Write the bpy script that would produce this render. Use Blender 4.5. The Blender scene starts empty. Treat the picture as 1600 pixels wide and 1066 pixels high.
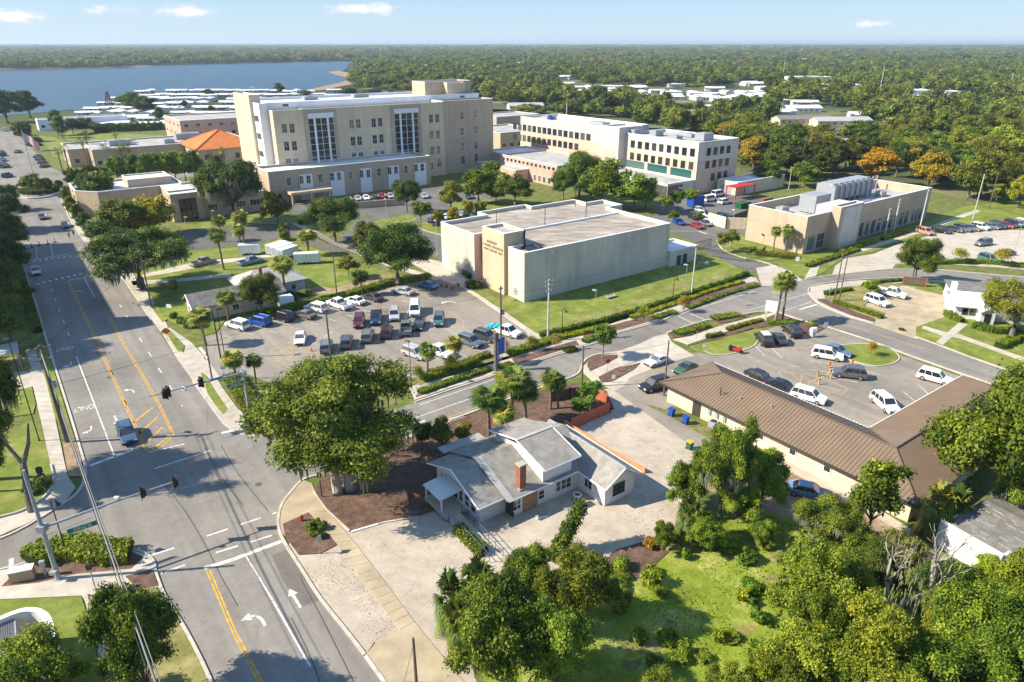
import bpy,math,random
import numpy as np
from mathutils import Vector,Matrix,Euler
random.seed(7)
R = math.radians
C = bpy.context.scene.collection
SC = bpy.context.scene
# ---------------------------------------------------------------- camera, sky, sun, exposure
CAMZ = 46.0; FPX = 1090.0; PITCH = math.atan((533 - 67.5) / FPX)
cam = bpy.data.objects.new('camera',bpy.data.cameras.new('camera')); C.objects.link(cam)
cam.location = (0,0,CAMZ); cam.rotation_euler = (math.pi / 2 - PITCH,0,0)
cam.data.sensor_width = 36; cam.data.lens = 36 * FPX / 1600
cam.data.clip_start = 0.5; cam.data.clip_end = 80000
SC.camera = cam
SUN_EL,SUN_AZ = 37.5,187.0       # azimuth of the sun measured from +X, counter-clockwise
world = bpy.data.worlds.new('World'); SC.world = world; world.use_nodes = True
nt = world.node_tree; N = nt.nodes; LK = nt.links
for n in list(N): N.remove(n)
wo = N.new('ShaderNodeOutputWorld'); bg = N.new('ShaderNodeBackground'); sky = N.new('ShaderNodeTexSky')
sky.sky_type = 'NISHITA'; sky.sun_disc = False; sky.sun_elevation = R(SUN_EL); sky.sun_rotation = R((90 - SUN_AZ) % 360)
sky.altitude = 50; sky.air_density = 1.0; sky.dust_density = 0.2; sky.ozone_density = 4.0
bg.inputs[1].default_value = 0.115
tc = N.new('ShaderNodeTexCoord')
def wmath(op,a,b=None,c=None):
	m = N.new('ShaderNodeMath'); m.operation = op
	for i,v in enumerate((a,b,c)):
		if v is None: continue
		if isinstance(v,(int,float)): m.inputs[i].default_value = v
		else: LK.new(v,m.inputs[i])
	return m.outputs[0]
sx = N.new('ShaderNodeSeparateXYZ'); LK.new(tc.outputs['Generated'],sx.inputs[0])
AZ = wmath('ARCTAN2',sx.outputs[0],sx.outputs[1]); EL = wmath('ARCSINE',sx.outputs[2])
# small fair-weather cumulus over the horizon: (azimuth deg, elevation deg, half width deg, half height deg, strength)
CL = [(-33.5,1.55,3.0,.55,1.0),(-27.5,2.0,2.0,.4,.8),(-23.0,2.0,2.4,.5,1.0),(-11.0,2.3,3.6,.5,1.0),(25.0,1.2,1.8,.32,.9),
	  (-30.0,3.1,2.0,.35,.8),(-28.5,3.25,1.5,.3,.7),(-39,2.6,3,.6,.5),(-4.0,3.3,3,.25,.3),(8,2.2,3,.2,.2),(33,2.4,3,.25,.3),(20,1.5,4,.2,.2)]
tot = None
for a,e,w,h,s in CL:
	d = wmath('MULTIPLY_ADD',AZ,57.2958 / w,-a / w); d2 = wmath('MULTIPLY',d,d)
	q = wmath('MULTIPLY_ADD',EL,57.2958 / h,-e / h); q2 = wmath('MULTIPLY',q,q)
	g = wmath('MULTIPLY',wmath('EXPONENT',wmath('MULTIPLY',wmath('ADD',d2,q2),-1.0)),s)
	tot = g if tot is None else wmath('MAXIMUM',tot,g)
cx = N.new('ShaderNodeCombineXYZ'); LK.new(wmath('MULTIPLY',AZ,57.3),cx.inputs[0]); LK.new(wmath('MULTIPLY',EL,150.0),cx.inputs[1])
ns = N.new('ShaderNodeTexNoise'); ns.inputs['Scale'].default_value = 0.9; ns.inputs['Detail'].default_value = 6; ns.inputs['Roughness'].default_value = .6
LK.new(cx.outputs[0],ns.inputs['Vector'])
cv = wmath('ADD',tot,wmath('MULTIPLY_ADD',ns.outputs[0],1.5,-1.05))
rmp = N.new('ShaderNodeMapRange'); rmp.interpolation_type = 'SMOOTHSTEP'; rmp.inputs[1].default_value = .12; rmp.inputs[2].default_value = .75; rmp.inputs[3].default_value = 0; rmp.inputs[4].default_value = .85
LK.new(cv,rmp.inputs[0])
gr = N.new('ShaderNodeValToRGB'); LK.new(wmath('MULTIPLY',EL,3.2),gr.inputs[0]); ge = gr.color_ramp.elements   # clear-air colour of the low sky, pale at the horizon
ge[0].position = 0; ge[0].color = (.66,.84,1,1); ge[1].position = .3; ge[1].color = (.40,.68,1,1); e3 = ge.new(1); e3.color = (.26,.48,.92,1)
gs = N.new('ShaderNodeMixRGB'); gs.blend_type = 'MULTIPLY'; gs.inputs[0].default_value = 1; LK.new(gr.outputs[0],gs.inputs[1]); gs.inputs[2].default_value = (4.2,4.2,4.2,1)
sm = N.new('ShaderNodeMixRGB'); sm.inputs[0].default_value = .88; LK.new(sky.outputs[0],sm.inputs[1]); LK.new(gs.outputs[0],sm.inputs[2])
mx = N.new('ShaderNodeMixRGB'); LK.new(rmp.outputs[0],mx.inputs[0]); LK.new(sm.outputs[0],mx.inputs[1]); mx.inputs[2].default_value = (5.2,4.95,5.0,1)
LK.new(mx.outputs[0],bg.inputs[0]); LK.new(bg.outputs[0],wo.inputs[0])
sd = bpy.data.lights.new('sun','SUN'); sd.energy = 4.8; sd.angle = R(0.6); sd.color = (1.0,.92,.78)
sun = bpy.data.objects.new('sun',sd); C.objects.link(sun)
tosun = Vector((math.cos(R(SUN_EL)) * math.cos(R(SUN_AZ)),math.cos(R(SUN_EL)) * math.sin(R(SUN_AZ)),math.sin(R(SUN_EL))))
sun.rotation_euler = tosun.to_track_quat('Z','Y').to_euler(); sun.location = (-60,0,90)
vs = SC.view_settings; vs.view_transform = 'Standard'; vs.look = 'None'; vs.gamma = 1; vs.exposure = 0.95; vs.use_curve_mapping = False
SC.render.engine = 'CYCLES'
try:
	cy = SC.cycles; cy.max_bounces = 6; cy.transparent_max_bounces = 6; cy.volume_bounces = 0; cy.diffuse_bounces = 3; cy.glossy_bounces = 3; cy.transmission_bounces = 3
except Exception: pass
# ---------------------------------------------------------------- measured map: a point of the site from where it is seen, at height z
def P(x,y,z=0.0):
	u = (x - 800) / FPX; v = (y - 533) / FPX; cp,sp = math.cos(PITCH),math.sin(PITCH)
	dy = cp - v * sp; dz = -sp - v * cp; t = (z - CAMZ) / dz
	return Vector((u * t,dy * t,z))
def proj(X,Y,Z):
	z = Z - CAMZ; d = Y * math.cos(PITCH) - z * math.sin(PITCH); v = -(Y * math.sin(PITCH) + z * math.cos(PITCH))
	return 800 + FPX * X / d,533 + FPX * v / d
def ht(bx,by,ty):                  # height of an upright whose foot is at (bx, by) and whose top is seen at ty
	p = P(bx,by); lo,hi = 0,80
	for _ in range(40):
		m = (lo + hi) / 2
		if proj(p.x,p.y,m)[1] > ty: lo = m
		else: hi = m
	return lo
def mpp(x,y):                       # metres per photo pixel at a ground point
	p = P(x,y); return (p.y * math.cos(PITCH) + CAMZ * math.sin(PITCH)) / FPX
GR = R(36.2)                         # the street grid
# ---------------------------------------------------------------- object helpers
def setp(o,label=None,cat=None,group=None,kind=None,category=None):
	cat = cat or category
	if label: o['label'] = label
	if cat: o['category'] = cat
	if group: o['group'] = group
	if kind: o['kind'] = kind
	return o
def thing(name,label,cat,loc=(0,0,0),rz=0.0,group=None):
	o = bpy.data.objects.new(name,None); C.objects.link(o); o.empty_display_size = .3
	o.location = loc; o.rotation_euler = (0,0,rz)
	return setp(o,label,cat,group)
def link(name,me,parent=None,loc=None,rz=None):
	o = bpy.data.objects.new(name,me); C.objects.link(o)
	if parent is not None: o.parent = parent
	if loc is not None: o.location = loc
	if rz is not None: o.rotation_euler = (0,0,rz)
	return o
def ctree(o,parent=None):
	c = o.copy(); C.objects.link(c)
	if parent is not None: c.parent = parent
	for ch in o.children: ctree(ch,c)
	return c
def place(proto,used,loc,rz=0.0,sc=None):
	o = proto if not used.get(proto.name) else ctree(proto)
	used[proto.name] = True
	o.location = loc; o.rotation_euler = (0,0,rz)
	if sc is not None: o.scale = sc
	return o
USED = {}
class MB:
	def __init__(s): s.v = []; s.f = []; s.m = []; s.cur = 0
	def add(s,vs,fs):
		b = len(s.v); s.v += [tuple(p) for p in vs]; s.f += [tuple(b + i for i in f) for f in fs]; s.m += [s.cur] * len(fs); return s
	def box(s,x0,x1,y0,y1,z0,z1,M=None):
		vs = [(x,y,z) for z in (z0,z1) for x,y in ((x0,y0),(x1,y0),(x1,y1),(x0,y1))]
		if M is not None: vs = [M @ Vector(p) for p in vs]
		return s.add(vs,[(3,2,1,0),(4,5,6,7),(0,1,5,4),(1,2,6,5),(2,3,7,6),(3,0,4,7)])
	def prism(s,pts,z0,z1):
		a = sum(pts[i][0] * pts[(i + 1) % len(pts)][1] - pts[(i + 1) % len(pts)][0] * pts[i][1] for i in range(len(pts)))
		if a < 0: pts = pts[::-1]
		n = len(pts)
		vs = [(p[0],p[1],z0) for p in pts] + [(p[0],p[1],z1) for p in pts]
		return s.add(vs,[tuple(range(n))[::-1],tuple(range(n,2 * n))] + [(i,(i + 1) % n,n + (i + 1) % n,n + i) for i in range(n)])
	def sheet(s,pts,z):
		a = sum(pts[i][0] * pts[(i + 1) % len(pts)][1] - pts[(i + 1) % len(pts)][0] * pts[i][1] for i in range(len(pts)))
		if a < 0: pts = pts[::-1]
		return s.add([(p[0],p[1],z) for p in pts],[tuple(range(len(pts)))])
	def tube(s,pts,rad,n=8,cap=True):
		pts = [Vector(p) for p in pts]; rings = []
		if isinstance(rad,(int,float)): rad = [rad] * len(pts)
		for i,p in enumerate(pts):
			d = (pts[min(i + 1,len(pts) - 1)] - pts[max(i - 1,0)])
			if d.length < 1e-6: d = Vector((0,0,1))
			q = d.to_track_quat('Z','Y')
			rings.append([p + q @ Vector((rad[i] * math.cos(6.28318 * k / n),rad[i] * math.sin(6.28318 * k / n),0)) for k in range(n)])
		vs = [x for r in rings for x in r]; fs = []
		for i in range(len(pts) - 1):
			for k in range(n):
				k2 = (k + 1) % n; fs.append((i * n + k,i * n + k2,(i + 1) * n + k2,(i + 1) * n + k))
		if cap: fs += [tuple(range(n))[::-1],tuple((len(pts) - 1) * n + k for k in range(n))]
		return s.add(vs,fs)
	def loft(s,rings,cap=True):
		n = len(rings[0]); vs = [p for r in rings for p in r]; fs = []
		for i in range(len(rings) - 1):
			for k in range(n):
				k2 = (k + 1) % n; fs.append((i * n + k,i * n + k2,(i + 1) * n + k2,(i + 1) * n + k))
		if cap: fs += [tuple(range(n))[::-1],tuple((len(rings) - 1) * n + k for k in range(n))]
		return s.add(vs,fs)
	def mesh(s,mats,smooth=False):
		me = bpy.data.meshes.new('m'); me.from_pydata(s.v,[],s.f)
		for m in (mats if isinstance(mats,(list,tuple)) else [mats]): me.materials.append(m)
		if len(set(s.m)) > 1: me.polygons.foreach_set('material_index',s.m)
		if smooth: me.polygons.foreach_set('use_smooth',[True] * len(me.polygons))
		me.update(); return me
	def build(s,name,mats,parent=None,smooth=False,**kw):
		me = s.mesh(mats,smooth); me.name = name; o = link(name,me,parent)
		return setp(o,**kw) if kw else o
def smooth(pts,n=6,closed=True):
	out = []; m = len(pts)
	rng = range(m) if closed else range(m - 1)
	for i in rng:
		g = (lambda k: pts[k % m]) if closed else (lambda k: pts[max(0,min(m - 1,k))])
		a,b,c,d = [Vector((*g(i + k)[:2],0)) for k in (-1,0,1,2)]
		for j in range(n):
			t = j / n
			out.append(.5 * ((2 * b) + (c - a) * t + (2 * a - 5 * b + 4 * c - d) * t * t + (3 * b - a - 3 * c + d) * t ** 3))
	if not closed: out.append(Vector((*pts[-1][:2],0)))
	return out
def PP(pts,z=0.0): return [P(x,y,z) for x,y in pts]
def offline(pts,w0,w1):
	pts = [Vector((p[0],p[1],0)) for p in pts]; L,Rr = [],[]
	for i,p in enumerate(pts):
		d = (pts[min(i + 1,len(pts) - 1)] - pts[max(i - 1,0)]); d.normalize(); n = Vector((-d.y,d.x,0))
		L.append(p + n * w1); Rr.append(p + n * w0)
	return Rr + L[::-1]
def strip(mb,pts,w,z,h=None,off=0.0):
	a = offline(pts,off - w / 2,off + w / 2); n = len(a) // 2
	for i in range(n - 1):
		q = [a[i],a[i + 1],a[2 * n - 2 - i],a[2 * n - 1 - i]]
		if h is None: mb.sheet(q,z)
		else: mb.prism(q,z,z + h)
# ---------------------------------------------------------------- materials
def nmat(name):
	m = bpy.data.materials.new(name); m.use_nodes = True; t = m.node_tree
	b = t.nodes['Principled BSDF']; return m,t,b
def surf(name,cols,*a_,streak=0.0,**k_):
	m = surf0(name,cols,*a_,**k_)
	if not streak: return m
	t = m.node_tree; n = t.nodes; l = t.links; b = n['Principled BSDF']; src = b.inputs['Base Color'].links[0].from_socket     # rain streaks running down the wall
	g = n.new('ShaderNodeNewGeometry'); mp = n.new('ShaderNodeMapping'); mp.inputs['Scale'].default_value = (1.1,1.1,.07); l.new(g.outputs['Position'],mp.inputs[0]); q = n.new('ShaderNodeTexNoise'); q.inputs['Scale'].default_value = 1; q.inputs['Detail'].default_value = 6; l.new(mp.outputs[0],q.inputs['Vector'])
	mr = n.new('ShaderNodeMapRange'); mr.inputs[1].default_value = .34; mr.inputs[2].default_value = .55; mr.inputs[3].default_value = 1 - streak; mr.inputs[4].default_value = 1; l.new(q.outputs[0],mr.inputs[0])
	x = n.new('ShaderNodeMixRGB'); x.blend_type = 'MULTIPLY'; x.inputs[0].default_value = 1; l.new(src,x.inputs[1]); l.new(mr.outputs[0],x.inputs[2]); l.new(x.outputs[0],b.inputs['Base Color']); return m
def surf0(name,cols,scale=1.0,detail=5,rough=.9,bump=0.0,bscale=None,var=0.0,vscale=.05,spec=.3,coord='pos',stretch=None,rgh=.55):
	m,t,b = nmat(name); n = t.nodes; l = t.links
	if coord == 'pos': g = n.new('ShaderNodeNewGeometry'); vec = g.outputs['Position']
	else: g = n.new('ShaderNodeTexCoord'); vec = g.outputs['Object']
	if stretch:
		mp = n.new('ShaderNodeMapping'); mp.inputs['Scale'].default_value = stretch[:3]
		if len(stretch) > 3: mp.inputs['Rotation'].default_value = (0,0,stretch[3])
		l.new(vec,mp.inputs[0]); svec = mp.outputs[0]
	else: svec = vec
	a = n.new('ShaderNodeTexNoise'); a.inputs['Scale'].default_value = scale; a.inputs['Detail'].default_value = detail; a.inputs['Roughness'].default_value = rgh
	l.new(svec,a.inputs['Vector'])
	r = n.new('ShaderNodeValToRGB'); l.new(a.outputs[0],r.inputs[0]); e = r.color_ramp.elements
	k = len(cols)
	for i,c in enumerate(cols):
		pos = .3 + .4 * i / max(1,k - 1)
		if i < 2: el = e[i]; el.position = pos
		else: el = e.new(pos)
		el.color = (*c,1)
	if k == 1: e[1].color = (*cols[0],1)
	col = r.outputs[0]
	if var:
		q = n.new('ShaderNodeTexNoise'); q.inputs['Scale'].default_value = vscale; q.inputs['Detail'].default_value = 6; q.inputs['Roughness'].default_value = .65; l.new(vec,q.inputs['Vector'])
		mr = n.new('ShaderNodeMapRange'); mr.inputs[1].default_value = .3; mr.inputs[2].default_value = .7; mr.inputs[3].default_value = 1 - var; mr.inputs[4].default_value = 1 + var; l.new(q.outputs[0],mr.inputs[0])
		mm = n.new('ShaderNodeMixRGB'); mm.blend_type = 'MULTIPLY'; mm.inputs[0].default_value = 1; l.new(col,mm.inputs[1]); l.new(mr.outputs[0],mm.inputs[2]); col = mm.outputs[0]
	l.new(col,b.inputs['Base Color']); b.inputs['Roughness'].default_value = rough; b.inputs['Specular IOR Level'].default_value = spec
	if bump:
		q = n.new('ShaderNodeTexNoise'); q.inputs['Scale'].default_value = bscale or scale * 3; q.inputs['Detail'].default_value = 4; l.new(vec,q.inputs['Vector'])
		bp = n.new('ShaderNodeBump'); bp.inputs['Strength'].default_value = bump; bp.inputs['Distance'].default_value = .1; l.new(q.outputs[0],bp.inputs['Height']); l.new(bp.outputs[0],b.inputs['Normal'])
	m['col'] = 1
	return m
def plain(name,c,rough=.6,metal=0.0,spec=.4,emit=0.0):
	m,t,b = nmat(name); b.inputs['Base Color'].default_value = (*c,1); b.inputs['Roughness'].default_value = rough; b.inputs['Metallic'].default_value = metal; b.inputs['Specular IOR Level'].default_value = spec
	return m
def asphalt(name,c,crack=1.0):
	m,t,b = nmat(name); n = t.nodes; l = t.links
	g = n.new('ShaderNodeNewGeometry'); vec = g.outputs['Position']
	def noise(s,d=5,r=.6,v=vec):
		a = n.new('ShaderNodeTexNoise'); a.inputs['Scale'].default_value = s; a.inputs['Detail'].default_value = d; a.inputs['Roughness'].default_value = r; l.new(v,a.inputs['Vector']); return a.outputs[0]
	def mr(x,a0,a1,b0,b1):
		q = n.new('ShaderNodeMapRange'); q.inputs[1].default_value = a0; q.inputs[2].default_value = a1; q.inputs[3].default_value = b0; q.inputs[4].default_value = b1; l.new(x,q.inputs[0]); return q.outputs[0]
	def mul(a,bb):
		q = n.new('ShaderNodeMath'); q.operation = 'MULTIPLY'; l.new(a,q.inputs[0]); l.new(bb,q.inputs[1]); return q.outputs[0]
	f = mul(mr(noise(.06,5),.3,.7,.74,1.2),mr(noise(9,3),.3,.7,.93,1.07))
	f = mul(f,mr(noise(.9,8,.75),.33,.6,.86,1.05))
	# tyre-polished tracks and streaks along the street
	mp = n.new('ShaderNodeMapping'); mp.inputs['Rotation'].default_value = (0,0,R(53.7)); l.new(vec,mp.inputs[0])
	mp2 = n.new('ShaderNodeMapping'); mp2.inputs['Scale'].default_value = (.015,.55,1); l.new(mp.outputs[0],mp2.inputs[0])
	f = mul(f,mr(noise(1,3,.6,mp2.outputs[0]),.35,.65,.87,1.09))
	# cracks: edges of big distorted cells, shown only in some patches
	dn = n.new('ShaderNodeTexNoise'); dn.inputs['Scale'].default_value = .6; l.new(vec,dn.inputs['Vector'])
	mixv = n.new('ShaderNodeMixRGB'); mixv.inputs[0].default_value = .06; l.new(vec,mixv.inputs[1]); l.new(dn.outputs[1],mixv.inputs[2])
	vo = n.new('ShaderNodeTexVoronoi'); vo.feature = 'DISTANCE_TO_EDGE'; vo.inputs['Scale'].default_value = .16; l.new(mixv.outputs[0],vo.inputs['Vector'])
	ck = mr(vo.outputs['Distance'],0,.009,.78,1.0)
	gate = mr(noise(.05,2),.54,.62,0,crack)
	w = n.new('ShaderNodeMath'); w.operation = 'MULTIPLY_ADD'
	one = n.new('ShaderNodeMath'); one.operation = 'SUBTRACT'; l.new(ck,one.inputs[0]); one.inputs[1].default_value = 1
	l.new(one.outputs[0],w.inputs[0]); l.new(gate,w.inputs[1]); w.inputs[2].default_value = 1
	f = mul(f,w.outputs[0])
	mm = n.new('ShaderNodeMixRGB'); mm.blend_type = 'MULTIPLY'; mm.inputs[0].default_value = 1; mm.inputs[1].default_value = (*c,1); l.new(f,mm.inputs[2])
	l.new(mm.outputs[0],b.inputs['Base Color']); b.inputs['Roughness'].default_value = .88; b.inputs['Specular IOR Level'].default_value = .25
	return m
def tinted(name,base_rough=.5,rough=None,metal=0,spec=.4,coat=0.0,dirt=.06):
	m,t,b = nmat(name); n = t.nodes; l = t.links
	oi = n.new('ShaderNodeObjectInfo'); tcn = n.new('ShaderNodeTexCoord'); a = n.new('ShaderNodeTexNoise'); a.inputs['Scale'].default_value = 1.3; a.inputs['Detail'].default_value = 4; l.new(tcn.outputs['Object'],a.inputs['Vector'])
	mr = n.new('ShaderNodeMapRange'); mr.inputs[3].default_value = 1 - dirt * 2; mr.inputs[4].default_value = 1 + dirt; l.new(a.outputs[0],mr.inputs[0])
	mm = n.new('ShaderNodeMixRGB'); mm.blend_type = 'MULTIPLY'; mm.inputs[0].default_value = 1; l.new(oi.outputs['Color'],mm.inputs[1]); l.new(mr.outputs[0],mm.inputs[2])
	l.new(mm.outputs[0],b.inputs['Base Color']); b.inputs['Roughness'].default_value = base_rough; b.inputs['Metallic'].default_value = metal; b.inputs['Specular IOR Level'].default_value = spec
	b.inputs['Coat Weight'].default_value = coat; b.inputs['Coat Roughness'].default_value = .08
	return m
M = {}
M['asphalt'] = asphalt('asphalt',(.238,.214,.182)); M['asphalt_dark'] = asphalt('asphalt_dark',(.15,.14,.125)); M['lot'] = asphalt('lot_asphalt',(.275,.238,.192),.8)
M['concrete'] = surf('concrete',[(.40,.345,.27),(.52,.46,.37)],.8,rough=.9,bump=.1,var=.16,vscale=.12)
M['oldconcrete'] = surf('old_concrete',[(.33,.26,.165),(.46,.375,.25)],.5,rough=.95,var=.2,vscale=.12)
M['kerb'] = surf('kerb_concrete',[(.42,.37,.29),(.55,.50,.42)],1.2,rough=.9,var=.12,vscale=.3)
M['gravel'] = surf('shell_gravel',[(.30,.245,.18),(.43,.36,.275),(.53,.455,.36)],.33,12,var=.14,vscale=.07,rgh=.8,stretch=(1,1.2,1,.5))
M['mulch'] = surf('bark_mulch',[(.07,.04,.026),(.13,.075,.05),(.23,.15,.11)],1.1,8,bump=.6,bscale=8,var=.25,vscale=.2,rgh=.8)
M['dirt'] = surf('sandy_soil',[(.17,.11,.06),(.30,.21,.125),(.42,.32,.21)],.7,8,bump=.4,bscale=5,var=.2,vscale=.1,rgh=.7)
M['grass'] = surf('mown_grass',[(.10,.135,.014),(.16,.195,.025),(.31,.28,.09)],.35,10,bump=.5,bscale=6,var=.22,vscale=.07,rgh=.72)
M['drygrass'] = surf('dry_grass',[(.12,.13,.025),(.22,.20,.06),(.38,.30,.15)],.35,10,bump=.5,bscale=5,var=.25,vscale=.08,rgh=.75)
M['lush'] = surf('lush_weeds',[(.11,.16,.012),(.19,.24,.020),(.42,.38,.14)],.2,10,bump=.9,bscale=3,var=.25,vscale=.1,rgh=.75)
M['hedge'] = None
M['white_paint'] = surf('white_road_paint',[(.30,.28,.25),(.66,.63,.56),(.78,.75,.68)],2.2,8,rough=.7,var=.15,vscale=1)
M['yellow_paint'] = surf('yellow_road_paint',[(.32,.19,.06),(.58,.33,.05),(.68,.40,.07)],2.2,8,rough=.7,var=.2,vscale=1)
M['tan_paint'] = surf('faded_yellow_paint',[(.42,.27,.12),(.56,.38,.18)],4,6,rough=.8,var=.2,vscale=1)
M['beige'] = surf('beige_stucco',[(.55,.425,.275),(.60,.47,.31)],.3,rough=.9,var=.1,vscale=.06,streak=.11)
M['hospwall'] = surf('yellow_stucco',[(.62,.495,.325),(.68,.555,.385)],.3,7,rough=.9,var=.08,vscale=.07,streak=.12)
M['tan'] = surf('tan_stucco',[(.46,.35,.245),(.51,.395,.28)],.3,rough=.9,var=.1,vscale=.06,streak=.11)
M['pale'] = surf('pale_stucco',[(.55,.50,.43),(.62,.57,.50)],.3,rough=.85,var=.08,vscale=.08,streak=.14)
M['cream'] = surf('cream_stucco',[(.62,.52,.37),(.68,.58,.43)],.4,rough=.9,var=.1,vscale=.1,streak=.15)
M['panelwall'] = surf('tiltup_panels',[(.50,.455,.37),(.60,.555,.455)],.3,8,rough=.85,var=.16,vscale=.08,stretch=(1,1,.25),streak=.12)
M['white'] = surf('white_stucco',[(.72,.72,.72),(.80,.80,.79)],.3,rough=.8,var=.05,vscale=.1)
M['pinkwall'] = surf('pink_stucco',[(.55,.33,.25),(.62,.38,.29)],.3,rough=.9,var=.08,vscale=.1)
M['brick'] = surf('red_brick',[(.22,.085,.05),(.36,.15,.09)],6,rough=.9,bump=.3,bscale=10,var=.15,vscale=.6)
M['housewhite'] = surf('white_siding',[(.62,.60,.57),(.74,.72,.69)],.5,rough=.75,var=.08,vscale=.3,stretch=(.3,.3,6))
M['roofgravel'] = surf('stained_roof',[(.16,.13,.105),(.33,.28,.225),(.50,.44,.37)],.32,9,rough=.95,var=.22,vscale=.06,rgh=.72,stretch=(.5,1.6,1,GR))
M['roofwhite'] = surf('white_membrane',[(.55,.53,.50),(.76,.75,.72)],.2,8,rough=.8,var=.12,vscale=.08)
M['roofgrey'] = surf('grey_membrane',[(.30,.29,.27),(.46,.44,.41)],.25,8,rough=.9,var=.15,vscale=.08)
M['shingle'] = surf('grey_shingles',[(.215,.195,.165),(.325,.30,.26)],1.1,8,rough=.95,bump=.25,bscale=8,var=.12,vscale=.35)
M['shinglelight'] = surf('light_shingles',[(.34,.33,.31),(.44,.42,.39)],1.6,8,rough=.95,var=.1,vscale=.4)
M['bungroof'] = surf('old_grey_shingles',[(.145,.135,.12),(.22,.205,.18)],1.2,8,rough=.95,var=.2,vscale=.3)
M['orangeroof'] = surf('terracotta_roof',[(.50,.14,.035),(.62,.20,.06)],.5,rough=.85,var=.1,vscale=.2)
M['trim'] = plain('white_trim',(.76,.75,.72),.6)
M['darktrim'] = plain('dark_trim',(.05,.045,.04),.6)
M['steel'] = surf('galvanised_steel',[(.25,.265,.275),(.36,.375,.385)],2,rough=.45,spec=.5,coord='obj')
M['dark'] = plain('black_metal',(.02,.02,.02),.5)
M['wood'] = surf('weathered_pole',[(.10,.075,.055),(.18,.14,.105)],2,rough=.9,coord='obj',stretch=(6,6,.4))
M['concpole'] = surf('concrete_pole',[(.42,.40,.36),(.55,.53,.48)],1.5,rough=.85,coord='obj')
M['rubber'] = plain('rubber',(.018,.018,.018),.85)
M['alloy'] = plain('alloy',(.42,.42,.43),.35,.6)
M['lamp'] = plain('lamp_lens',(.80,.80,.78),.15,0,.6)
M['redlamp'] = plain('red_lens',(.32,.012,.010),.2,0,.6)
M['green_sign'] = plain('green_sign',(.01,.15,.085),.5)
M['blue_sign'] = plain('blue_sign',(.01,.10,.45),.5)
M['whitesign'] = plain('white_sign',(.80,.80,.80),.5)
M['red'] = plain('red_paint',(.45,.02,.02),.5); M['orange'] = plain('safety_orange',(.62,.12,.02),.6)
M['blueplastic'] = plain('blue_plastic',(.015,.07,.33),.45); M['greenplastic'] = plain('green_plastic',(.02,.12,.05),.5); M['yellowplastic'] = plain('yellow_plastic',(.62,.36,.03),.5)
M['tinted'] = tinted('matt_tinted',.85,dirt=.12)
M['paint'] = tinted('car_paint',.32,spec=.5,coat=.6,dirt=.04)
def glassmat(name,c,rough=.08):
	m,t,b = nmat(name); b.inputs['Base Color'].default_value = (*c,1); b.inputs['Roughness'].default_value = rough; b.inputs['Specular IOR Level'].default_value = .7; b.inputs['Metallic'].default_value = .0; b.inputs['Coat Weight'].default_value = .5
	n = t.nodes; oi = n.new('ShaderNodeObjectInfo'); r = n.new('ShaderNodeValToRGB'); t.links.new(oi.outputs['Random'],r.inputs[0]); e = r.color_ramp.elements; e[0].position = .55; e[0].color = (*c,1); e[1].position = .95; e[1].color = (c[0] + .10,c[1] + .095,c[2] + .08,1); t.links.new(r.outputs[0],b.inputs['Base Color'])
	return m
M['glass'] = glassmat('dark_glass',(.018,.022,.026)); M['teal'] = glassmat('teal_glass',(.006,.09,.085),.15); M['blueglass'] = glassmat('blue_glass',(.03,.05,.07))
M['bayglass'] = plain('bay_glass',(.012,.02,.028),.12,0,.7)
def metalroof(name,c,ang=0.0,pitch=.5):
	m,t,b = nmat(name); n = t.nodes; l = t.links
	tcn = n.new('ShaderNodeTexCoord'); a = n.new('ShaderNodeTexNoise'); a.inputs['Scale'].default_value = .4; a.inputs['Detail'].default_value = 5; l.new(tcn.outputs['Object'],a.inputs['Vector'])
	mr = n.new('ShaderNodeMapRange'); mr.inputs[1].default_value = .3; mr.inputs[2].default_value = .7; mr.inputs[3].default_value = .88; mr.inputs[4].default_value = 1.1; l.new(a.outputs[0],mr.inputs[0])
	mm = n.new('ShaderNodeMixRGB'); mm.blend_type = 'MULTIPLY'; mm.inputs[0].default_value = 1; mm.inputs[1].default_value = (*c,1); l.new(mr.outputs[0],mm.inputs[2])
	l.new(mm.outputs[0],b.inputs['Base Color']); b.inputs['Roughness'].default_value = .55; b.inputs['Metallic'].default_value = .0; b.inputs['Specular IOR Level'].default_value = .45
	return m
M['brownmetal'] = metalroof('brown_metal_roof',(.20,.138,.088)); M['brownseam'] = plain('brown_seam',(.15,.105,.07),.55)
M['greymetal'] = metalroof('grey_metal_roof',(.20,.17,.15))

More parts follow.
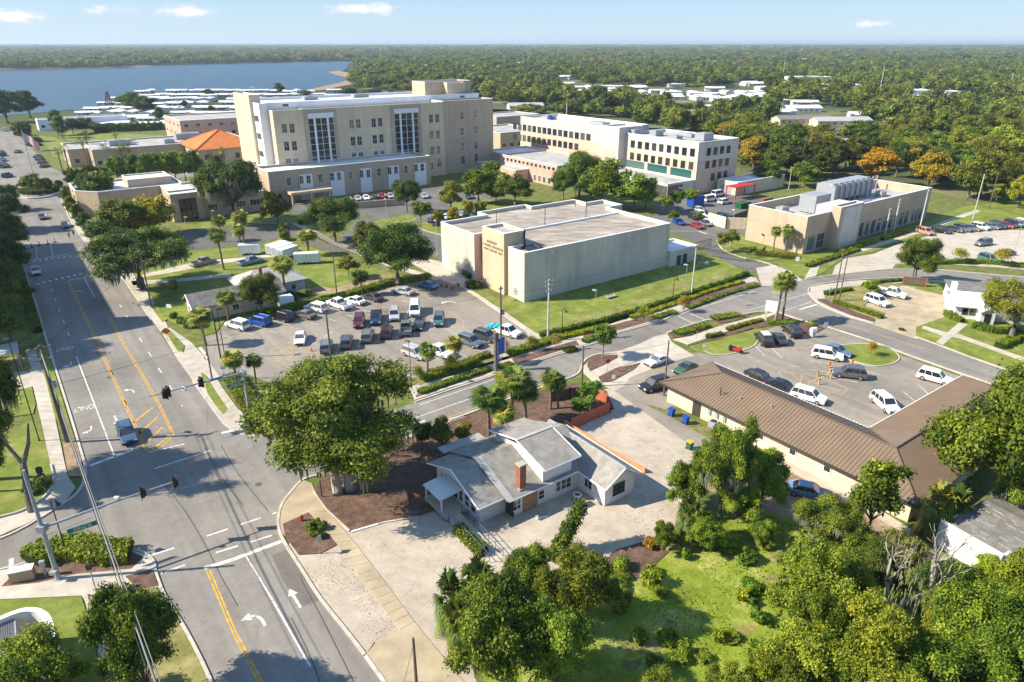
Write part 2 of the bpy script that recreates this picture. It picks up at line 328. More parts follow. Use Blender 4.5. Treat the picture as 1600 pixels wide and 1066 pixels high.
# ================================================================ THE SETTING
# ---- ground: one sheet out to the horizon, green and wooded far away
def ground_mat():
	m,t,b = nmat('ground'); n = t.nodes; l = t.links
	g = n.new('ShaderNodeNewGeometry'); vec = g.outputs['Position']
	def noise(s,d=6,r=.6):
		a = n.new('ShaderNodeTexNoise'); a.inputs['Scale'].default_value = s; a.inputs['Detail'].default_value = d; a.inputs['Roughness'].default_value = r; l.new(vec,a.inputs['Vector']); return a.outputs[0]
	def ramp(x,cols):
		r = n.new('ShaderNodeValToRGB'); l.new(x,r.inputs[0]); e = r.color_ramp.elements
		for i,(p,c) in enumerate(cols):
			el = e[i] if i < 2 else e.new(p)
			el.position = p; el.color = (*c,1)
		return r.outputs[0]
	near = ramp(noise(.55,10,.75),[(.32,(.06,.10,.015)),(.5,(.13,.15,.035)),(.68,(.27,.22,.12))])
	far = ramp(noise(.0035,8,.7),[(.35,(.022,.042,.010)),(.52,(.035,.055,.014)),(.62,(.075,.08,.03)),(.74,(.16,.15,.08))])
	ln = n.new('ShaderNodeVectorMath'); ln.operation = 'LENGTH'; l.new(vec,ln.inputs[0])
	mr = n.new('ShaderNodeMapRange'); mr.inputs[1].default_value = 420; mr.inputs[2].default_value = 700; l.new(ln.outputs['Value'],mr.inputs[0])
	mm = n.new('ShaderNodeMixRGB'); l.new(mr.outputs[0],mm.inputs[0]); l.new(near,mm.inputs[1]); l.new(far,mm.inputs[2]); l.new(mm.outputs[0],b.inputs['Base Color'])
	b.inputs['Roughness'].default_value = .95; b.inputs['Specular IOR Level'].default_value = .15
	return m
M['ground'] = ground_mat()
g = MB(); g.sheet([(24000 * math.cos(k * .0981748),24000 * math.sin(k * .0981748)) for k in range(64)],0)
g.build('ground',M['ground'],kind='structure')
def sheet(name,pts,z,mat,sm=0,world=False,h=None):
	q = pts if world else PP(pts)
	if sm: q = smooth(q,sm)
	mb = MB()
	if h is None: mb.sheet(q,z)
	else: mb.prism(q,z,z + h)
	return mb.build(name,M[mat] if isinstance(mat,str) else mat,kind='structure')
# ---- lake
wm,wt,wb = nmat('lake_water'); wb.inputs['Base Color'].default_value = (.035,.085,.125,1); wb.inputs['Roughness'].default_value = .32; wb.inputs['Specular IOR Level'].default_value = .5
_g = wt.nodes.new('ShaderNodeNewGeometry'); _mp = wt.nodes.new('ShaderNodeMapping'); _mp.inputs['Scale'].default_value = (1,2.2,1); wt.links.new(_g.outputs['Position'],_mp.inputs[0])
_n = wt.nodes.new('ShaderNodeTexNoise'); _n.inputs['Scale'].default_value = .09; _n.inputs['Detail'].default_value = 8; _n.inputs['Roughness'].default_value = .7; wt.links.new(_mp.outputs[0],_n.inputs['Vector'])
_b = wt.nodes.new('ShaderNodeBump'); _b.inputs['Strength'].default_value = .9; _b.inputs['Distance'].default_value = 4; wt.links.new(_n.outputs[0],_b.inputs['Height']); wt.links.new(_b.outputs[0],wb.inputs['Normal'])
lake = [(-260,112),(-60,110),(0,108),(60,107),(120,106.5),(180,105),(235,102.5),(300,100.5),(360,99),(420,98),(480,97),(530,96.5),(556,97),(545,100),(540,108),(530,114),(528,119),(545,124),(540,130),(520,136),(490,140),(430,143),(380,148),(340,152),(300,157),(240,166),(190,172),(150,174),(110,172),(70,176),(20,180),(-60,185),(-300,190)]
sheet('lake',lake,.15,wm)
sheet('lake_shore',[(-60,113),(0,109.5),(60,108.5),(120,107.7),(180,106.2),(235,103.6),(235,101.8),(180,104.2),(120,105.4),(60,106),(0,106.5),(-60,108)],.25,M['drygrass'])
sheet('sand_spit',[(512,113),(530,111),(560,117),(600,122),(580,130),(540,134),(500,142),(480,141),(530,130),(548,124),(530,119)],.3,M['dirt'])
# ---- the streets
MAIN = [(0,205),(22,205),(55,238),(80,262),(100,272),(122,284),(118,296),(93,304),(101,324),(113,351),(142,390),(160,412),(194,437.6),(236.5,500.7),(276,560),(301.5,596),(334.4,641.6),(349.6,662),(362,671),(380,679.6),(430,686),(500,685),(560,700),(570,720),(500,742),(473.7,750),(456,768),(441,788),(435,810),(437,832),(450,857),(473,893),(500,935),(540,985),(570,1024),(600,1066),(700,1210),(400,1240),
		(330,1066),(290,985),(262,940),(251,917),(243,893.6),(240,878),(228,866),(205,858),(170,854),(134.6,853),(90,862),(60,872),(23,886),(0,891),(-60,915),(-60,860),(0,842),(41,823),(90,793),(117,775),(129.5,757),(134,735),(125,700),(104,630),(76,543),(52.5,464),(31.5,403.5),(23.6,366.7),(22,340),(30,325),(-20,320),(-60,318),(-60,262),(0,262)]
sheet('main_road',MAIN,.004,'asphalt')
CROSS = [(380,676),(470,690),(560,660),(648.5,628.7),(700,611),(740,598),(800,577.5),(867.5,556),(935,535),(963,521.6),(1031,503),(1091.7,475.6),(1140,460),(1189,448),(1250,437.6),(1305,429.7),(1347,425),(1405,421),(1470,422),(1567,431),(1700,440),(1700,452),(1567,444),(1500,438.5),(1410,435),(1331,438),(1290,443),(1270,447.5),(1263,454),(1266,462),(1278.8,474.3),(1300,485),(1331,496.7),(1365,506),(1400,517),(1431,527),(1470,541),(1515,558),(1600,588),(1700,625),(1700,665),(1560,604),(1500,584),(1426,558),(1360,533),(1292,511),(1250,500),(1228,493),(1215,488),(1190,487.5),(1175.7,489),(1140,495),(1104.8,500.6),(1060,514),(1041.8,521),(1010,533),(975,547),(930,557),(912,566),(895,589),(860,601),(800,622),(737,645),(702,657.5),(640,681),(560,712),(480,745),(400,740)]
sheet('cross_street',CROSS,.008,'asphalt')
sheet('road_patch',[(448,858),(473,895),(500,937),(468,950),(440,905),(425,868)],.008,asphalt('worn_asphalt',(.17,.152,.13)))
# driveways and lots
sheet('parking_lot',[(318,527),(338,522),(352,503),(430,482),(500,470),(560,458),(620,446),(690,434),(722,447),(745,464),(782,490),(822,517),(835,530),(800,545),(765,556),(730,568),(690,580),(650,590),(560,600),(480,602),(420,598),(380,582),(357,590),(345,592),(330,572)],.012,'lot')
sheet('parking_lot',[(1082,552),(1112,548),(1146,552),(1178,542),(1188,520),(1224,505),(1250,503),(1292,513),(1360,535),(1420,560),(1500,588),(1560,610),(1590,640),(1500,680),(1400,720),(1300,690),(1110,600),(1040,640),(1010,632),(960,611),(945,602),(975,590),(1040,565)],.012,'lot')
sheet('service_alley',[(945,602),(960,611),(1067,688),(1100,712),(1150,740),(1180,722),(1112,688),(1045,650),(1000,628),(975,600)],.016,'lot')
sheet('driveway',[(905,577),(930,556),(975,546),(1000,537),(1020,527),(1042,521),(1050,535),(1075,550),(1085,556),(1040,568),(985,590),(975,603),(960,611),(945,604),(925,596)],.020,'concrete')
sheet('driveway',[(250,515),(262,510),(300,536),(330,570),(345,592),(318,594),(296,588),(276,560)],.016,'concrete')
sheet('concrete_lot',[(1320,404),(1365,397),(1400,383),(1440,372),(1458,366),(1530,361),(1640,358),(1640,425),(1560,418),(1480,413),(1400,412),(1394,420),(1347,424.6),(1300,430),(1305,416)],.012,'concrete')
sheet('driveway',[(1352,503),(1380,493),(1340,482),(1360,466),(1408,446),(1460,458),(1530,474),(1500,500),(1460,522),(1431,530),(1400,520)],.012,'oldconcrete')
sheet('driveway',[(1181,419),(1210,414),(1235,424),(1254,438),(1220,446),(1190,447)],.016,'concrete')
sheet('yard_road',[(1045,345),(1080,355),(1110,350),(1165,350),(1168,365),(1120,375),(1130,392),(1150,403),(1190,412),(1215,424),(1190,430),(1155,418),(1110,400),(1085,378),(1045,362)],.012,'asphalt_dark')
sheet('parking_lot',[(1030,310),(1120,300),(1170,305),(1200,320),(1170,350),(1110,352),(1080,358),(1020,350)],.008,'asphalt_dark')
sheet('turning_circle',[(283,372),(290,360),(330,358),(380,355),(420,353),(437,358),(440,367),(425,376),(380,381),(330,388),(295,391)],.012,'asphalt_dark')
sheet('hospital_drive',[(400,330),(440,345),(480,368),(510,382),(530,376),(560,340),(620,322),(700,310),(760,320),(740,335),(712,350),(700,365),(700,420),(680,400),(655,372),(600,352),(560,360),(540,385),(520,396),(480,380),(430,350)],.010,'asphalt_dark')
sheet('hospital_apron',[(440,318),(700,290),(780,295),(760,325),(640,335),(540,332),(470,338)],.007,'asphalt_dark')
sheet('town_road',[(120,284),(118,296),(145,292),(300,276),(420,262),(420,256),(280,266),(150,282)],.010,'asphalt')
# pavements beside the streets (raised slabs with kerbs)
sheet('pavement',[(104,322),(113,349),(143,390),(160,412),(195,437.6),(237.5,500.7),(252,521),(263,512),(252,492),(240,470),(205,425),(160,385),(135,350),(122,322)],0,'concrete',h=.11)
sheet('pavement',[(297,589),(302,596),(335.4,641),(351,661.5),(381,679),(398,670),(390,655),(372,640),(350,610),(340,594),(318,595)],0,'concrete',h=.11)
for q in [[(236,480),(254,505),(262,500),(244,474)],[(257,517),(264,516),(288,541),(286,551),(277,548)],[(314,583),(322,588),(338,614),(356,640),(349,648),(341,640),(325,617)],[(120,335),(137,365),(150,385),(158,384),(140,350),(130,332)]]:
	sheet('lawn',q,.11,'grass',h=.03)
sheet('pavement',[(40,548),(57,548),(72,596),(86,652),(101,723),(106,745),(118,762),(100,788),(41,820),(0,838),(-60,856),(-60,825),(0,812),(30,804),(58,790),(76,774),(84,752),(78,723),(63,654),(53,610)],0,'concrete',h=.11)
sheet('lawn',[(42,660),(62,654),(78,723),(84,750),(75,772),(55,790),(28,802),(0,808),(-40,815),(-60,700),(10,690)],0,'grass',h=.13)
sheet('lawn',[(18,615),(50,605),(56,632),(52,648),(20,652)],0,'grass',h=.13); sheet('lawn',[(12,560),(43,558),(50,578),(10,585)],0,'drygrass',h=.13)
sheet('side_lot',[(-60,585),(8,583),(46,580),(52,604),(18,612),(-60,620)],.012,'concrete')
sheet('lawn',[(57,545),(74,545),(100,632),(118,690),(106,692),(86,652),(72,596)],0,'grass',h=.13)
sheet('mulch_bed',[(98,692),(119,690),(128,722),(127,745),(107,746)],.11,'dirt',h=.03)
sheet('pavement',[(-60,918),(0,893),(23,888),(60,874),(90,864),(134.6,855),(205,860),(227,868),(239,880),(242,893.6),(250,917),(255,928),(150,922),(158,950),(190,1066),(230,1200),(180,1200),(165,1066),(133,940),(128,932),(0,938),(-60,942)],0,'concrete',h=.11)
sheet('mulch_bed',[(3,918),(28,892),(60,878),(90,867),(134.6,858),(205,863),(225,872),(205,890),(120,898),(60,912)],.11,'mulch',h=.03)
sheet('mulch_bed',[(196,902),(235,892),(241,894),(249,917),(215,922)],.11,'mulch',h=.03)
sheet('lawn',[(-60,945),(0,939),(127,933),(133,950),(148,1010),(160,1066),(172,1200),(-60,1200)],0,'grass',h=.12)
sheet('lawn',[(151,924),(250,919),(262,942),(290,987),(330,1068),(390,1200),(240,1200),(192,1066),(160,950)],0,'drygrass',h=.13)
# foreground corner: kerb apron, mulch, walk and drive
sheet('pavement',[(474,751),(487,756),(500,785),(512.5,800),(555,850),(590,895),(647.5,972.5),(690,1025),(725,1066),(760,1110),(830,1230),(720,1230),(601,1066),(571,1024),(590,1003),(625,985),(575,920),(525,850),(500,822),(445,838),(438,832),(436,810),(442,788),(457,768)],0,'oldconcrete',h=.09)
sheet('gravel_lot',[(446,857),(560,720),(690,655),(880,634),(953,606),(1067,688),(1100,712),(1085,760),(1060,800),(1045,860),(1000,905),(930,900),(870,890),(790,910),(720,990),(745,1066),(760,1110),(830,1230),(760,1230),(650,1066),(585,1003),(571,1024),(540,985),(500,935),(473,893)],.03,'gravel')
sheet('mulch_bed',[(442,820),(482,802),(512,835),(527,852),(500,866),(467,868),(446,840)],.09,'mulch',h=.03)
sheet('mulch_bed',[(489,768),(505,745),(560,715),(640,684),(702,660),(740,647),(800,626),(880,600),(925,600),(948,612),(960,640),(900,655),(880,668),(830,700),(720,745),(690,770),(688,795),(655,808),(600,817),(546,832),(510,797)],.05,'mulch')
# verges of the cross street
BUSHBEDS = []
def verge(pts,mat='mulch'): return sheet('mulch_bed' if mat == 'mulch' else 'lawn',pts,0,mat,h=.11)
sheet('pavement',[(648,626),(700,608),(740,596),(800,575.5),(867,554),(935,533),(963,520),(1031,501),(1091,474),(1140,458.5),(1189,446.5),(1181,435),(1160,430),(1130,443),(1100,450),(1060,462),(1000,486),(940,505),(880,524),(830,540),(780,556),(720,577),(660,598),(640,606)],0,'concrete',h=.10)
for q in [[(650,622),(700,605),(755,588),(770,580),(765,576),(700,594),(655,610)],[(805,571),(835,562),(868,551),(905,540),(900,533),(850,547),(800,562)],[(910,536),(960,519),(1030,499),(1022,492),(960,508),(912,524)],[(1065,484),(1095,471),(1140,456),(1188,444),(1180,441),(1130,449),(1075,470)]]:
	sheet('mulch_bed',q,.10,'mulch',h=.03)
sheet('lawn',[(735,452),(752,462),(819,474),(960,436),(1043,416),(1110,398),(1150,418),(1178,432),(1130,441),(1060,460),(1000,484),(940,503),(880,522),(845,532),(828,516),(790,490),(745,462)],0,'grass',h=.10)
sheet('lawn',[(800,560),(828,533),(850,528),(940,503),(1000,484),(1060,461),(1130,442),(1160,430),(1168,433),(1130,446),(1070,466),(1000,492),(940,511),(880,529),(830,547),(760,570),(700,590),(655,603),(650,590),(700,577),(760,556)],0,'drygrass',h=.12)
sheet('pavement',[(720,447),(738,455),(790,489),(835,520),(850,528),(828,533),(822,517),(782,490),(745,464),(719,448)],0,'concrete',h=.12)
sheet('forecourt',[(690,438),(725,450),(760,440),(756,428),(735,432),(712,415),(650,400),(640,410)],.02,'concrete')
# islands between the street and the second lot
for q,mt in [([(1045,521),(1060,515),(1092,506),(1113,512),(1080,524),(1052,529)],'mulch'),([(1106,500),(1140,494),(1176,489),(1165,496),(1150,502),(1125,506)],'mulch'),
			  ([(1078,541),(1120,532),(1175,514),(1190,515),(1185,530),(1178,542),(1146,553),(1118,556),(1090,550)],'grass'),
			  ([(1075,541),(1140,519),(1190,504),(1215,490),(1235,497),(1265,507),(1290,513),(1275,521),(1245,521),(1225,506),(1190,512),(1120,531)],'mulch'),
			  ([(917,572),(920,562),(935,555),(965,555),(963,560),(940,572),(922,580)],'mulch'),([(935,590),(960,577),(1000,568),(990,578),(955,597),(940,598)],'mulch')]:
	verge(q,mt)
sheet('pavement',[(1052,531),(1080,526),(1116,513),(1150,503),(1215,487),(1216,490),(1180,504),(1120,524),(1075,539)],.0,'concrete',h=.10)
sheet('pavement',[(920,584),(950,570),(965,560),(985,556),(1000,563),(960,577),(935,590)],.0,'concrete',h=.10)
sheet('lawn',[(1290,546),(1315,540),(1360,538),(1390,545),(1405,560),(1390,570),(1360,572),(1318,560)],0,'grass',sm=4,h=.13)
# traffic island with trees, lots and gardens at the far right
sheet('pavement',[(1265,458),(1267,450),(1280,446),(1331,439.5),(1410,436.5),(1500,440),(1567,446),(1700,454),(1700,470),(1530,450),(1410,443),(1340,447),(1285,455),(1290,468),(1330,487),(1366,503),(1364,506.5),(1330,496),(1300,484.5),(1279,473.5),(1267,462)],0,'concrete',h=.11)
sheet('lawn',[(1285,456),(1340,447),(1395,443),(1408,446),(1365,465),(1350,478),(1383,490),(1372,499),(1330,484),(1292,468)],0,'drygrass',h=.12)
sheet('mulch_bed',[(1276,468),(1290,468),(1330,486),(1368,500),(1364,504),(1330,494),(1300,482),(1280,472)],.11,'mulch',h=.03)
sheet('lawn',[(1410,446),(1425,440),(1500,444),(1540,450),(1540,474),(1500,466)],0,'grass',h=.12)
sheet('garden',[(1431,512),(1470,498),(1530,474),(1700,470),(1700,620),(1600,585),(1515,556),(1460,536),(1431,525)],0,'grass',h=.11)
sheet('pavement',[(1443,510),(1475,520),(1500,524),(1600,560),(1700,600),(1700,606),(1600,566),(1500,530),(1470,525),(1440,514)],.11,'concrete',h=.03)
sheet('pavement',[(1498,505),(1512,508),(1473,540),(1462,536)],.115,'concrete',h=.03)
# verge along the laboratory building and the field beyond
sheet('lawn',[(1215,412),(1260,400),(1440,350),(1500,325),(1660,300),(1660,362),(1530,358),(1455,364),(1400,380),(1365,394),(1318,403),(1300,416),(1285,428),(1258,434),(1235,424)],0,'grass',h=.08)
sheet('pavement',[(1257,436),(1270,412),(1330,393),(1400,372),(1450,355),(1490,340),(1526,328),(1532,331),(1495,344),(1450,361),(1400,377),(1332,399),(1280,416),(1275,432)],.08,'concrete',h=.03)
sheet('lawn',[(1120,376),(1150,367),(1190,380),(1230,400),(1190,408),(1150,400),(1130,390)],0,'grass',sm=4,h=.12)
# the trailer field and bungalow garden
sheet('lawn',[(196,438),(160,400),(230,380),(280,378),(290,395),(330,391),(400,384),(440,374),(480,385),(540,405),(620,430),(680,432),(620,444),(560,456),(430,480),(352,500),(338,520),(318,525),(262,500),(236,470)],0,'grass',h=.09)
sheet('sandy_drive',[(205,437),(260,428),(330,415),(400,405),(450,400),(440,396),(380,403),(310,409),(230,428)],.09,'concrete',h=.02)
sheet('front_walk',[(205,440),(280,436),(360,428),(362,433),(280,441),(208,447)],.09,'concrete',h=.02)
sheet('bare_soil',[(470,455),(500,448),(520,452),(560,440),(600,430),(640,440),(600,448),(540,456),(490,462)],.09,'dirt',h=.015)
sheet('pavement',[(455,350),(470,350),(520,375),(600,408),(670,430),(690,436),(680,440),(600,415),(520,383)],.09,'concrete',h=.03)
sheet('lawn',[(280,352),(330,345),(400,335),(470,340),(500,360),(460,352),(440,347),(380,350),(330,355),(288,362)],0,'grass',h=.06)
sheet('lawn',[(585,345),(640,335),(655,345),(600,356),(588,352)],0,'grass',h=.1); sheet('lawn',[(648,350),(665,347),(700,360),(690,367),(662,360)],0,'grass',h=.1)
sheet('lawn',[(700,320),(760,312),(820,318),(790,335),(730,332)],0,'grass',h=.1)
sheet('lawn',[(60,212),(85,215),(160,250),(130,262),(85,245)],.0,'grass',h=.05)
sheet('lawn',[(100,205),(255,212),(260,222),(105,220)],.0,'grass',h=.05); sheet('lawn',[(760,170),(800,172),(800,182),(772,182)],.0,'grass',h=.05)
# foreground wild plot
sheet('wild_ground',[(745,1000),(800,915),(870,892),(930,902),(1000,906),(1048,862),(1090,800),(1180,790),(1250,800),(1300,830),(1420,860),(1600,930),(1800,1000),(1800,1300),(780,1300),(762,1110)],.034,'lush')
sheet('dirt_strip',[(1085,760),(1100,712),(1150,735),(1200,720),(1240,735),(1425,830),(1470,870),(1600,945),(1640,1000),(1560,960),(1420,870),(1300,835),(1180,790)],.038,'dirt')
sheet('back_walk',[(1150,700),(1210,705),(1300,752),(1425,828),(1420,838),(1290,765),(1200,722),(1120,712)],.042,'concrete')
sheet('bare_soil',[(930,895),(960,860),(1010,845),(1045,862),(1000,905)],.042,'mulch')
for i,(cx,cy,w,h) in enumerate([(1235,870,40,14),(1215,905,25,9),(1180,850,20,6),(1010,1010,40,14),(985,1040,20,10),(1040,975,18,8),(1160,985,22,9)]):
	rr = random.Random(i); sheet('bare_soil',[(cx + w * math.cos(a) * rr.uniform(.6,1.2),cy + h * math.sin(a) * rr.uniform(.6,1.2)) for a in [k * .524 for k in range(12)]],.038,'drygrass',sm=3)
for i,(cx,cy,w,h) in enumerate([(905,503,26,5),(955,487,30,5),(1005,470,26,4),(1062,446,30,5),(860,512,16,4),(1120,432,22,4),(790,470,18,4),(1010,452,18,3)]):
	rr = random.Random(i + 30); sheet('dry_patch',[(cx + w * math.cos(a) * rr.uniform(.5,1.2),cy + h * math.sin(a) * rr.uniform(.5,1.2) - w * math.cos(a) * .3) for a in [k * .524 for k in range(12)]],.106,'drygrass',sm=3)
# ---- kerbs
def kerb(pts,w=.28,h=.14,sm=0):
	q = PP(pts)
	if sm: q = smooth(q,sm,closed=False)
	mb = MB(); strip(mb,q,w,0,h); return mb.build('kerb',M['kerb'],kind='structure')
i0 = MAIN.index((93,304)); kerb(MAIN[i0:MAIN.index((250,515)) if (250,515) in MAIN else MAIN.index((236.5,500.7)) + 1])
kerb([(301.5,596),(334.4,641.6),(349.6,662),(362,671),(380,679.6),(400,682)])
kerb([(500,742),(473.7,750),(456,768),(441,788),(435,810),(437,832),(450,857),(473,893),(500,935),(540,985),(570,1024)],sm=4)
kerb([(640,1120),(571,1026)]); kerb([(-60,915),(0,891),(23,886),(60,872),(90,862),(134.6,853),(170,854),(205,858),(228,866),(240,878),(243,893.6),(251,917),(262,940),(290,985),(330,1066),(400,1240)],sm=3)
kerb([(-60,860),(0,842),(41,823),(90,793),(117,775),(129.5,757),(134,735),(125,700),(104,630),(76,543),(52.5,464),(31.5,403.5),(23.6,366.7)],sm=3)
kerb([(-60,827),(0,810),(30,802),(58,788),(76,771),(84,750),(80,728)],w=.2,h=.3,sm=3)
kerb([(648.5,628.7),(700,611),(740,598),(800,577.5),(867.5,556),(935,535),(963,521.6),(1031,503),(1091.7,475.6),(1140,460),(1182,449)])
kerb([(1258,437),(1305,429.7)]); kerb([(1394,421),(1470,422),(1567,431),(1700,440)])
kerb([(1700,452),(1567,444),(1500,438.5),(1410,435),(1331,438),(1290,443),(1270,447.5),(1263,454),(1266,462),(1278.8,474.3),(1300,485),(1331,496.7),(1355,503)],sm=3)
kerb([(1431,527),(1470,541),(1515,558),(1600,588),(1700,625)]); kerb([(1292,511),(1360,533),(1426,558),(1500,584),(1560,604)],w=.35)
kerb([(1042,521),(1060,514),(1104.8,500.6),(1140,495),(1175.7,489),(1190,487.5),(1215,488),(1228,493),(1250,500),(1278,508)],sm=2)
kerb([(1100,549),(1116,555),(1146,553),(1178,541),(1186,528)],w=.2,sm=3); kerb([(1290,546),(1315,540),(1360,538),(1390,545),(1405,560),(1390,570),(1360,572),(1318,560),(1290,546)],w=.2,sm=4)
kerb([(905,582),(912,566),(920,559),(935,554),(962,552)],sm=3); kerb([(702,657.5),(737,645),(800,622),(860,601),(895,589),(905,582)],w=.3,sm=2)
kerb([(1120,376),(1126,387),(1140,396),(1165,404),(1190,409),(1215,418)],sm=3); kerb([(1045,362),(1085,362),(1092,362),(1105,366)],w=.2)
kerb([(31,309),(45,311),(65,310),(80,307),(92,302)],w=.8,h=.5,sm=3)
kerb([(489,768),(510,797),(546,830)],w=.2,h=.1); kerb([(549,832),(600,817),(655,808)],w=.2,h=.12); kerb([(719,448),(745,464),(782,490),(822,517)],w=.2)
kerb([(585,357),(600,357),(640,345),(655,340)],w=.25); kerb([(648,352),(664,361),(690,368),(700,368)],w=.25)
kerb([(283,364),(288,360),(330,356),(380,352),(430,349),(442,356),(444,366)],w=.25,sm=3)
# ---- road markings
ZM = .016
def marks(name,mat,items,z=ZM):
	mb = MB()
	for it in items:
		if it[0] == 'l':
			_,pts,w = it; strip(mb,PP(pts),w,z)
		elif it[0] == 'd':        # dashed: start, end, dash, gap, width
			_,a,b,dl,gp,w = it; A,B = P(*a),P(*b); L = (B - A).length; d = (B - A) / L; s = 0
			while s < L: strip(mb,[A + d * s,A + d * min(L,s + dl)],w,z); s += dl + gp
		elif it[0] == 'p': mb.sheet(it[1],z)
	return mb.build(name,M[mat],kind='structure')
DWN = R(-53.7)
def arrow(kind,px,ang,s=1.0,z=ZM):
	o = P(*px); M2 = Matrix.Rotation(ang - math.pi / 2,4,'Z')
	if kind == 'ahead': polys = [[(-.12,-1.4),(.12,-1.4),(.12,.5),(.45,.5),(0,1.5),(-.45,.5),(-.12,.5)]]
	else:
		k = 1 if kind == 'right' else -1
		polys = [[(-.25 * k,-1.5),(.02 * k,-1.5),(.05 * k,-.6),(.25 * k,-.05),(.62 * k,.2),(.62 * k,.42),(.20 * k,.25),(-.12 * k,-.25),(-.22 * k,-.8)],[(.6 * k,.78),(1.45 * k,.3),(.6 * k,-.18)]]
	return [('p',[o + M2 @ Vector((x * s,y * s,0)) for x,y in p],0) for p in polys]
W = []
W += [('l',[(119,557),(180,716)],.16),('l',[(140,728),(178,714),(208,703)],.5),('d',(218,528),(285,635),2.2,5.2,.15),('d',(187,476),(205,506),2,5,.15),('d',(80,451),(110,530),2.2,5,.15)]
W += [('l',[(106,438.5),(150,431)],.4),('l',[(132,435),(148,465)],.15),('l',[(40,408),(108,397)],.4),('d',(57,444),(131,427),.45,.75,1.0),('d',(42,410.5),(116,399.5),.45,.75,1.0),('l',[(82,400),(79,380)],.12),('l',[(58,405),(56,385)],.12)]
W += [('l',[(78,543),(104,632),(136,728)],.12)]
W += [('l',[(319,888),(360,876),(440,846)],.5),('l',[(385,870),(430,945),(485,1042)],.16),('d',(240,888),(262,898),1.5,.6,.12)]
W += [('d',(236,868),(283,853),2.1,.9,.22),('d',(252,896),(292,882),2.1,.9,.22),('d',(323,838),(432,801),2.1,1.2,.22),('d',(337,864),(437,833),2.1,1.2,.22),('l',[(232,707),(288,694)],.2),('l',[(240,733),(330,704)],.2),('l',[(346,677),(384,668)],.5)]
W += [('l',[(18,873),(17,888)],.4)]
W += arrow('right',(111,570),DWN,.8) + arrow('right',(143,672),DWN,.8) + arrow('ahead',(182,657),DWN,1.1) + arrow('left',(206,609),DWN + math.pi,.8) + arrow('left',(127,455),DWN + math.pi,.8)
W += arrow('ahead',(461,935),DWN + math.pi,1.0) + arrow('left',(404,962),DWN + math.pi,1.0)
W += [('l',[(646,654),(752,617)],.14)] + arrow('left',(650,663),GR + math.pi,1.0)
W += [('l',[(1170,485),(1226,469),(1263,458.6)],.12),('l',[(1222,487),(1268,471.7)],.12),('l',[(1249,484),(1276,476)],.4),('l',[(1060,494),(1084,506)],.15),('l',[(1078,490),(1104,501)],.15),('l',[(980,517),(1100,479),(1180,455)],.12),('l',[(655,633),(740,604),(800,583)],.12)]
W += arrow('ahead',(322,557),R(-70),.9) + arrow('left',(700,471),R(150),1.2) + arrow('ahead',(388,560),R(10),.8)
W += [('l',[(312,543),(322,556)],.5)]
marks('road_markings','white_paint',W)
Y = [('l',[(106,440),(143,520),(214,675),(221,691)],.13),('l',[(109,440),(146,519),(217,674),(224,690)],.13),('l',[(170,498),(186,527),(244,627),(268,676)],.13),('l',[(173,497),(189,526),(247,626),(272,678)],.13),
	 ('l',[(208,661),(239,637)],.3),('l',[(218,677),(246,652)],.3),('l',[(227,693),(254,668)],.3),('l',[(236,704),(266,681)],.3),('l',[(221,691),(229,704),(246,703),(262,690),(272,678)],.2),
	 ('l',[(322,890),(362,985),(408,1075)],.15),('l',[(327,889),(367,984),(414,1074)],.15)]
for k in range(7): Y += [('l',[(150 + k * 11,533 + k * 23),(154 + k * 11,541 + k * 23)],.35)] if k in (0,2,4,6) else []
Y += [('l',[(1255,486),(1330,510),(1441.6,544)],.16),('l',[(690,656),(737,639.5),(800,617),(855,597)],.14)]
marks('lane_lines','yellow_paint',Y)
T = []
def hatch(outline,a,b,n,w=.12):
	out = [('l',outline,w)]
	for k in range(n):
		t = (k + .5) / n
		out.append(('l',[(a[0][0] + (a[1][0] - a[0][0]) * t,a[0][1] + (a[1][1] - a[0][1]) * t),(b[0][0] + (b[1][0] - b[0][0]) * t,b[0][1] + (b[1][1] - b[0][1]) * t)],w))
	return out
T += hatch([(460,533),(440,540),(425,546),(423,553),(432,563),(450,574),(492,570),(501,546)],((424,556),(446,573)),((458,538),(500,552)),7) + [('l',[(450,556),(460,533)],.12),('l',[(432,546),(459,540)],.1),('l',[(426,551),(455,547)],.1)]
T += hatch([(672,481),(695,484),(712,492),(724,503),(723,513)],((664,484),(702,516)),((690,483),(723,505)),9)
T += [('l',[(340,557),(390,546)],.12),('l',[(598,563),(655,572)],.12)]
T += [('l',[(653,459),(672,464)],.1),('l',[(656,456),(676,461)],.1),('l',[(661,454),(680,459)],.1),('l',[(666,452),(683,457)],.1)]
T += [('l',[(1215,580),(1235,582),(1260,585),(1290,592),(1324,608),(1318,616),(1290,612),(1262,600)],.12),('l',[(1235,582),(1250,597)],.1),('l',[(1250,586),(1280,602)],.1),('l',[(1262,599),(1300,582)],.2),('l',[(1215,581),(1222,586)],.2),('l',[(1280,603),(1322,611)],.1)]
T += [('l',[(1250,601),(1253,586)],.12),('l',[(1126,557),(1140,545)],.1),('l',[(1154,541),(1175,562)],.1),('l',[(1126,557),(1150,552)],.1)]
T += [('l',[(995,577),(1040,592)],.1),('l',[(985,588),(1030,598)],.1),('l',[(1010,570),(1045,584)],.1),('l',[(988,612),(1012,603)],.12),('l',[(970,602),(1050,570)],.12)]
marks('bay_hatching','tan_paint',T)
B = []
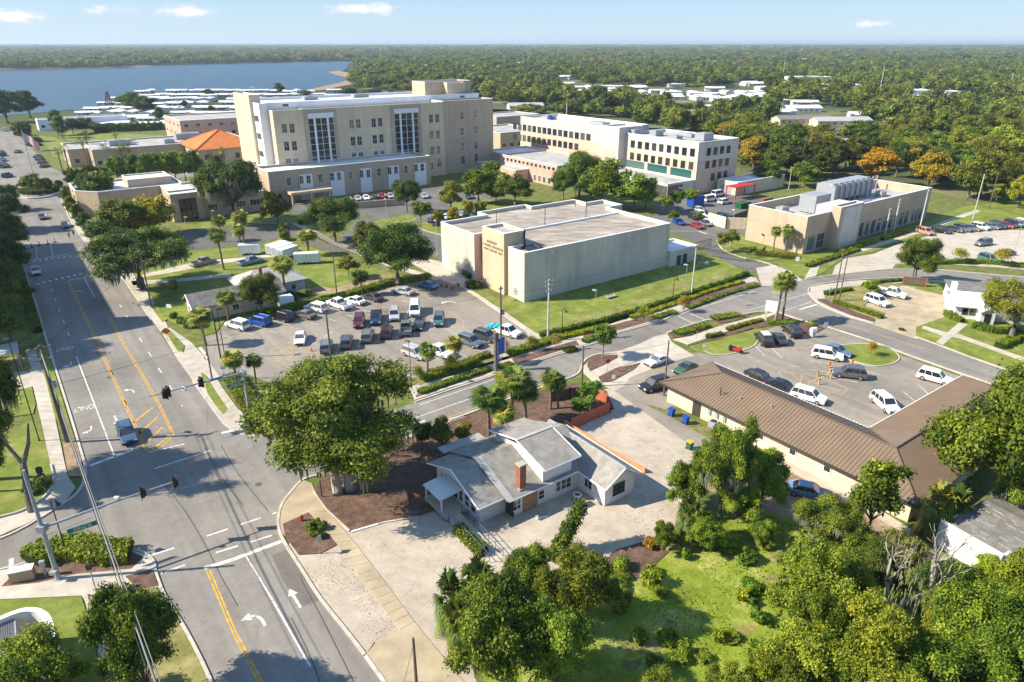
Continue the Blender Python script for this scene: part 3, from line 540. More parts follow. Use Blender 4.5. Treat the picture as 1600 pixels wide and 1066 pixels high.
for x0,y0,x1,y1 in [(500,552,509,535),(527,547,538,525),(559,541,567,521),(590,535,598,515),(620,529,627,510),(647,524,655,500),(573,514,582,496),(602,508,610,490),(632,503,638,485),(672,516,676,497),(702,516,700,500),
					   (386,521,398,524),(420,517,432,520),(454,512,466,514),(486,505,498,508),(514,499,526,502),(541,492,553,495),(566,485,578,487),(596,479,608,482),(628,470,640,473),(350,525,362,528),(506,527,520,518)]: B.append(('l',[(x0,y0),(x1,y1)],.1))
for x0,y0,x1,y1 in [(1175,536,1194,555),(1205,543,1222,560),(1265,564,1300,569),(1262,577,1340,590),(1300,590,1340,598),(1390,620,1415,640),(1411,612,1433,630),(1433,600,1452,617),(1370,628,1392,648),(1236,571,1250,574),(1350,580,1375,586)]: B.append(('l',[(x0,y0),(x1,y1)],.1))
marks('bay_lines','white_paint',B)
def text3d(name,s,size,loc,rot,mat,parent=None,depth=0.0,xs=1.0,ys=1.0,align='CENTER',**kw):
	c = bpy.data.curves.new('t','FONT'); c.body = s; c.size = size; c.align_x = align; c.align_y = 'CENTER'; c.extrude = depth
	o = bpy.data.objects.new('t',c); C.objects.link(o); dg = bpy.context.evaluated_depsgraph_get(); dg.update()
	me = bpy.data.meshes.new_from_object(o.evaluated_get(dg)); bpy.data.objects.remove(o); bpy.data.curves.remove(c)
	me.materials.clear(); me.materials.append(mat)
	q = link(name,me,parent); q.location = loc; q.rotation_euler = rot; q.scale = (xs,ys,1)
	return setp(q,**kw) if kw else q
for px in ((131,638),(101,545)):
	p = P(*px); text3d('lane_lettering','ONLY',.95,(p.x,p.y,.02),(0,0,DWN - math.pi / 2),M['white_paint'],ys=2.2,kind='structure')
# expansion joints of the pavements
JT = []
M['joint'] = plain('joint',(.12,.095,.06),.95)
jm = MB()
for t in range(16):
	f = t / 15; a = P(485 + (625 - 485) * f,800 + (985 - 800) * f); b = P(512.5 + (647.5 - 512.5) * f,800 + (972 - 800) * f); strip(jm,[a,b],.04,.094)
for t in range(24):
	f = t / 23; a = P(43 + 38 * f,560 + 175 * f); b = P(59 + 43 * f,560 + 175 * f); strip(jm,[a,b],.04,.114)
for t in range(14):
	f = t / 13; a = P(278 + 95 * f,556 + 118 * f); b = P(300 + 90 * f,545 + 112 * f); strip(jm,[a,b],.04,.114)
for t in range(12):
	f = t / 11; a = P(134 + 34 * f,935 + 131 * f); b = P(154 + 38 * f,930 + 136 * f); strip(jm,[a,b],.04,.114)
jm.build('pavement_joints',M['joint'],kind='structure')
for i,(x,y) in enumerate([(404,757),(297,776),(208,474),(170,590)]):
	m = MB(); p = P(x,y); m.tube([(p.x,p.y,.004),(p.x,p.y,.02)],.38,16); m.build('manhole_cover',M['joint'],kind='structure')
# the long sealed crack running down the middle of the junction
ck = MB(); cm = plain('crack_sealant',(.045,.042,.04),.8)
for pts in ([(257,757),(290,800),(320,850),(345,900),(362,930),(372,948)],[(320,700),(345,745),(380,790)],[(345,695),(372,740),(420,800)],[(470,905),(500,960),(530,1020),(560,1080)],[(455,965),(480,1015),(500,1066)]):
	strip(ck,smooth(PP(pts),4,False),.07,.014)
ck.build('sealed_cracks',cm,kind='structure')

# ================================================================ BUILDINGS
def local(o,ang,p):
	dx,dy = p[0] - o[0],p[1] - o[1]; return (dx * math.cos(ang) + dy * math.sin(ang),-dx * math.sin(ang) + dy * math.cos(ang))
def hitv(o,ang,v0,px,py):
	d = P(px,py) - Vector((0,0,CAMZ)); n = Vector((-math.sin(ang),math.cos(ang),0)); o = Vector((o[0],o[1],0))
	t = (v0 + n.dot(o)) / n.dot(d); q = Vector((0,0,CAMZ)) + d * t; return local(o,ang,q)[0],q.z
def hitu(o,ang,u0,px,py):
	d = P(px,py) - Vector((0,0,CAMZ)); n = Vector((math.cos(ang),math.sin(ang),0)); o = Vector((o[0],o[1],0))
	t = (u0 + n.dot(o)) / n.dot(d); q = Vector((0,0,CAMZ)) + d * t; return local(o,ang,q)[1],q.z
WC = {}
def window(parent,pos,face,w,h,glass='glass',frame='trim',nx=1,ny=1,name='window',bar=.07):
	key = (round(w,2),round(h,2),glass,frame,nx,ny,bar)
	if key not in WC:
		a = MB(); t = bar; d = .09
		a.box(-w / 2,w / 2,-d,.02,h / 2 - t,h / 2); a.box(-w / 2 - .05,w / 2 + .05,-d - .04,.02,-h / 2 - .02,-h / 2 + t)
		a.box(-w / 2,-w / 2 + t,-d,.02,-h / 2 + t,h / 2 - t); a.box(w / 2 - t,w / 2,-d,.02,-h / 2 + t,h / 2 - t)
		for i in range(1,nx): x = -w / 2 + w * i / nx; a.box(x - t / 3,x + t / 3,-d + .01,.015,-h / 2 + t,h / 2 - t)
		for i in range(1,ny): z = -h / 2 + h * i / ny; a.box(-w / 2 + t,w / 2 - t,-d + .015,.012,z - t / 3,z + t / 3)
		b = MB(); b.box(-w / 2 + t,w / 2 - t,-.03,.01,-h / 2 + t,h / 2 - t)
		WC[key] = (a.mesh(M[frame]),b.mesh(M[glass]))
	f,g = WC[key]; o = link(name,f,parent); o.location = pos; o.rotation_euler = (0,0,{'f': 0,'l': -math.pi / 2,'r': math.pi / 2,'b': math.pi}[face]); link('pane',g,o)
	return o
def inset(pts,d):
	n = len(pts); out = []
	for i in range(n):
		a,b,c = Vector(pts[i - 1]),Vector(pts[i]),Vector(pts[(i + 1) % n]); e1 = (b - a).normalized(); e2 = (c - b).normalized()
		n1 = Vector((-e1.y,e1.x)); n2 = Vector((-e2.y,e2.x)); k = 1 + n1.dot(n2); out.append(tuple(b + (n1 + n2) * (d / max(.2,k))))
	return out
def pblock(parent,pts,z0,z1,par,wmat,rmat,cop='trim',th=.35,wname='wall',rname='roof'):
	if len(pts) == 2: (a,b),(c,d) = pts; pts = [(a,b),(c,b),(c,d),(a,d)]
	ar = sum(pts[i][0] * pts[(i + 1) % len(pts)][1] - pts[(i + 1) % len(pts)][0] * pts[i][1] for i in range(len(pts)))
	if ar < 0: pts = pts[::-1]
	n = len(pts); q = inset(pts,th); w = MB()
	vs = [(*p,z0) for p in pts] + [(*p,z1) for p in pts] + [(*p,z1) for p in q] + [(*p,z1 - par - .1) for p in q]
	fs = []
	for i in range(n):
		j = (i + 1) % n; fs += [(i,j,n + j,n + i),(n + i,n + j,2 * n + j,2 * n + i),(2 * n + i,2 * n + j,3 * n + j,3 * n + i)]
	w.add(vs,fs); wo_ = w.build(wname,M[wmat],parent)
	r = MB(); r.add([(*p,z1 - par) for p in q],[tuple(range(n))]); r.build(rname,M[rmat],parent)
	if cop:
		a = inset(pts,-.06); b = inset(pts,th + .05); c = MB()
		vs = [(*p,z1 + .004) for p in a] + [(*p,z1 + .1) for p in a] + [(*p,z1 + .1) for p in b] + [(*p,z1 + .004) for p in b]; fs = []
		for i in range(n):
			j = (i + 1) % n
			for k in range(4): k2 = (k + 1) % 4; fs.append((k * n + i,k * n + j,k2 * n + j,k2 * n + i))
		c.add(vs,fs); c.build('coping',M[cop],parent)
	return wo_
def rooftop(parent,items,mat='steel'):
	for (u,v,z,a,b,h) in items:
		m = MB(); m.box(u - a / 2,u + a / 2,v - b / 2,v + b / 2,z + .15,z + h); m.box(u - a * .3,u + a * .3,v - b * .3,v + b * .3,z + h,z + h + .12)
		for sx_ in (-1,1):
			for sy in (-1,1): m.box(u + sx_ * a * .42 - .06,u + sx_ * a * .42 + .06,v + sy * b * .42 - .06,v + sy * b * .42 + .06,z - .05,z + .15)
		m.tube([(u,v,z + h + .1),(u,v,z + h + .2)],[min(a,b) * .22] * 2,10)
		m.build('rooftop_unit',M[mat],parent)
# ---- 1. windowless panel building in the centre
o = P(819,473); T1 = thing('windowless_building','large flat-roofed cream panel building without windows, one tall block beside its red recessed entrance','building',o,GR)
pblock(T1,[(0,0),(40,0),(40,20),(45,20),(45,27),(39.5,27),(39.5,31.5),(26,31.5),(26,34),(12,34),(12,30.5),(0,30.5),(0,17.2),(3,17.2),(3,5.2),(0,5.2)],0,9.8,.7,'panelwall','roofgravel')
ow = P(791,464); b_,z_ = hitu(o,GR,-.8,791,464)
pblock(T1,[(-.5,5.9),(4.6,5.9),(4.6,13.4),(-.5,13.4)],0,12.3,.5,'beige','roofgrey',wname='entrance_tower')
m = MB(); m.box(1.6,3.05,13.45,17.15,3.6,9.5); m.build('red_entrance_panel',surf('red_panel',[(.48,.17,.13),(.54,.21,.16)],1,rough=.8),T1)
m = MB(); m.box(2.6,2.98,13.5,17.1,0,3.55); m.build('entrance_recess',M['brick'],T1)
m = MB(); m.box(-.2,3,14.25,17.15,.02,.14); m.build('doorstep',M['concrete'],T1)
m = MB()
for k in range(14): m.box(3.2 + k * 2.6,3.32 + k * 2.6,16.4,16.5,9.1,9.8)
m.tube([(3,16.45,9.75),(38,16.45,9.75)],.05,6); m.tube([(3,16.45,9.45),(38,16.45,9.45)],.04,6); m.box(3,39.6,15.7,16.2,9.1,9.45); m.build('roof_railing',M['trim'],T1)
m = MB(); m.tube([(9,22,9),(9,22,12.5)],.07,6); m.tube([(9,22,10.5),(10.5,22,11)],.04,5); m.build('roof_aerial',M['dark'],T1)
for u,v in ((18,16.4),(30,16.4),(36,27)):
	m = MB(); m.tube([(u,v,9.2),(u,v,13.4)],.08,6); m.build('lightning_rod',M['dark'],T1)
jn = MB()
for k in range(1,6): jn.box(6.6 * k - .03,6.6 * k + .03,-.012,.01,.2,9.6)
jn.box(0,40,-.014,.01,6.9,6.94)
for k in range(1,4): jn.box(-.012,.01,17.2 + 3.3 * k - .03,17.2 + 3.3 * k + .03,.2,9.6)
jn.build('panel_joint',plain('joint_dark',(.36,.32,.26),.9),T1)
for k in (1,2.9,4.1,5):
	m = MB(); m.box(6.6 * k - .15,6.6 * k + .15,-.25,-.02,8.9,9.15); m.build('wall_light',M['lamp'],T1)
m = MB(); m.box(3,6.2,0.4,5.1,9.12,9.5); m.tube([(4,5.0,9.2),(4,5.4,11),(4.6,6,12.5)],.18,6); m.tube([(5.5,2,9.4),(5.5,4.4,9.7)],.3,8); m.build('air_handler',M['dark'],T1)
m = MB(); m.box(-.07,0,2.2,3.4,.8,2.3); m.build('wall_vent',M['steel'],T1)
# faint relief lettering on the tower: three short lines of small bronze capitals
rr = random.Random(3); BZ = plain('bronze',(.34,.27,.18),.6,.1)
for (va,vb,z) in ((11.8,8.2,9.6),(13.2,6.4,8.75),(12.8,6.6,7.95)):
	v = va; m = MB()
	while v > vb:
		wd = rr.choice((.22,.26,.3,.12)); m.box(-.56,-.5,v - wd,v - wd + .07,z,z + .42); m.box(-.56,-.5,v - .07,v,z,z + .42); m.box(-.565,-.5,v - wd,v,z + rr.choice((0,.18,.36)),z + rr.choice((.06,.24,.42)) + .02 if False else z + .42) if wd < .15 else m.box(-.565,-.5,v - wd + .07,v - .07,z + .17,z + .25)
		v -= wd + (.13 if rr.random() > .16 else .5)
	m.build('lettering',BZ,T1)
pblock(T1,[(40.02,-.8),(49,-.8),(49,6.5),(40.02,6.5)],0,3.6,.4,'panelwall','roofwhite',wname='annex_wall',rname='annex_roof')
m = MB(); m.box(42.2,43.6,-.86,-.78,0,2.3); m.box(44.2,45.6,-.86,-.78,0,2.3); m.build('service_door',M['blueglass'],T1)
# ---- 2. the hospital
o = P(695,272.5); TH_ = thing('hospital_building','tall beige six-storey hospital with two high dark glass bays above a lower front wing','hospital',o,GR)
pblock(TH_,[(-63,-1),(0,-1),(0,8.45),(-63,8.45)],0,26.2,.9,'hospwall','roofwhite')
pblock(TH_,[(.03,-.2),(22.5,-.2),(22.5,8.45),(.03,8.45)],0,26.4,.9,'tan','roofgrey',wname='east_wing_wall',rname='east_wing_roof')
pblock(TH_,[(-65.6,3.5),(-63.03,3.5),(-63.03,9.9),(-65.6,9.9)],0,28.2,.6,'white','roofwhite',wname='stair_tower',rname='stair_tower_roof')
pblock(TH_,[(-62.9,8.5),(21.8,8.5),(21.8,34),(-62.9,34)],0,27.9,.8,'white','roofwhite',wname='rear_wing_wall',rname='rear_wing_roof')
pblock(TH_,[(-66.5,10),(-62.95,10),(-62.95,27),(-66.5,27)],0,30.5,.6,'hospwall','roofgrey',wname='end_tower',rname='end_tower_roof')
pblock(TH_,[(1,14),(21.7,14),(21.7,24),(1,24)],27.1,32.4,.5,'tan','roofgrey',wname='plant_room',rname='plant_room_roof')
pblock(TH_,[(9,11),(17,11),(17,13.97),(9,13.97)],27.1,32.0,.4,'beige','roofgrey',wname='lift_shaft',rname='lift_shaft_roof')
pblock(TH_,[(-71,-14),(-14,-14),(-14,-1.03),(-71,-1.03)],0,9.7,.7,'tan','roofwhite',wname='front_wing_wall',rname='front_wing_roof')
pblock(TH_,[(-70.97,-1),(-63.1,-1),(-63.1,12),(-70.97,12)],0,9.2,.5,'tan','roofwhite',wname='corner_wing',rname='corner_wing_roof')
def z2(pts): return [(340 + x / 3.478,100 + y / 3.478) for x,y in pts]
for px,py in z2([(363,350),(404,350),(375,447),(417,445),(386,540),(427,537),(727,327),(764,325),(735,420),(771,418),(742,505),(779,502),(848,320),(883,316),(854,410),(890,406),(861,495),(896,490),(1159,298),(1193,296),(1163,387),(1197,384),(1167,470),(1200,468),(1204,535)]):
	u,z = hitv(o,GR,-1,px,py); window(TH_,(min(u,-1.2),-1,z),'f',1.75,3.0,nx=2,ny=2)
for px,py in z2([(1327,280),(1400,272),(1328,367),(1402,355),(1331,447),(1404,440),(1333,522),(1405,508)]):
	u,z = hitv(o,GR,-.2,px,py); window(TH_,(u,-.2,z),'f',1.7,3.0,nx=2,ny=2)
for px,py in z2([(213,297),(228,393),(240,488)]):
	v,z = hitu(o,GR,-65.6,px,py); window(TH_,(-65.6,max(5.7,min(v,7.6)),z),'l',4.2,2.0,nx=3,ny=1)
for px,py in z2([(369,232),(1330,182)]):
	u,z = hitv(o,GR,8.5,px,py); window(TH_,(u,8.5,27),'f',2.2,.9)
for (xa,ya),(xb,yb) in ((z2([(490,297)])[0],z2([(650,530)])[0]),(z2([(958,270)])[0],z2([(1098,495)])[0])):
	ua,za = hitv(o,GR,-1,xa,ya); ub,zb = hitv(o,GR,-1,xb,yb); ub = ua + (ub - ua) * 1.0; w = ub - ua
	bay = MB(); bay.box(ua,ub,-1.12,-1.02,zb,za - .2); bo = bay.build('glazed_bay',M['bayglass'],TH_)
	f = MB()
	for t,ww in ((0,.1),(.24,.65),(.5,.16),(.76,.65),(1,.1)): f.box(ua + w * t - ww / 2,ua + w * t + ww / 2,-1.5 if ww > .6 else -1.25,-1.13,zb,za)
	f.box(ua - .15,ub + .15,-1.55,-1.14,za,za + 1.6)
	for k in range(1,7): zz = zb + (za - zb) * k / 7; f.box(ua,ub,-1.2,-1.125,zz - .05,zz + .05)
	f.build('mullion',M['white'],bo)
	f = MB(); f.box(ua - 1.3,ua - .3,-1.3,-1.01,zb - .5,za + 2.2); f.box(ub + .3,ub + 1.3,-1.3,-1.01,zb - .5,za + 2.2); f.box(ua - 1.3,ub + 1.3,-1.28,-1.01,za + 1.7,za + 2.6); f.build('bay_surround',M['tan'],bo)
for (a,b,c,d_) in ((440,512,603,690),(608,683,590,705),(770,832,570,660),(922,982,556,678),(1068,1130,541,662)):
	(xa,ya),(xb,yb) = z2([(a,c),(b,c)]); ua,za = hitv(o,GR,-14,xa,ya); ub,_ = hitv(o,GR,-14,xb,yb)
	m = MB(); m.box(ua,ub,-14.3,-13.98,0,za); m.build('pilaster',M['white'],TH_)
for px,py in z2([(455,630),(494,627),(622,613),(660,610),(781,597),(819,595),(934,580),(969,577),(1078,565),(1112,562)]):
	u,z = hitv(o,GR,-14.3,px,py); window(TH_,(u,-14.3,z),'f',1.4,2.5,nx=2,ny=2)
for px,py in z2([(387,640),(558,621),(721,605),(877,588),(1023,573),(1164,556)]):
	u,z = hitv(o,GR,-14,px,py); window(TH_,(u,-14,z),'f',1.4,2.5,nx=2,ny=2)
m = MB(); m.box(-66.5,-53,-19.5,-14.02,2.9,3.7)
for u in (-66,-60,-54): m.box(u - .25,u + .25,-19.2,-18.7,0,2.9)
m.build('entrance_canopy',M['beige'],TH_)
m = MB()
for z in (6,12.2,16.6): m.box(-63,-.02,-1.035,-.99,z,z + .06);
for z in (12,16.5,21): m.box(.05,22.5,-.235,-.19,z,z + .06)
m.build('panel_joint',bpy.data.materials['joint_dark'],TH_)
rooftop(TH_,[(-40,26,27.1,5,3,1.2),(-20,27,27.1,6,3,1.2),(-50,6,25.3,3,2,.7)])
# retaining wall of the raised deck in front
o2 = P(570,332); m = MB(); pts = offline(PP([(556,326),(620,321),(632,320)]),-.2,.2); m.prism(pts,0,2.0); m.build('deck_wall',M['tan'],None,label='low beige retaining wall of the car deck in front of the hospital',category='wall')
# ---- 3. medical building
o = P(1084.5,303.4); TM = thing('medical_building','long pale four-storey medical building with rows of square windows and green glass bands','building',o,GR)
pblock(TM,[(0,0),(20.5,0),(20.5,33.5),(0,33.5)],0,16.5,.9,'pale','roofgrey')
pblock(TM,[(-3,33.53),(9,33.53),(9,43),(-3,43)],0,18.4,.6,'pale','roofwhite',wname='stair_tower',rname='stair_tower_roof')
pblock(TM,[(1.5,43.03),(22,43.03),(22,98),(1.5,98)],0,17.2,.8,'pale','roofwhite',wname='north_wing_wall',rname='north_wing_roof')
m = MB(); m.box(-.05,.02,.6,33.4,4.6,11); m.box(1.45,1.52,43.1,97.4,4.6,11.4); m.box(.4,20.4,-.05,.02,.1,10.5); m.build('tan_band',surf('tan_band',[(.55,.42,.31),(.60,.47,.36)],.4,rough=.9,var=.06),TM)
def z3(pts): return [(760 + x / 3.636,60 + y / 3.636) for x,y in pts]
for px,py in z3([(163,500),(190,505),(217,507),(245,511),(272,515),(301,520),(330,524),(358,528),(388,533),(419,537),(450,542),(482,547),(514,552),(547,556),(580,561),(163,560),(190,562),(216,567),(243,571),(271,576),(300,580),(329,586),(357,590),(388,594),(418,600),(449,605),(480,610),(512,615)]):
	v,z = hitu(o,GR,1.5,px,py); window(TM,(1.45,v,z),'l',2.3,2.4,frame='darktrim',nx=2)
for px,py in z3([(832,600),(872,606),(913,611),(953,616),(994,622),(1038,628),(1081,635),(1125,642),(1171,648),(828,668),(867,674),(907,680),(947,688),(988,694),(1030,701),(1073,708),(1117,716),(1163,723)]):
	v,z = hitu(o,GR,0,px,py); window(TM,(-.05,max(v,1.6),z),'l',1.9,2.4,frame='darktrim',nx=2)
for px,py in z3([(1263,645),(1301,640),(1338,634),(1375,630),(1254,718),(1293,712),(1329,706),(1365,702),(1284,786),(1321,779),(1356,773)]):
	u,z = hitv(o,GR,0,px,py); window(TM,(min(u,19.2),-.05,z),'f',1.9,2.4,frame='darktrim',nx=2)
for k in range(4): m = MB(); m.box(1.38,1.52,46 + k * 13,57 + k * 13,.6 if k else 1,4.2); m.build('glass_band',M['teal'],TM)
for k in range(3): m = MB(); m.box(-.13,.02,2 + k * 10.6,11 + k * 10.6,1.7 + 3.7,4.4 + 3.7) if False else m.box(-.13,.02,2 + k * 10.6,11 + k * 10.6,4.9,7.4); m.build('glass_band',M['teal'],TM)
pblock(TM,[(-13,.3),(-.05,.3),(-.05,33),(-13,33)],0,4.6,.5,'pale','roofgrey',wname='front_wing_wall',rname='front_wing_roof')
m = MB(); m.box(-13.3,-13.02,.6,8,.3,3.9); m.box(-13,-6,.02,.28,.3,3.9); m.build('glazed_lobby',M['glass'],TM)
m = MB(); m.box(-3.06,-3.0,35,41.5,1,11); m.build('stair_glazing',surf('louvre',[(.42,.38,.30),(.50,.46,.37)],1),TM)
rooftop(TM,[(8,26,15.6,4,3,1.9),(12,8,15.6,5,4,2.4),(6,15,15.6,3,3,1.3),(15,18,15.6,2.5,6,1.2),(9,88,16.4,5,4,1.4),(12,60,16.4,4,8,1.1)])
m = MB(); m.box(7,9,85,87,16.4,17.8); m.tube([(8,86,17.8),(8,86,18.3)],.6,10); m.build('chiller',M['blueplastic'],TM)
m = MB(); m.box(2,4.5,31,33.2,15.62,17.6); m.build('roof_hatch',M['steel'],TM)
# ---- 4. pink brick clinic in front of it
o = P(870,293); TP = thing('pink_clinic','low pink brick clinic wing with a strip of small dark windows under its flat roof','clinic',o,GR)
pblock(TP,[(0,0),(22,0),(22,34),(0,34)],0,7.3,.5,'pinkwall','roofgrey')
pblock(TP,[(5,34.03),(26,34.03),(26,52),(5,52)],0,6.4,.5,'pinkwall','roofwhite',wname='rear_wall',rname='rear_roof')
pblock(TP,[(-6,16),(-.03,16),(-.03,40),(-6,40)],0,4.2,.4,'pinkwall','roofgrey',wname='entrance_wing',rname='entrance_wing_roof')
for k in range(13): window(TP,(-.02,2.0 + k * 2.45,6.0),'l',1.5,1.3)
for k in range(5): window(TP,(-.02,1.6 + k * 2.7,1.6),'l',1.4,2.2,nx=2)
m = MB(); m.box(0,22,-.06,0.02,0,6.9); m.build('brick_facing',M['brick'],TP)
# ---- 5. laboratory building at the right
o = P(1253,397.4); TL = thing('laboratory_building','long tan flat-roofed building with sunken roof, big grey cooling units and a projecting stair tower','building',o,GR)
pblock(TL,[(0,0),(60,0),(60,16.2),(0,16.2)],0,8.9,2.2,'tan','roofgrey')
pblock(TL,[(9.6,-2.4),(19.6,-2.4),(19.6,-.03),(9.6,-.03)],0,10.3,.4,'tan','roofgrey',wname='stair_tower',rname='stair_tower_roof')
m = MB(); m.box(10.6,18.8,-2.5,-2.38,0,9.9); m.build('tower_panel',M['pale'],TL)
m = MB(); m.box(9.6,19.6,0.02,4,6.8,10.0); m.build('stair_head',M['pale'],TL)
for k in range(2): window(TL,(2.9 + k * 3.9,0,2.3),'f',3.0,3.6,glass='blueglass',frame='steel',nx=4,ny=2)
for k in range(9): window(TL,(25.2 + k * 2.9,0,2.2),'f',1.9,3.6,glass='blueglass',frame='steel',nx=2,ny=2)
for k in range(4): window(TL,(52 + k * 2.0,0,2.2),'f',1.3,3.4,glass='blueglass',frame='steel',nx=1,ny=2)
m = MB(); m.box(-.03,.02,0,16,5.6,5.66); m.box(0,60,-.03,.02,5.6,5.66); m.box(-.03,.02,8,8.06,0,8.6); m.build('panel_joint',bpy.data.materials['joint_dark'],TL)
m = MB(); m.box(27,46,10,15,7.6,11.6)
for k in range(7): m.box(27.6 + k * 2.7,29.7 + k * 2.7,10.6,14.4,11.6,11.9)
for k in range(8): m.box(26.95 + k * 2.7,27.1 + k * 2.7,9.6,10,6.7,11.4)
m.build('cooling_unit',M['steel'],TL)
m = MB(); m.box(12.5,19,6,10.5,6.9,11.2); m.build('cooling_unit',M['steel'],TL)
rooftop(TL,[(4.5,9,6.7,2.5,2,1.2),(8,12,6.7,3,2,1.5),(25,4,6.7,3,1.5,1.1),(33,5,6.7,8,1.2,.9),(48,8,6.7,2.6,2,1.4),(9,3,6.7,2,2,1)])
m = MB()
for u in (46,50.5,54,56.5): m.tube([(u,14,6.6),(u,14,10.8)],.18,6)
m.build('exhaust_pipe',M['steel'],TL)
# ---- service yard beside it
o = P(1164,356); TY = thing('service_shed','low beige flat-roofed shed beside the service yard behind the laboratory building','shed',P(1150,306),GR)
pblock(TY,[(0,0),(26,0),(26,8),(0,8)],0,4.2,.4,'cream','roofwhite'); m = MB(); m.box(-.06,0,2,6,0,3); m.build('roller_door',M['steel'],TY)
m = MB(); m.prism(offline(PP([(1106,349),(1133,357),(1165,358)]),-.15,.15),0,3.0); m.build('yard_wall',M['cream'],None,label='cream yard wall between the parked cars and the service yard',category='wall')
m = MB(); m.prism(offline(PP([(1133,357.5),(1166,345)]),-.1,.1),0,3.1); m.build('yard_screen',M['darktrim'],None,label='dark screen fence beside the vine at the service yard',category='fence')
t = thing('gantry','red steel canopy frame standing over the service yard','gantry',P(1140,312),GR); m = MB(); m.box(0,10,-2,2,3.9,4.1); m.build('canopy_sheet',M['red'],t)
for u in (0.3,9.7):
	for v in (-1.8,1.8): m = MB(); m.box(u - .12,u + .12,v - .12,v + .12,0,3.88); m.build('post',M['red'],t)
for i,(px,py,mt,lb) in enumerate([(1160,325,'greenplastic','green skip nearest the red canopy in the service yard'),(1180,327,'greenplastic','green skip farther from the red canopy in the service yard'),(1195,318,'brick','rusty brown skip against the beige shed')]):
	t = thing('skip',lb,'skip',P(px,py),GR,'skips in the service yard'); m = MB(); m.loft([[(-2,-1,0),(2,-1,0),(2,1,0),(-2,1,0)],[(-2.5,-1.1,1.6),(2.5,-1.1,1.6),(2.5,1.1,1.6),(-2.5,1.1,1.6)]]); m.build('container',M[mt],t)
	m = MB(); m.box(-2.55,2.55,-1.15,-1.0,1.55,1.7); m.box(-2.55,2.55,1.0,1.15,1.55,1.7); m.build('rim',M['dark'],t)
t = thing('blue_compactor','blue refuse compactor beside the trees at the hospital parking area','compactor',P(1086,322),GR); m = MB(); m.box(-2.5,2.5,-1.3,1.3,.2,2.6); m.box(-.6,2.7,-1.0,1.0,2.6,3.1); m.build('body',M['blueplastic'],t); m = MB(); m.tube([(-2,-1.35,.3),(-2,1.35,.3)],.25,8); m.build('roller',M['rubber'],t)
# ---- 6. white-roofed clinic at the left
o = P(273,348); TW = thing('white_roof_clinic','low beige clinic with a broad white flat roof and dark recessed entrance','clinic',o,GR)
pblock(TW,[(1.5,6),(26,6),(26,22),(8,22),(8,40),(-20,40),(-20,26),(-15,20),(1.5,20)],0,7.0,.6,'tan','roofwhite')
pblock(TW,[(0,0),(8.4,0),(8.4,5.97),(0,5.97)],0,7.7,.4,'tan','roofwhite',wname='porch_wall',rname='porch_roof')
pblock(TW,[(8.43,1.5),(26,1.5),(26,5.97),(8.43,5.97)],0,5.6,.4,'tan','roofwhite',wname='front_wall',rname='front_roof')
m = MB(); m.box(2,6.4,-.08,.02,.2,6.2); m.build('glazed_entrance',M['glass'],TW)
m = MB()
for k in range(4): m.box(2 + k * 1.46,2.1 + k * 1.46,-.16,-.05,.2,6.2)
m.box(2,6.4,-.17,-.05,3.2,3.35); m.build('entrance_frame',M['dark'],TW)
for k in range(4): window(TW,(11 + k * 4,1.5,2.6),'f',2.8,1.9,nx=3)
pblock(TW,[(-6,26),(6,26),(6,36),(-6,36)],6.42,8.6,.3,'tan','roofwhite',wname='plant_screen',rname='plant_deck')
# ---- 7. further buildings towards the lake
def farblock(label,cat,px,py,W,D,H,wall='tan',roof='roofgrey',rows=1,nw=8,name='office_building',ang=GR,wz=2.4,lwin=0):
	t = thing(name,label,cat,P(px,py),ang); pblock(t,[(0,0),(W,0),(W,D),(0,D)],0,H,.5,wall,roof,th=.5)
	for r in range(rows):
		for k in range(nw): window(t,(W * (k + .5) / nw,0,wz + r * 4),'f',min(2,W / nw * .5),1.7)
		for k in range(lwin): window(t,(0,D * (k + .5) / lwin,wz + r * 4),'l',min(2,D / lwin * .5),1.7)
	return t
f1 = farblock('long low tan office building with palms along its front and a cluttered flat roof','office',150,265,60,30,7.5,rows=1,nw=14,lwin=4); rooftop(f1,[(12,14,7,8,5,2.2),(40,20,7,10,5,2.4),(30,9,7,4,4,1.6),(50,12,7,4,3,1.8)])
farblock('narrow tan side wing with a parapet at the street end of the long office building','office',112,262,15,24,7,rows=1,nw=3,lwin=3)
f2 = farblock('three-storey pinkish office block with a flat grey roof left of the hospital','office',288,232,48,34,12.5,wall='pinkwall',rows=3,nw=9,wz=2.2,lwin=4)
o = P(330,262); t = thing('hipped_roof_building','square building with a bright terracotta hipped roof beside the hospital tower','building',o,GR)
m = MB(); m.box(-4,20,0,26,0,7.2); m.build('wall',M['tan'],t)
m = MB(); m.add([(-5.2,-1.2,7.2),(21.2,-1.2,7.2),(21.2,27.2,7.2),(-5.2,27.2,7.2),(8,12,13),(8,14,13)],[(0,1,4),(1,2,5,4),(2,3,5),(3,0,4,5),(3,2,1,0)]); m.build('roof',M['orangeroof'],t)
m = MB()
for a,b in (((-5.2,-1.2,7.3),(8,12,13.1)),((21.2,-1.2,7.3),(8,12,13.1)),((-5.2,27.2,7.3),(8,14,13.1)),((21.2,27.2,7.3),(8,14,13.1))): m.tube([a,b],.18,5)
m.build('hip_tiles',M['orangeroof'],t)
for k in range(4): window(t,(-4,4 + k * 6,4),'l',2,2.4)
for k in range(4): window(t,(-1 + k * 6,0,4),'f',2,2.4)
farblock('low grey-roofed block squeezed between the hospital and the medical building','building',782,236,26,30,8,rows=1,nw=6); farblock('tan flat-roofed block behind the hospital at the edge of the medical building','building',776,210,30,24,9,rows=1,nw=6)
farblock('white lakeside hall with a blue-grey roof beyond the street of parked cars','hall',62,205,46,14,6,wall='white',roof='roofgrey',nw=10)
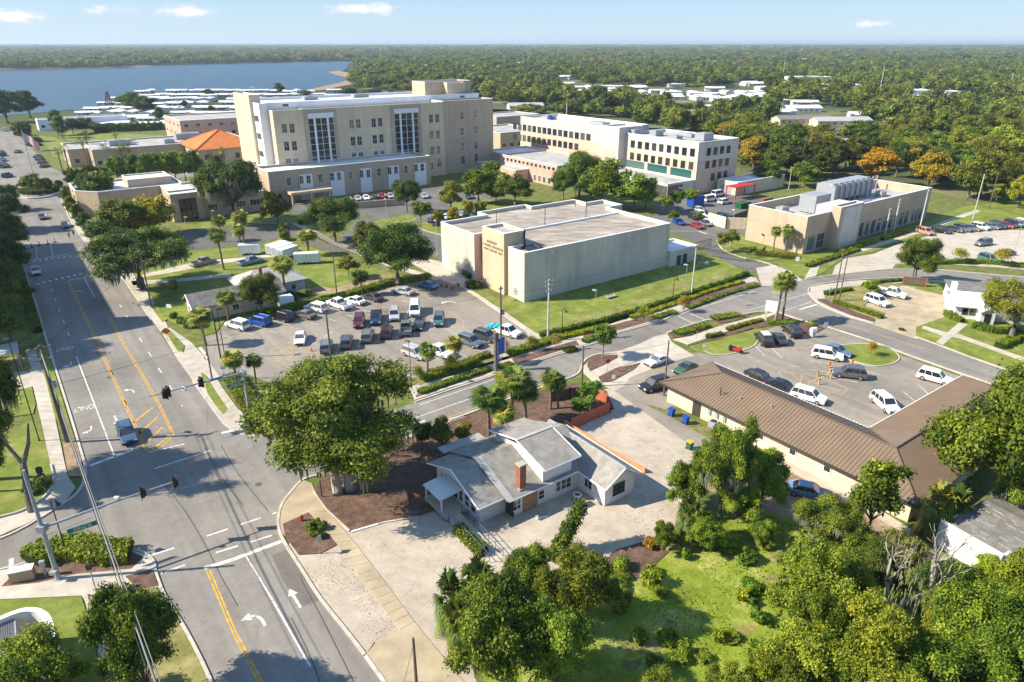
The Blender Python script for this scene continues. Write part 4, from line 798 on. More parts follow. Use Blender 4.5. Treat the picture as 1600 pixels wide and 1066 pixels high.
# tall building standing just outside the left edge: its shadow lies across the street
sh = 24.0; off = sh / math.tan(R(SUN_EL)); k0 = P(240,508) + Vector((math.cos(R(SUN_AZ)),math.sin(R(SUN_AZ)),0)) * off
t = thing('apartment_tower','tall beige block standing just outside the left edge of the view, shading the street','building',(k0.x,k0.y,0),GR)
pblock(t,[(-30,0),(0,0),(0,5.5),(-4.9,5.5),(-4.9,72),(-30,72)],0,sh,.8,'tan','roofgrey')
for r in range(5):
	for k in range(9): window(t,(-4.9,10 + k * 6.6,3.2 + r * 4.2),'r',1.8,2)
	for k in range(5): window(t,(-27 + k * 6,0,3.2 + r * 4.2),'f',1.8,2)
# ---- pitched roof helpers
def slab(mb,q,th):
	n = len(q); vs = [tuple(p) for p in q] + [(p[0],p[1],p[2] - th) for p in q]
	mb.add(vs,[tuple(range(n)),tuple(range(n,2 * n))[::-1]] + [(i,n + i,n + (i + 1) % n,(i + 1) % n) for i in range(n)])
def gable(parent,u0,u1,v0,v1,ze,zr,axis,mat,th=.16,name='roof',rp=None,ze2=None):
	m = MB(); ze2 = ze if ze2 is None else ze2
	if axis == 'u':
		r = (v0 + v1) / 2 if rp is None else rp
		slab(m,[(u0,v0,ze),(u1,v0,ze),(u1,r,zr),(u0,r,zr)],th); slab(m,[(u1,v1,ze2),(u0,v1,ze2),(u0,r,zr),(u1,r,zr)],th)
	else:
		r = (u0 + u1) / 2 if rp is None else rp
		slab(m,[(u0,v1,ze),(u0,v0,ze),(r,v0,zr),(r,v1,zr)],th); slab(m,[(u1,v0,ze2),(u1,v1,ze2),(r,v1,zr),(r,v0,zr)],th)
	return m.build(name,M[mat],parent)
def gwall(m,u0,u1,v0,v1,zt,zr,axis,rp=None):
	if axis == 'u':
		r = (v0 + v1) / 2 if rp is None else rp; pr = [(v0,0),(v1,0),(v1,zt),(r,zr),(v0,zt)]
		m.loft([[(u0,a,b) for a,b in pr],[(u1,a,b) for a,b in pr]])
	else:
		r = (u0 + u1) / 2 if rp is None else rp; pr = [(u0,0),(u1,0),(u1,zt),(r,zr),(u0,zt)]
		m.loft([[(a,v1,b) for a,b in pr],[(a,v0,b) for a,b in pr]])
# ---- 8. the white bungalow in the foreground
o = P(944,791.6); TB = thing('white_house','white house with grey shingle roof, brick chimney and upper dormer on the gravel lot','house',o,GR)
m = MB(); gwall(m,-12.4,-9.02,5.6,14.2,2.45,4.3,'u',9.9); m.build('porch_wall',M['housewhite'],TB)
m = MB(); gwall(m,-9.0,2.3,4.4,15.0,2.5,4.5,'u',9.9); m.build('wall',M['housewhite'],TB)
m = MB(); gwall(m,0,4.4,0,12.0,2.45,4.05,'v'); m.build('wing_wall',M['housewhite'],TB)
gable(TB,-13.1,-9.95,4.7,15.2,2.62,4.55,'u','shingle',rp=9.9,name='porch_roof')
gable(TB,-9.9,2.4,3.85,15.7,2.66,4.78,'u','shingle',rp=9.9)
gable(TB,-.45,5.0,-.5,12.4,2.62,4.3,'v','shingle',name='wing_roof')
m = MB(); m.box(-5.1,-1.1,4.3,13.1,2.6,4.95); m.build('dormer_wall',M['housewhite'],TB)
gable(TB,-5.6,-.6,3.4,13.7,4.95,6.25,'u','shingle',rp=8.5,name='dormer_roof')
m = MB(); dz = (4.78 - 2.66) / (9.9 - 3.85)
slab(m,[(-10.1,3.8,2.70),(-9.25,3.8,2.70),(-9.25,9.9,2.70 + dz * 6.1),(-10.1,9.9,2.70 + dz * 6.1)],.06); slab(m,[(-5.6,8.6,6.29),(-5.6,8.2,6.25),(-.6,8.2,6.25),(-.6,8.6,6.29)],.03)
slab(m,[(2.15,-.5,4.33),(2.45,-.5,4.33),(2.45,12.4,4.33),(2.15,12.4,4.33)],.04); m.build('ridge_flashing',M['shinglelight'],TB)
tr = MB()
def rake(p,q,w=.16,h=.2): tr.tube([p,q],h / 2,4)
for (p,q) in (((-13.12,4.7,2.56),(-13.12,9.9,4.5)),((-13.12,9.9,4.5),(-13.12,15.2,2.56)),((-.5,-.55,2.56),(2.27,-.55,4.24)),((2.27,-.55,4.24),(5.0,-.55,2.56)),((-5.62,3.4,4.9),(-5.62,8.5,6.2)),((-5.62,8.5,6.2),(-5.62,13.7,4.9)),((-13.1,4.66,2.56),(-10,4.66,2.56)),((-9.9,3.8,2.6),(-.5,3.8,2.6)),((-.5,3.8,2.56),(-.5,-.5,2.56)),((-5.6,3.36,4.88),(-.6,3.36,4.88)),((-.58,3.4,4.9),(-.58,8.5,6.2)),((5.05,-.5,2.56),(5.05,12.4,2.56))): rake(p,q)
tr.build('fascia',M['trim'],TB)
m = MB(); m.box(-10.5,-4.8,15.75,17.2,2.5,2.65); m.build('rear_awning',M['roofgrey'],TB)
m = MB(); m.box(-8.0,-7.2,4.5,5.2,2.7,5.7); ch = m.build('chimney',M['brick'],TB); m = MB(); m.box(-8.08,-7.12,4.42,5.28,5.7,5.85); m.box(-8.15,-7.05,4.35,5.35,2.88,3.0); m.build('chimney_cap',M['concrete'],ch)
def zA(x,y): return 660 + x / 4.44,640 + y / 4.44
def zB(x,y): return 840 + x / 5.332,620 + y / 5.332
for px,py,w,h,nx in ((*zA(655,662),1.0,1.2,2),(*zA(823,590),.9,1.15,1),(*zB(172,745),.8,1.35,1),(*zB(213,728),.85,1.35,1),(*zB(255,712),.8,1.35,1)):
	u,z = hitv(o,GR,4.4,px,py); window(TB,(u,4.4,min(z,1.6)),'f',w,h,nx=nx,ny=2)
u,z = hitv(o,GR,4.4,*zA(745,655)); m = MB(); m.box(u - .95,u + .95,4.3,4.42,.05,2.35); m.build('boarded_doorway',surf('plywood',[(.30,.16,.08),(.42,.24,.13)],1.2,coord='obj'),TB)
u,z = hitv(o,GR,0,*zB(675,755)); window(TB,(u,0,1.55),'f',1.7,1.35,frame='dark',nx=2,ny=2)
v,z = hitu(o,GR,0,*zB(425,710)); window(TB,(0,v,1.5),'l',1.3,1.25,nx=2)
for v in (6.7,7.9,9.1,12.7): window(TB,(-12.4,v,1.45),'l',1.0,1.6,ny=2)
for u in (-4.2,-2.2): window(TB,(u,4.3,4.45),'f',1.5,.45,nx=3)
m = MB(); m.box(-9.03,-8.9,4.3,5.58,.0,2.5); m.box(-9.1,-9.02,4.4,5.55,0,2.4); m.build('downpipe_panel',M['darktrim'],TB)
# entrance canopy, deck, ramp and railings (one thing fixed to the house)
m = MB(); slab(m,[(-15.3,8.6,2.3),(-12.5,8.6,2.55),(-12.5,12.2,2.55),(-15.3,12.2,2.3)],.12); cn = m.build('porch_canopy',M['roofwhite'],TB)
for v in (8.8,12.0): m = MB(); m.box(-15.1,-14.98,v - .06,v + .06,0,2.2); m.build('post',M['trim'],cn)
m = MB(); m.box(-15.2,-12.42,7.6,12.2,.35,.62); m.build('porch_deck',M['concrete'],TB)
m = MB(); m.box(-12.45,-12.38,9.9,11.0,.62,2.5); m.build('door',M['dark'],TB)
# ramp down towards the viewer
rp0 = Vector((-14.6,7.5,.6)); m = MB(); m.loft([[(-14.9,7.55,0),(-13.5,7.55,0),(-13.5,7.55,.6),(-14.9,7.55,.6)],[(-14.9,-.2,0),(-13.5,-.2,0),(-13.5,-.2,.04),(-14.9,-.2,.04)]]); m.build('ramp',M['concrete'],TB)
for uu in (-15.0,-13.4):
	m = MB()
	for k in range(7):
		v = 7.5 - k * 1.25; zb = max(.05,.6 * (v + .2) / 7.7); m.tube([(uu,v,0),(uu,v,zb + .95)],.035,6)
	for hh in (.95,.5): m.tube([(uu,7.5,.6 + hh),(uu,0,.05 + hh)],.03,6)
	m.build('railing',plain('blue_grey_rail',(.12,.16,.24),.4,.5) if uu < -14 else bpy.data.materials['blue_grey_rail'],TB)
# ---- 9. fence and kerb sleepers beside the house
def fence(name,label,pts,h,mat,th=.1,post=True):
	t = thing(name,label,'fence',P(*pts[0])); c = Vector(t.location); q = [p - c for p in PP(pts)]
	m = MB()
	for i in range(len(q) - 1): m.prism(offline(q[i:i + 2],-th / 2,th / 2),.05,h)
	m.build('fence_panel',mat,t)
	if post:
		for i in range(len(q) - 1):
			L = (q[i + 1] - q[i]).length; n = max(1,int(L / 2.4))
			for k in range(n + 1):
				p = q[i].lerp(q[i + 1],k / n); m = MB(); m.box(p.x - .08,p.x + .08,p.y - .08,p.y + .08,0,h + .08); m.build('post',mat,t)
	return t
redf = surf('red_fence_paint',[(.36,.085,.05),(.50,.15,.085)],2,rough=.85,stretch=(6,6,.5)); orf = surf('orange_fence_paint',[(.55,.22,.09),(.66,.32,.16)],2,rough=.85)
fence('board_fence','tall red board fence at the corner between the house yard and the alley',[(893,672),(953,645),(945,630),(930,622)],1.7,redf)
fence('board_fence','brown board fence behind the clump of palms facing the street',[(925,618),(890,622),(860,628)],1.6,M['wood'])
fence('low_fence','low orange and red fence running along the gravel lot beside the grey roof',[(882,664),(935,700),(975,722),(1008,740)],.75,orf,th=.22,post=False)
# ---- 10. brown metal-roofed L-shaped building
o = P(1030,598,2.8); TR = thing('brown_roof_building','long L-shaped cream building under a brown standing-seam metal roof','building',(o.x,o.y,0),GR)
ZE,ZR = 2.9,5.0
A_,B_,R1,R2,IC,OC,W1,W2,WR = (0,0,ZE),(11.2,0,ZE),(5.5,-6,ZR),(5.5,-29.5,ZR),(11.2,-23.8,ZE),(0,-35,ZE),(36,-23.8,ZE),(36,-35,ZE),(30.5,-29.5,ZR)
m = MB(); slab(m,[A_,OC,R2,R1],.18); slab(m,[B_,A_,R1],.18); m.build('roof',M['brownmetal'],TR)
m = MB(); slab(m,[B_,R1,R2,IC][::-1],.18) if False else slab(m,[IC,B_,R1,R2],.18); slab(m,[W1,IC,R2,WR],.18); slab(m,[OC,W2,WR,R2],.18); slab(m,[W2,W1,WR],.18); m.build('rear_roof',M['brownmetal'],TR)
sm_ = MB(); g_ = (ZR - ZE) / 5.5
def rib(p,q):
	p = Vector(p); q = Vector(q)
	if (q - p).length > .1: sm_.tube([p + Vector((0,0,.02)),q + Vector((0,0,.02))],.035,3,cap=False)
k = -.45
while k > -34.8:
	um = min(5.5,5.5 * (-k) / 6,(k + 35)); rib((0,k,ZE),(um,k,ZE + g_ * um)); k -= .45
k = -.45
while k > -29.4:
	um = min(5.7,5.7 * (-k) / 6) if k > -23.8 else 5.7 * (1 - (-23.8 - k) / 5.7); um0 = 0 if k > -23.8 else 0
	if k > -23.8: rib((11.2,k,ZE),(11.2 - um,k,ZE + (ZR - ZE) / 5.7 * um))
	else: rib((11.2 - (-23.8 - k),k,ZE + (ZR - ZE) * (-23.8 - k) / 5.7),(5.5,k,ZR))
	k -= .45
k = .6
while k < 35.6:
	um = min(5.5,k,36 - k); rib((k,-35,ZE),(k,-35 + um,ZE + g_ * um)); k += .45
k = 11.6
while k < 35.6:
	um = min(5.7,36 - k); rib((k,-23.8,ZE),(k,-23.8 - um,ZE + (ZR - ZE) / 5.7 * um)); k += .45
for p,q in ((A_,R1),(B_,R1),(R1,R2),(R2,IC),(R2,OC),(R2,WR)): sm_.tube([Vector(p) + Vector((0,0,.05)),Vector(q) + Vector((0,0,.05))],.11,5)
sm_.build('roof_seams',M['brownseam'],TR)
m = MB(); m.prism([(.9,-.9),(10.3,-.9),(10.3,-24.7),(35,-24.7),(35,-34.1),(.9,-34.1)],0,2.78); m.build('wall',M['cream'],TR)
m = MB(); m.box(-.06,.06,-35.1,.1,ZE - .22,ZE + .02); m.box(0,11.3,-.02,.08,ZE - .22,ZE); m.build('gutter',M['darktrim'],TR)
m = MB(); m.box(11.2,11.3,-23.7,0,ZE - .22,ZE + .03); m.box(11.3,36,-23.8,-23.7,ZE - .22,ZE + .03); m.build('fascia',M['trim'],TR)
m = MB(); m.box(.82,.9,-6.7,-5.4,0,2.3); m.build('door',M['darktrim'],TR)
for k,v in enumerate((-8.2,-9.4,-10.6)): m = MB(); m.box(.72,.9,v - .2,v + .2,1.2,1.9); m.build('electric_meter',M['steel'],TR)
m = MB(); m.tube([(2.2,-8.5,3.6),(2.2,-8.5,5.0)],.05,6); m.tube([(2.2,-8.5,4.3),(2.6,-9.3,4.2)],.03,5); m.build('vent_pipe',M['dark'],TR)
for (u,v) in ((3,-11),(3.8,-15)): m = MB(); m.tube([(u,v,ZE + g_ * u - .05),(u,v,ZE + g_ * u + .25)],.12,8); m.build('roof_vent',M['steel'],TR)
for k in range(10): window(TR,(10.3,-3 - k * 2.1,1.5),'r',1.2,1.3)
for k in range(4): window(TR,(.9,-16 - k * 4.4,1.6),'l',.9,.8)
# ---- 11. white shed at the lower right
pa = P(1468,857); pb = P(1553,908); an = math.atan2(pb.y - pa.y,pb.x - pa.x); t = thing('white_wall_shed','grey-roofed shed with a long bright white side wall under the trees','shed',pa,an)
L_ = (pb - pa).length; D_ = 9.0
m = MB(); m.box(-.6,L_,0,.25,0,2.9); m.box(L_ - .25,L_,.25,D_,0,2.7); m.box(-.6,-.35,.25,D_,0,2.7); m.box(-.35,L_ - .25,D_ - .25,D_,0,2.7); m.build('wall',M['white'],t)
m = MB(); slab(m,[(-.35,.27,2.55),(L_ + .3,.27,2.55),(L_ + .3,D_ * .75,3.3),(-.35,D_ * .75,3.3)],.15); slab(m,[(L_ + .3,D_ + .4,2.7),(-.35,D_ + .4,2.7),(-.35,D_ * .75,3.3),(L_ + .3,D_ * .75,3.3)],.15); m.build('roof',M['bungroof'],t)
m = MB(); m.box(-.6,L_ + .02,-.04,.3,2.9,2.98); m.build('coping',M['trim'],t)
rr = random.Random(5); m = MB()
for k in range(26): u = rr.uniform(0,L_ - .8); vv = rr.uniform(.6,D_ * .7); z = 2.56 + (vv - .27) / (D_ * .75 - .27) * .75; m.box(u,u + rr.uniform(.3,1.2),vv,vv + .05,z + .0,z + .03)
m.build('lifted_shingles',M['shinglelight'],t)
m = MB(); m.box(L_ * .42,L_ * .42 + .9,-.04,0,1.9,1.95); m.box(L_ * .42,L_ * .42 + .05,-.04,0,1.6,2.2); m.box(L_ * .5,L_ * .5 + .05,-.04,0,1.7,2.2); m.build('wall_bracket',M['steel'],t)
# ---- 12. grey bungalow by the first lot and the cottage behind it
o = P(300,484,2.7); t = thing('grey_bungalow','long bungalow with an old dark grey gabled roof behind the row of parked cars','house',(o.x,o.y,0),GR)
m = MB(); gwall(m,.5,16.5,.5,6.7,2.5,4.1,'u'); m.build('wall',M['cream'],t); gable(t,0,17,0,7.2,2.7,4.5,'u','bungroof')
m = MB(); m.tube([(-.04,0,2.65),(-.04,3.6,4.45),(-.04,7.2,2.65)],.12,4); m.build('fascia',M['trim'],t)
for k in range(3): window(t,(3 + k * 4.5,.5,1.4),'f',1.2,1.2,nx=2)
window(t,(.5,2.2,1.4),'l',1.0,1.2); window(t,(.5,5,1.4),'l',1.0,1.2)
m = MB(); m.box(14.7,17.5,-2.2,-.02,0,2.2); m.build('side_porch',M['white'],t)
o = P(360,440,2.8); t = thing('hipped_cottage','small cottage with a pale hipped shingle roof and brick chimney behind the grey bungalow','house',(o.x,o.y,0),GR)
m = MB(); m.box(.5,12.5,-6.5,2,0,2.7); m.build('wall',surf('blue_wall',[(.38,.44,.48),(.46,.52,.55)],1),t)
m = MB(); slab(m,[(0,-7,2.8),(13,-7,2.8),(9,-2.2,5),(4,-2.2,5)],.15); slab(m,[(13,-7,2.8),(13,2.5,2.8),(9,-2.2,5)],.15); slab(m,[(13,2.5,2.8),(0,2.5,2.8),(4,-2.2,5),(9,-2.2,5)],.15); slab(m,[(0,2.5,2.8),(0,-7,2.8),(4,-2.2,5)],.15); m.build('roof',M['shinglelight'],t)
m = MB(); m.box(4.6,5.2,-4.2,-3.6,3.6,5.8); m.build('chimney',M['brick'],t)
for k in range(3): window(t,(3 + k * 3.6,-6.5,1.5),'f',1.0,1.2)
# ---- 13. small white house at the right
o = P(1489,497); t = thing('small_white_house','small white house with a pale gabled roof beside the mossy tree at the right','house',o,R(-18))
m = MB(); gwall(m,0,13,0,7.2,2.4,3.9,'u'); m.build('wall',M['housewhite'],t); gable(t,-.6,13.6,-.6,7.8,2.55,4.15,'u','roofwhite')
m = MB(); m.box(1,12,7.9,13,.1,2.9); m.build('rear_wall',M['housewhite'],t); m = MB(); slab(m,[(.6,7.85,3.0),(12.4,7.85,3.0),(12.4,13.4,3.3),(.6,13.4,3.3)],.15); m.build('rear_roof',M['bungroof'],t)
m = MB(); gwall(m,3.6,5.8,-2,0,2.2,3.0,'v'); m.build('porch',M['housewhite'],t); gable(t,3.3,6.1,-2.4,.6,2.3,3.2,'v','roofwhite',name='porch_roof'); m = MB(); m.box(4.2,5.2,-2.06,-1.98,0,2.0); m.build('door',M['dark'],t)
m = MB(); m.box(0.2,1.0,5.6,6.6,2.8,5.0); m.build('chimney',M['white'],t)
window(t,(1.6,0,1.5),'f',.9,1.1,frame='dark'); window(t,(2.8,0,1.5),'f',.9,1.1,frame='dark'); window(t,(8,0,1.5),'f',1.4,1.1,nx=2)
# ---- 14. curved garden wall and ribbed roof at the lower left
HW = 3.6
pts = smooth(PP([(-70,1000),(-30,980),(0,967),(25,957),(45,953),(62,956),(74,966),(80,985),(82,1010),(84,1050),(88,1120)],HW),5,False)
t = thing('curved_wall','curved white garden wall enclosing a planted court in the lower left corner','wall',(pts[0].x,pts[0].y,0)); c0 = Vector((pts[0].x,pts[0].y,0))
m = MB(); strip(m,[p - c0 for p in pts],.38,0,HW); m.build('wall',surf('white_render',[(.62,.58,.52),(.72,.68,.62)],.8,rough=.9,var=.1,vscale=.5),t)
m = MB(); strip(m,[p - c0 for p in pts],.46,HW + .004,.07); m.build('coping',M['trim'],t)
t = thing('ribbed_roof_pavilion','flat pavilion with a grey ribbed metal roof inside the curved white wall','pavilion',(0,0,0))
q = PP([(-40,985),(-8,975),(24,968),(28,1032),(-5,1060),(-60,1080)],3.2); m = MB(); slab(m,q,.2); m.build('roof',M['greymetal'],t)
m = MB(); a,b = P(24,968,3.2),P(28,1032,3.2); a2,b2 = P(-40,985,3.2),P(-60,1080,3.2)
for k in range(24): f = k / 24; m.tube([a.lerp(a2,f) + Vector((0,0,.03)),b.lerp(b2,f) + Vector((0,0,.03))],.03,3)
m.tube([a,b],.09,4); m.build('roof_ribs',M['steel'],t)
m = MB(); m.prism([(p.x,p.y) for p in inset([(x.x,x.y) for x in q][::-1],.5) and [Vector((*p,0)) for p in inset([(x.x,x.y) for x in q][::-1],.5)]],0,2.95); m.build('wall',M['cream'],t)
sheet('court_paving',[(28,1018),(45,1003),(62,1010),(50,1024),(30,1030)],.16,'concrete')
sheet('court_soil',[(20,1000),(60,975),(78,985),(80,1040),(40,1050),(20,1040)],.135,'mulch')
# ---- 15. canopy and low buildings on the left edge
t = thing('flat_canopy','flat grey canopy on thin posts beside the side lot at the left edge','canopy',P(10,575),GR); m = MB(); m.box(-5.5,2.2,-2.4,2.2,2.9,3.1); m.build('roof',M['roofgrey'],t)
for u,v in ((-5.2,-2),(1.9,-2),(1.9,1.9),(-5.2,1.9)): m = MB(); m.tube([(u,v,0),(u,v,2.88)],.07,6); m.build('post',M['steel'],t)

# ================================================================ PLANTS
def leafmat(name,ramp,trans=.25,moss=False):
	m = bpy.data.materials.new(name); m.use_nodes = True; t = m.node_tree; n = t.nodes; l = t.links
	b = n['Principled BSDF']; out = n['Material Output']
	at = n.new('ShaderNodeAttribute'); at.attribute_name = 'lv'; oi = n.new('ShaderNodeObjectInfo')
	ad = n.new('ShaderNodeMath'); ad.operation = 'MULTIPLY_ADD'; l.new(oi.outputs['Random'],ad.inputs[0]); ad.inputs[1].default_value = .44; ad.inputs[2].default_value = -.2
	a2 = n.new('ShaderNodeMath'); a2.operation = 'ADD'; l.new(at.outputs['Fac'],a2.inputs[0]); l.new(ad.outputs[0],a2.inputs[1])
	r = n.new('ShaderNodeValToRGB'); l.new(a2.outputs[0],r.inputs[0]); e = r.color_ramp.elements
	for i,(p,c) in enumerate(ramp):
		el = e[i] if i < 2 else e.new(p)
		el.position = p; el.color = (*c,1)
	mm = n.new('ShaderNodeMixRGB'); mm.blend_type = 'MULTIPLY'; mm.inputs[0].default_value = 1; l.new(r.outputs[0],mm.inputs[1]); l.new(oi.outputs['Color'],mm.inputs[2])
	fr = n.new('ShaderNodeMath'); fr.operation = 'MULTIPLY'; l.new(oi.outputs['Random'],fr.inputs[0]); fr.inputs[1].default_value = 17.3; f2 = n.new('ShaderNodeMath'); f2.operation = 'FRACT'; l.new(fr.outputs[0],f2.inputs[0])
	hr = n.new('ShaderNodeValToRGB'); l.new(f2.outputs[0],hr.inputs[0]); he = hr.color_ramp.elements; he[0].color = (.86,1.0,.95,1); he[1].color = (1,.93,.66,1); hm_ = n.new('ShaderNodeMixRGB'); hm_.blend_type = 'MULTIPLY'; hm_.inputs[0].default_value = 1; l.new(mm.outputs[0],hm_.inputs[1]); l.new(hr.outputs[0],hm_.inputs[2]); mm = hm_
	l.new(mm.outputs[0],b.inputs['Base Color']); b.inputs['Roughness'].default_value = .6; b.inputs['Specular IOR Level'].default_value = .25
	tr = n.new('ShaderNodeBsdfTranslucent'); l.new(mm.outputs[0],tr.inputs[0]); mx = n.new('ShaderNodeMixShader'); mx.inputs[0].default_value = trans
	l.new(b.outputs[0],mx.inputs[1]); l.new(tr.outputs[0],mx.inputs[2]); l.new(mx.outputs[0],out.inputs[0])
	return m
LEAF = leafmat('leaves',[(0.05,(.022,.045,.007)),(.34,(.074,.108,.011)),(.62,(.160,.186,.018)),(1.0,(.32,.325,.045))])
AUT = leafmat('autumn_leaves',[(0.05,(.20,.12,.012)),(.45,(.42,.25,.018)),(.8,(.55,.38,.035)),(1,(.38,.38,.05))])
FROND = leafmat('palm_fronds',[(0.05,(.035,.060,.012)),(.5,(.095,.135,.022)),(.85,(.17,.20,.04)),(1,(.36,.28,.10))],.15)
MOSS = leafmat('hanging_moss',[(0,(.13,.13,.09)),(1,(.26,.245,.17))],.2)
GRASSM = leafmat('weed_leaves',[(0,(.04,.09,.006)),(.5,(.11,.19,.012)),(1,(.24,.28,.03))],.3)
BARK = surf('bark',[(.085,.07,.055),(.20,.175,.145)],1.5,6,rough=.95,coord='obj',stretch=(3,3,.6),bump=.4,bscale=4)
PALE = surf('pale_bark',[(.26,.22,.17),(.42,.37,.30)],1.5,6,rough=.95,coord='obj',stretch=(3,3,.6))
PBARK = surf('palm_bark',[(.11,.085,.06),(.24,.19,.14)],3,6,rough=.95,coord='obj',stretch=(1,1,3),bump=.6,bscale=3)
def cards(pos,nrm,size,lv,rng,asp=.5):
	n = len(pos); nrm = nrm / (np.linalg.norm(nrm,axis=1,keepdims=True) + 1e-9)
	t = np.cross(nrm,rng.normal(size=(n,3))); t /= (np.linalg.norm(t,axis=1,keepdims=True) + 1e-9); b = np.cross(nrm,t)
	s = size[:,None]; v = np.empty((n,4,3)); v[:,0] = pos - t * s; v[:,1] = pos + b * s * asp - nrm * s * .12; v[:,2] = pos + t * s; v[:,3] = pos - b * s * asp - nrm * s * .12
	return v.reshape(-1,3),np.repeat(lv,4)
def leafmesh(v,lv,mat,extra=None):
	n = len(v) // 4; f = np.arange(4 * n,dtype=np.int32)
	me = bpy.data.meshes.new('crown'); nv = len(v); ev = ef = None
	if extra is not None:
		ev,ef,el = extra; base = nv; v = np.vstack([v,ev]); lv = np.concatenate([lv,el])
	me.vertices.add(len(v)); me.vertices.foreach_set('co',v.astype(np.float32).ravel())
	nl = 4 * n + (0 if ef is None else 3 * len(ef)); npoly = n + (0 if ef is None else len(ef))
	me.loops.add(nl); me.polygons.add(npoly)
	li = f if ef is None else np.concatenate([f,(ef + nv).astype(np.int32).ravel()])
	ls = np.arange(0,4 * n,4,dtype=np.int32)
	if ef is not None: ls = np.concatenate([ls,4 * n + np.arange(0,3 * len(ef),3,dtype=np.int32)])
	me.loops.foreach_set('vertex_index',li); me.polygons.foreach_set('loop_start',ls)
	a = me.attributes.new('lv','FLOAT','POINT'); a.data.foreach_set('value',lv.astype(np.float32))
	me.materials.append(mat); me.update(calc_edges=True); me.validate(); return me
def ico(sub=1):
	import bmesh
	bm = bmesh.new(); bmesh.ops.create_icosphere(bm,subdivisions=sub,radius=1); v = np.array([p.co[:] for p in bm.verts]); f = np.array([[q.index for q in p.verts] for p in bm.faces]); bm.free(); return v,f
ICO = ico(2)
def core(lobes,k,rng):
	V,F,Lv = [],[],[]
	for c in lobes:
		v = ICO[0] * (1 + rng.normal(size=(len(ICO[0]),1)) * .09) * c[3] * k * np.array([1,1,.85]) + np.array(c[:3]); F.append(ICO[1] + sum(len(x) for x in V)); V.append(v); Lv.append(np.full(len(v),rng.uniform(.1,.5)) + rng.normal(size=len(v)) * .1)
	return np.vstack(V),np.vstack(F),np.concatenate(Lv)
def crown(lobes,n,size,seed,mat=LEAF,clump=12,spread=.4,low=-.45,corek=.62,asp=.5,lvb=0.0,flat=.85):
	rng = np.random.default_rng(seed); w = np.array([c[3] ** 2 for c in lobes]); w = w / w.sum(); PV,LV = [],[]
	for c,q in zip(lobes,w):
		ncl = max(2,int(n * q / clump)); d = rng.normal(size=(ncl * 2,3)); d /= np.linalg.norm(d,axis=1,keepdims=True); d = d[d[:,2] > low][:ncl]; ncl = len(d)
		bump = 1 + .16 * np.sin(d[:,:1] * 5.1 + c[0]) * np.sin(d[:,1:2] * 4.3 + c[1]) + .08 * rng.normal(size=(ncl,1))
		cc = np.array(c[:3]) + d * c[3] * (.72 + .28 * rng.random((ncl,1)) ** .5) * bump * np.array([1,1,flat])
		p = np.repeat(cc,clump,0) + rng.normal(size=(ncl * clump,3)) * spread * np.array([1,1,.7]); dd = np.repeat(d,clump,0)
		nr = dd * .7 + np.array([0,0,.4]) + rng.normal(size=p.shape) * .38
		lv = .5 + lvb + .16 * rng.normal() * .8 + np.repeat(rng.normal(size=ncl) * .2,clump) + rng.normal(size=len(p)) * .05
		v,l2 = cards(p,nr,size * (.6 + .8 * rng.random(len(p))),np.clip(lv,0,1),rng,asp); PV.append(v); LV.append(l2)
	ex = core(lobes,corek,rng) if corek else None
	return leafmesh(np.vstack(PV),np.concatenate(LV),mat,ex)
def lobeset(seed,H,Rr,nl,base=.38,rl=.42,up=1.0):
	rg = random.Random(seed); L = []
	for i in range(nl):
		a = i * 2.39996 + rg.uniform(-.5,.5); f = (i + .5) / nl; rr = Rr * (1 - rl) * math.sqrt(f) * rg.uniform(.75,1.12)
		hz = math.sqrt(max(0,1 - (rr / Rr) ** 2)); z = H * base + (H * (1 - base) - Rr * rl * .8) * hz * rg.uniform(.3,1.0) * up
		L.append((rr * math.cos(a),rr * math.sin(a),z,Rr * rl * rg.uniform(.62,1.05)))
	return L
def split(L,seed,k=5):
	rg = random.Random(seed); out = []
	for (x,y,z,r) in L:
		for i in range(k):
			a = rg.uniform(0,6.283); e = rg.uniform(-.5,1.2); d = r * rg.uniform(.4,1.0); out.append((x + d * math.cos(a) * math.cos(e),y + d * math.sin(a) * math.cos(e),z + d * math.sin(e) * .8,r * rg.uniform(.26,.56)))
	return out
def trunk(lobes,H,r0,fork=.28,seed=1,mat=BARK,n=7,lean=0.0,multi=1):
	rg = random.Random(seed); m = MB()
	for q in range(multi):
		ox = (q - (multi - 1) / 2) * r0 * 2.2; f = Vector((ox * 1.6 + lean,0,H * fork)); m.tube([(ox,0,-.1),(ox,.02,H * fork * .12),(ox * 1.2 + lean * .5,rg.uniform(-.1,.1),H * fork * .6),f],[r0 * 1.35,r0,r0 * .82,r0 * .72],n)
	for c in lobes:
		e = Vector(c[:3]); mid = f.lerp(e,.5) + Vector((rg.uniform(-.4,.4),rg.uniform(-.4,.4),-abs(e.z - f.z) * .05)); r1 = r0 * .5 * rg.uniform(.5,1)
		m.tube([f,mid,e,e + (e - f).normalized() * c[3] * .6],[r1,r1 * .7,r1 * .4,r1 * .12],5)
		for q_ in range(3): dv = Vector((rg.gauss(0,1),rg.gauss(0,1),rg.uniform(-.2,1))).normalized(); m.tube([mid.lerp(e,.6),e + dv * c[3] * .5,e + dv * c[3] * rg.uniform(.85,1.12)],[r1 * .3,r1 * .2,.015],3,cap=False)
	return m.mesh(mat,True)
PROTO = {}
def proto(key,H,Rr,crown_me,trunk_me,extra=None,name='oak_tree'):
	PROTO[key] = dict(H=H,R=Rr,crown=crown_me,trunk=trunk_me,extra=extra,name=name)
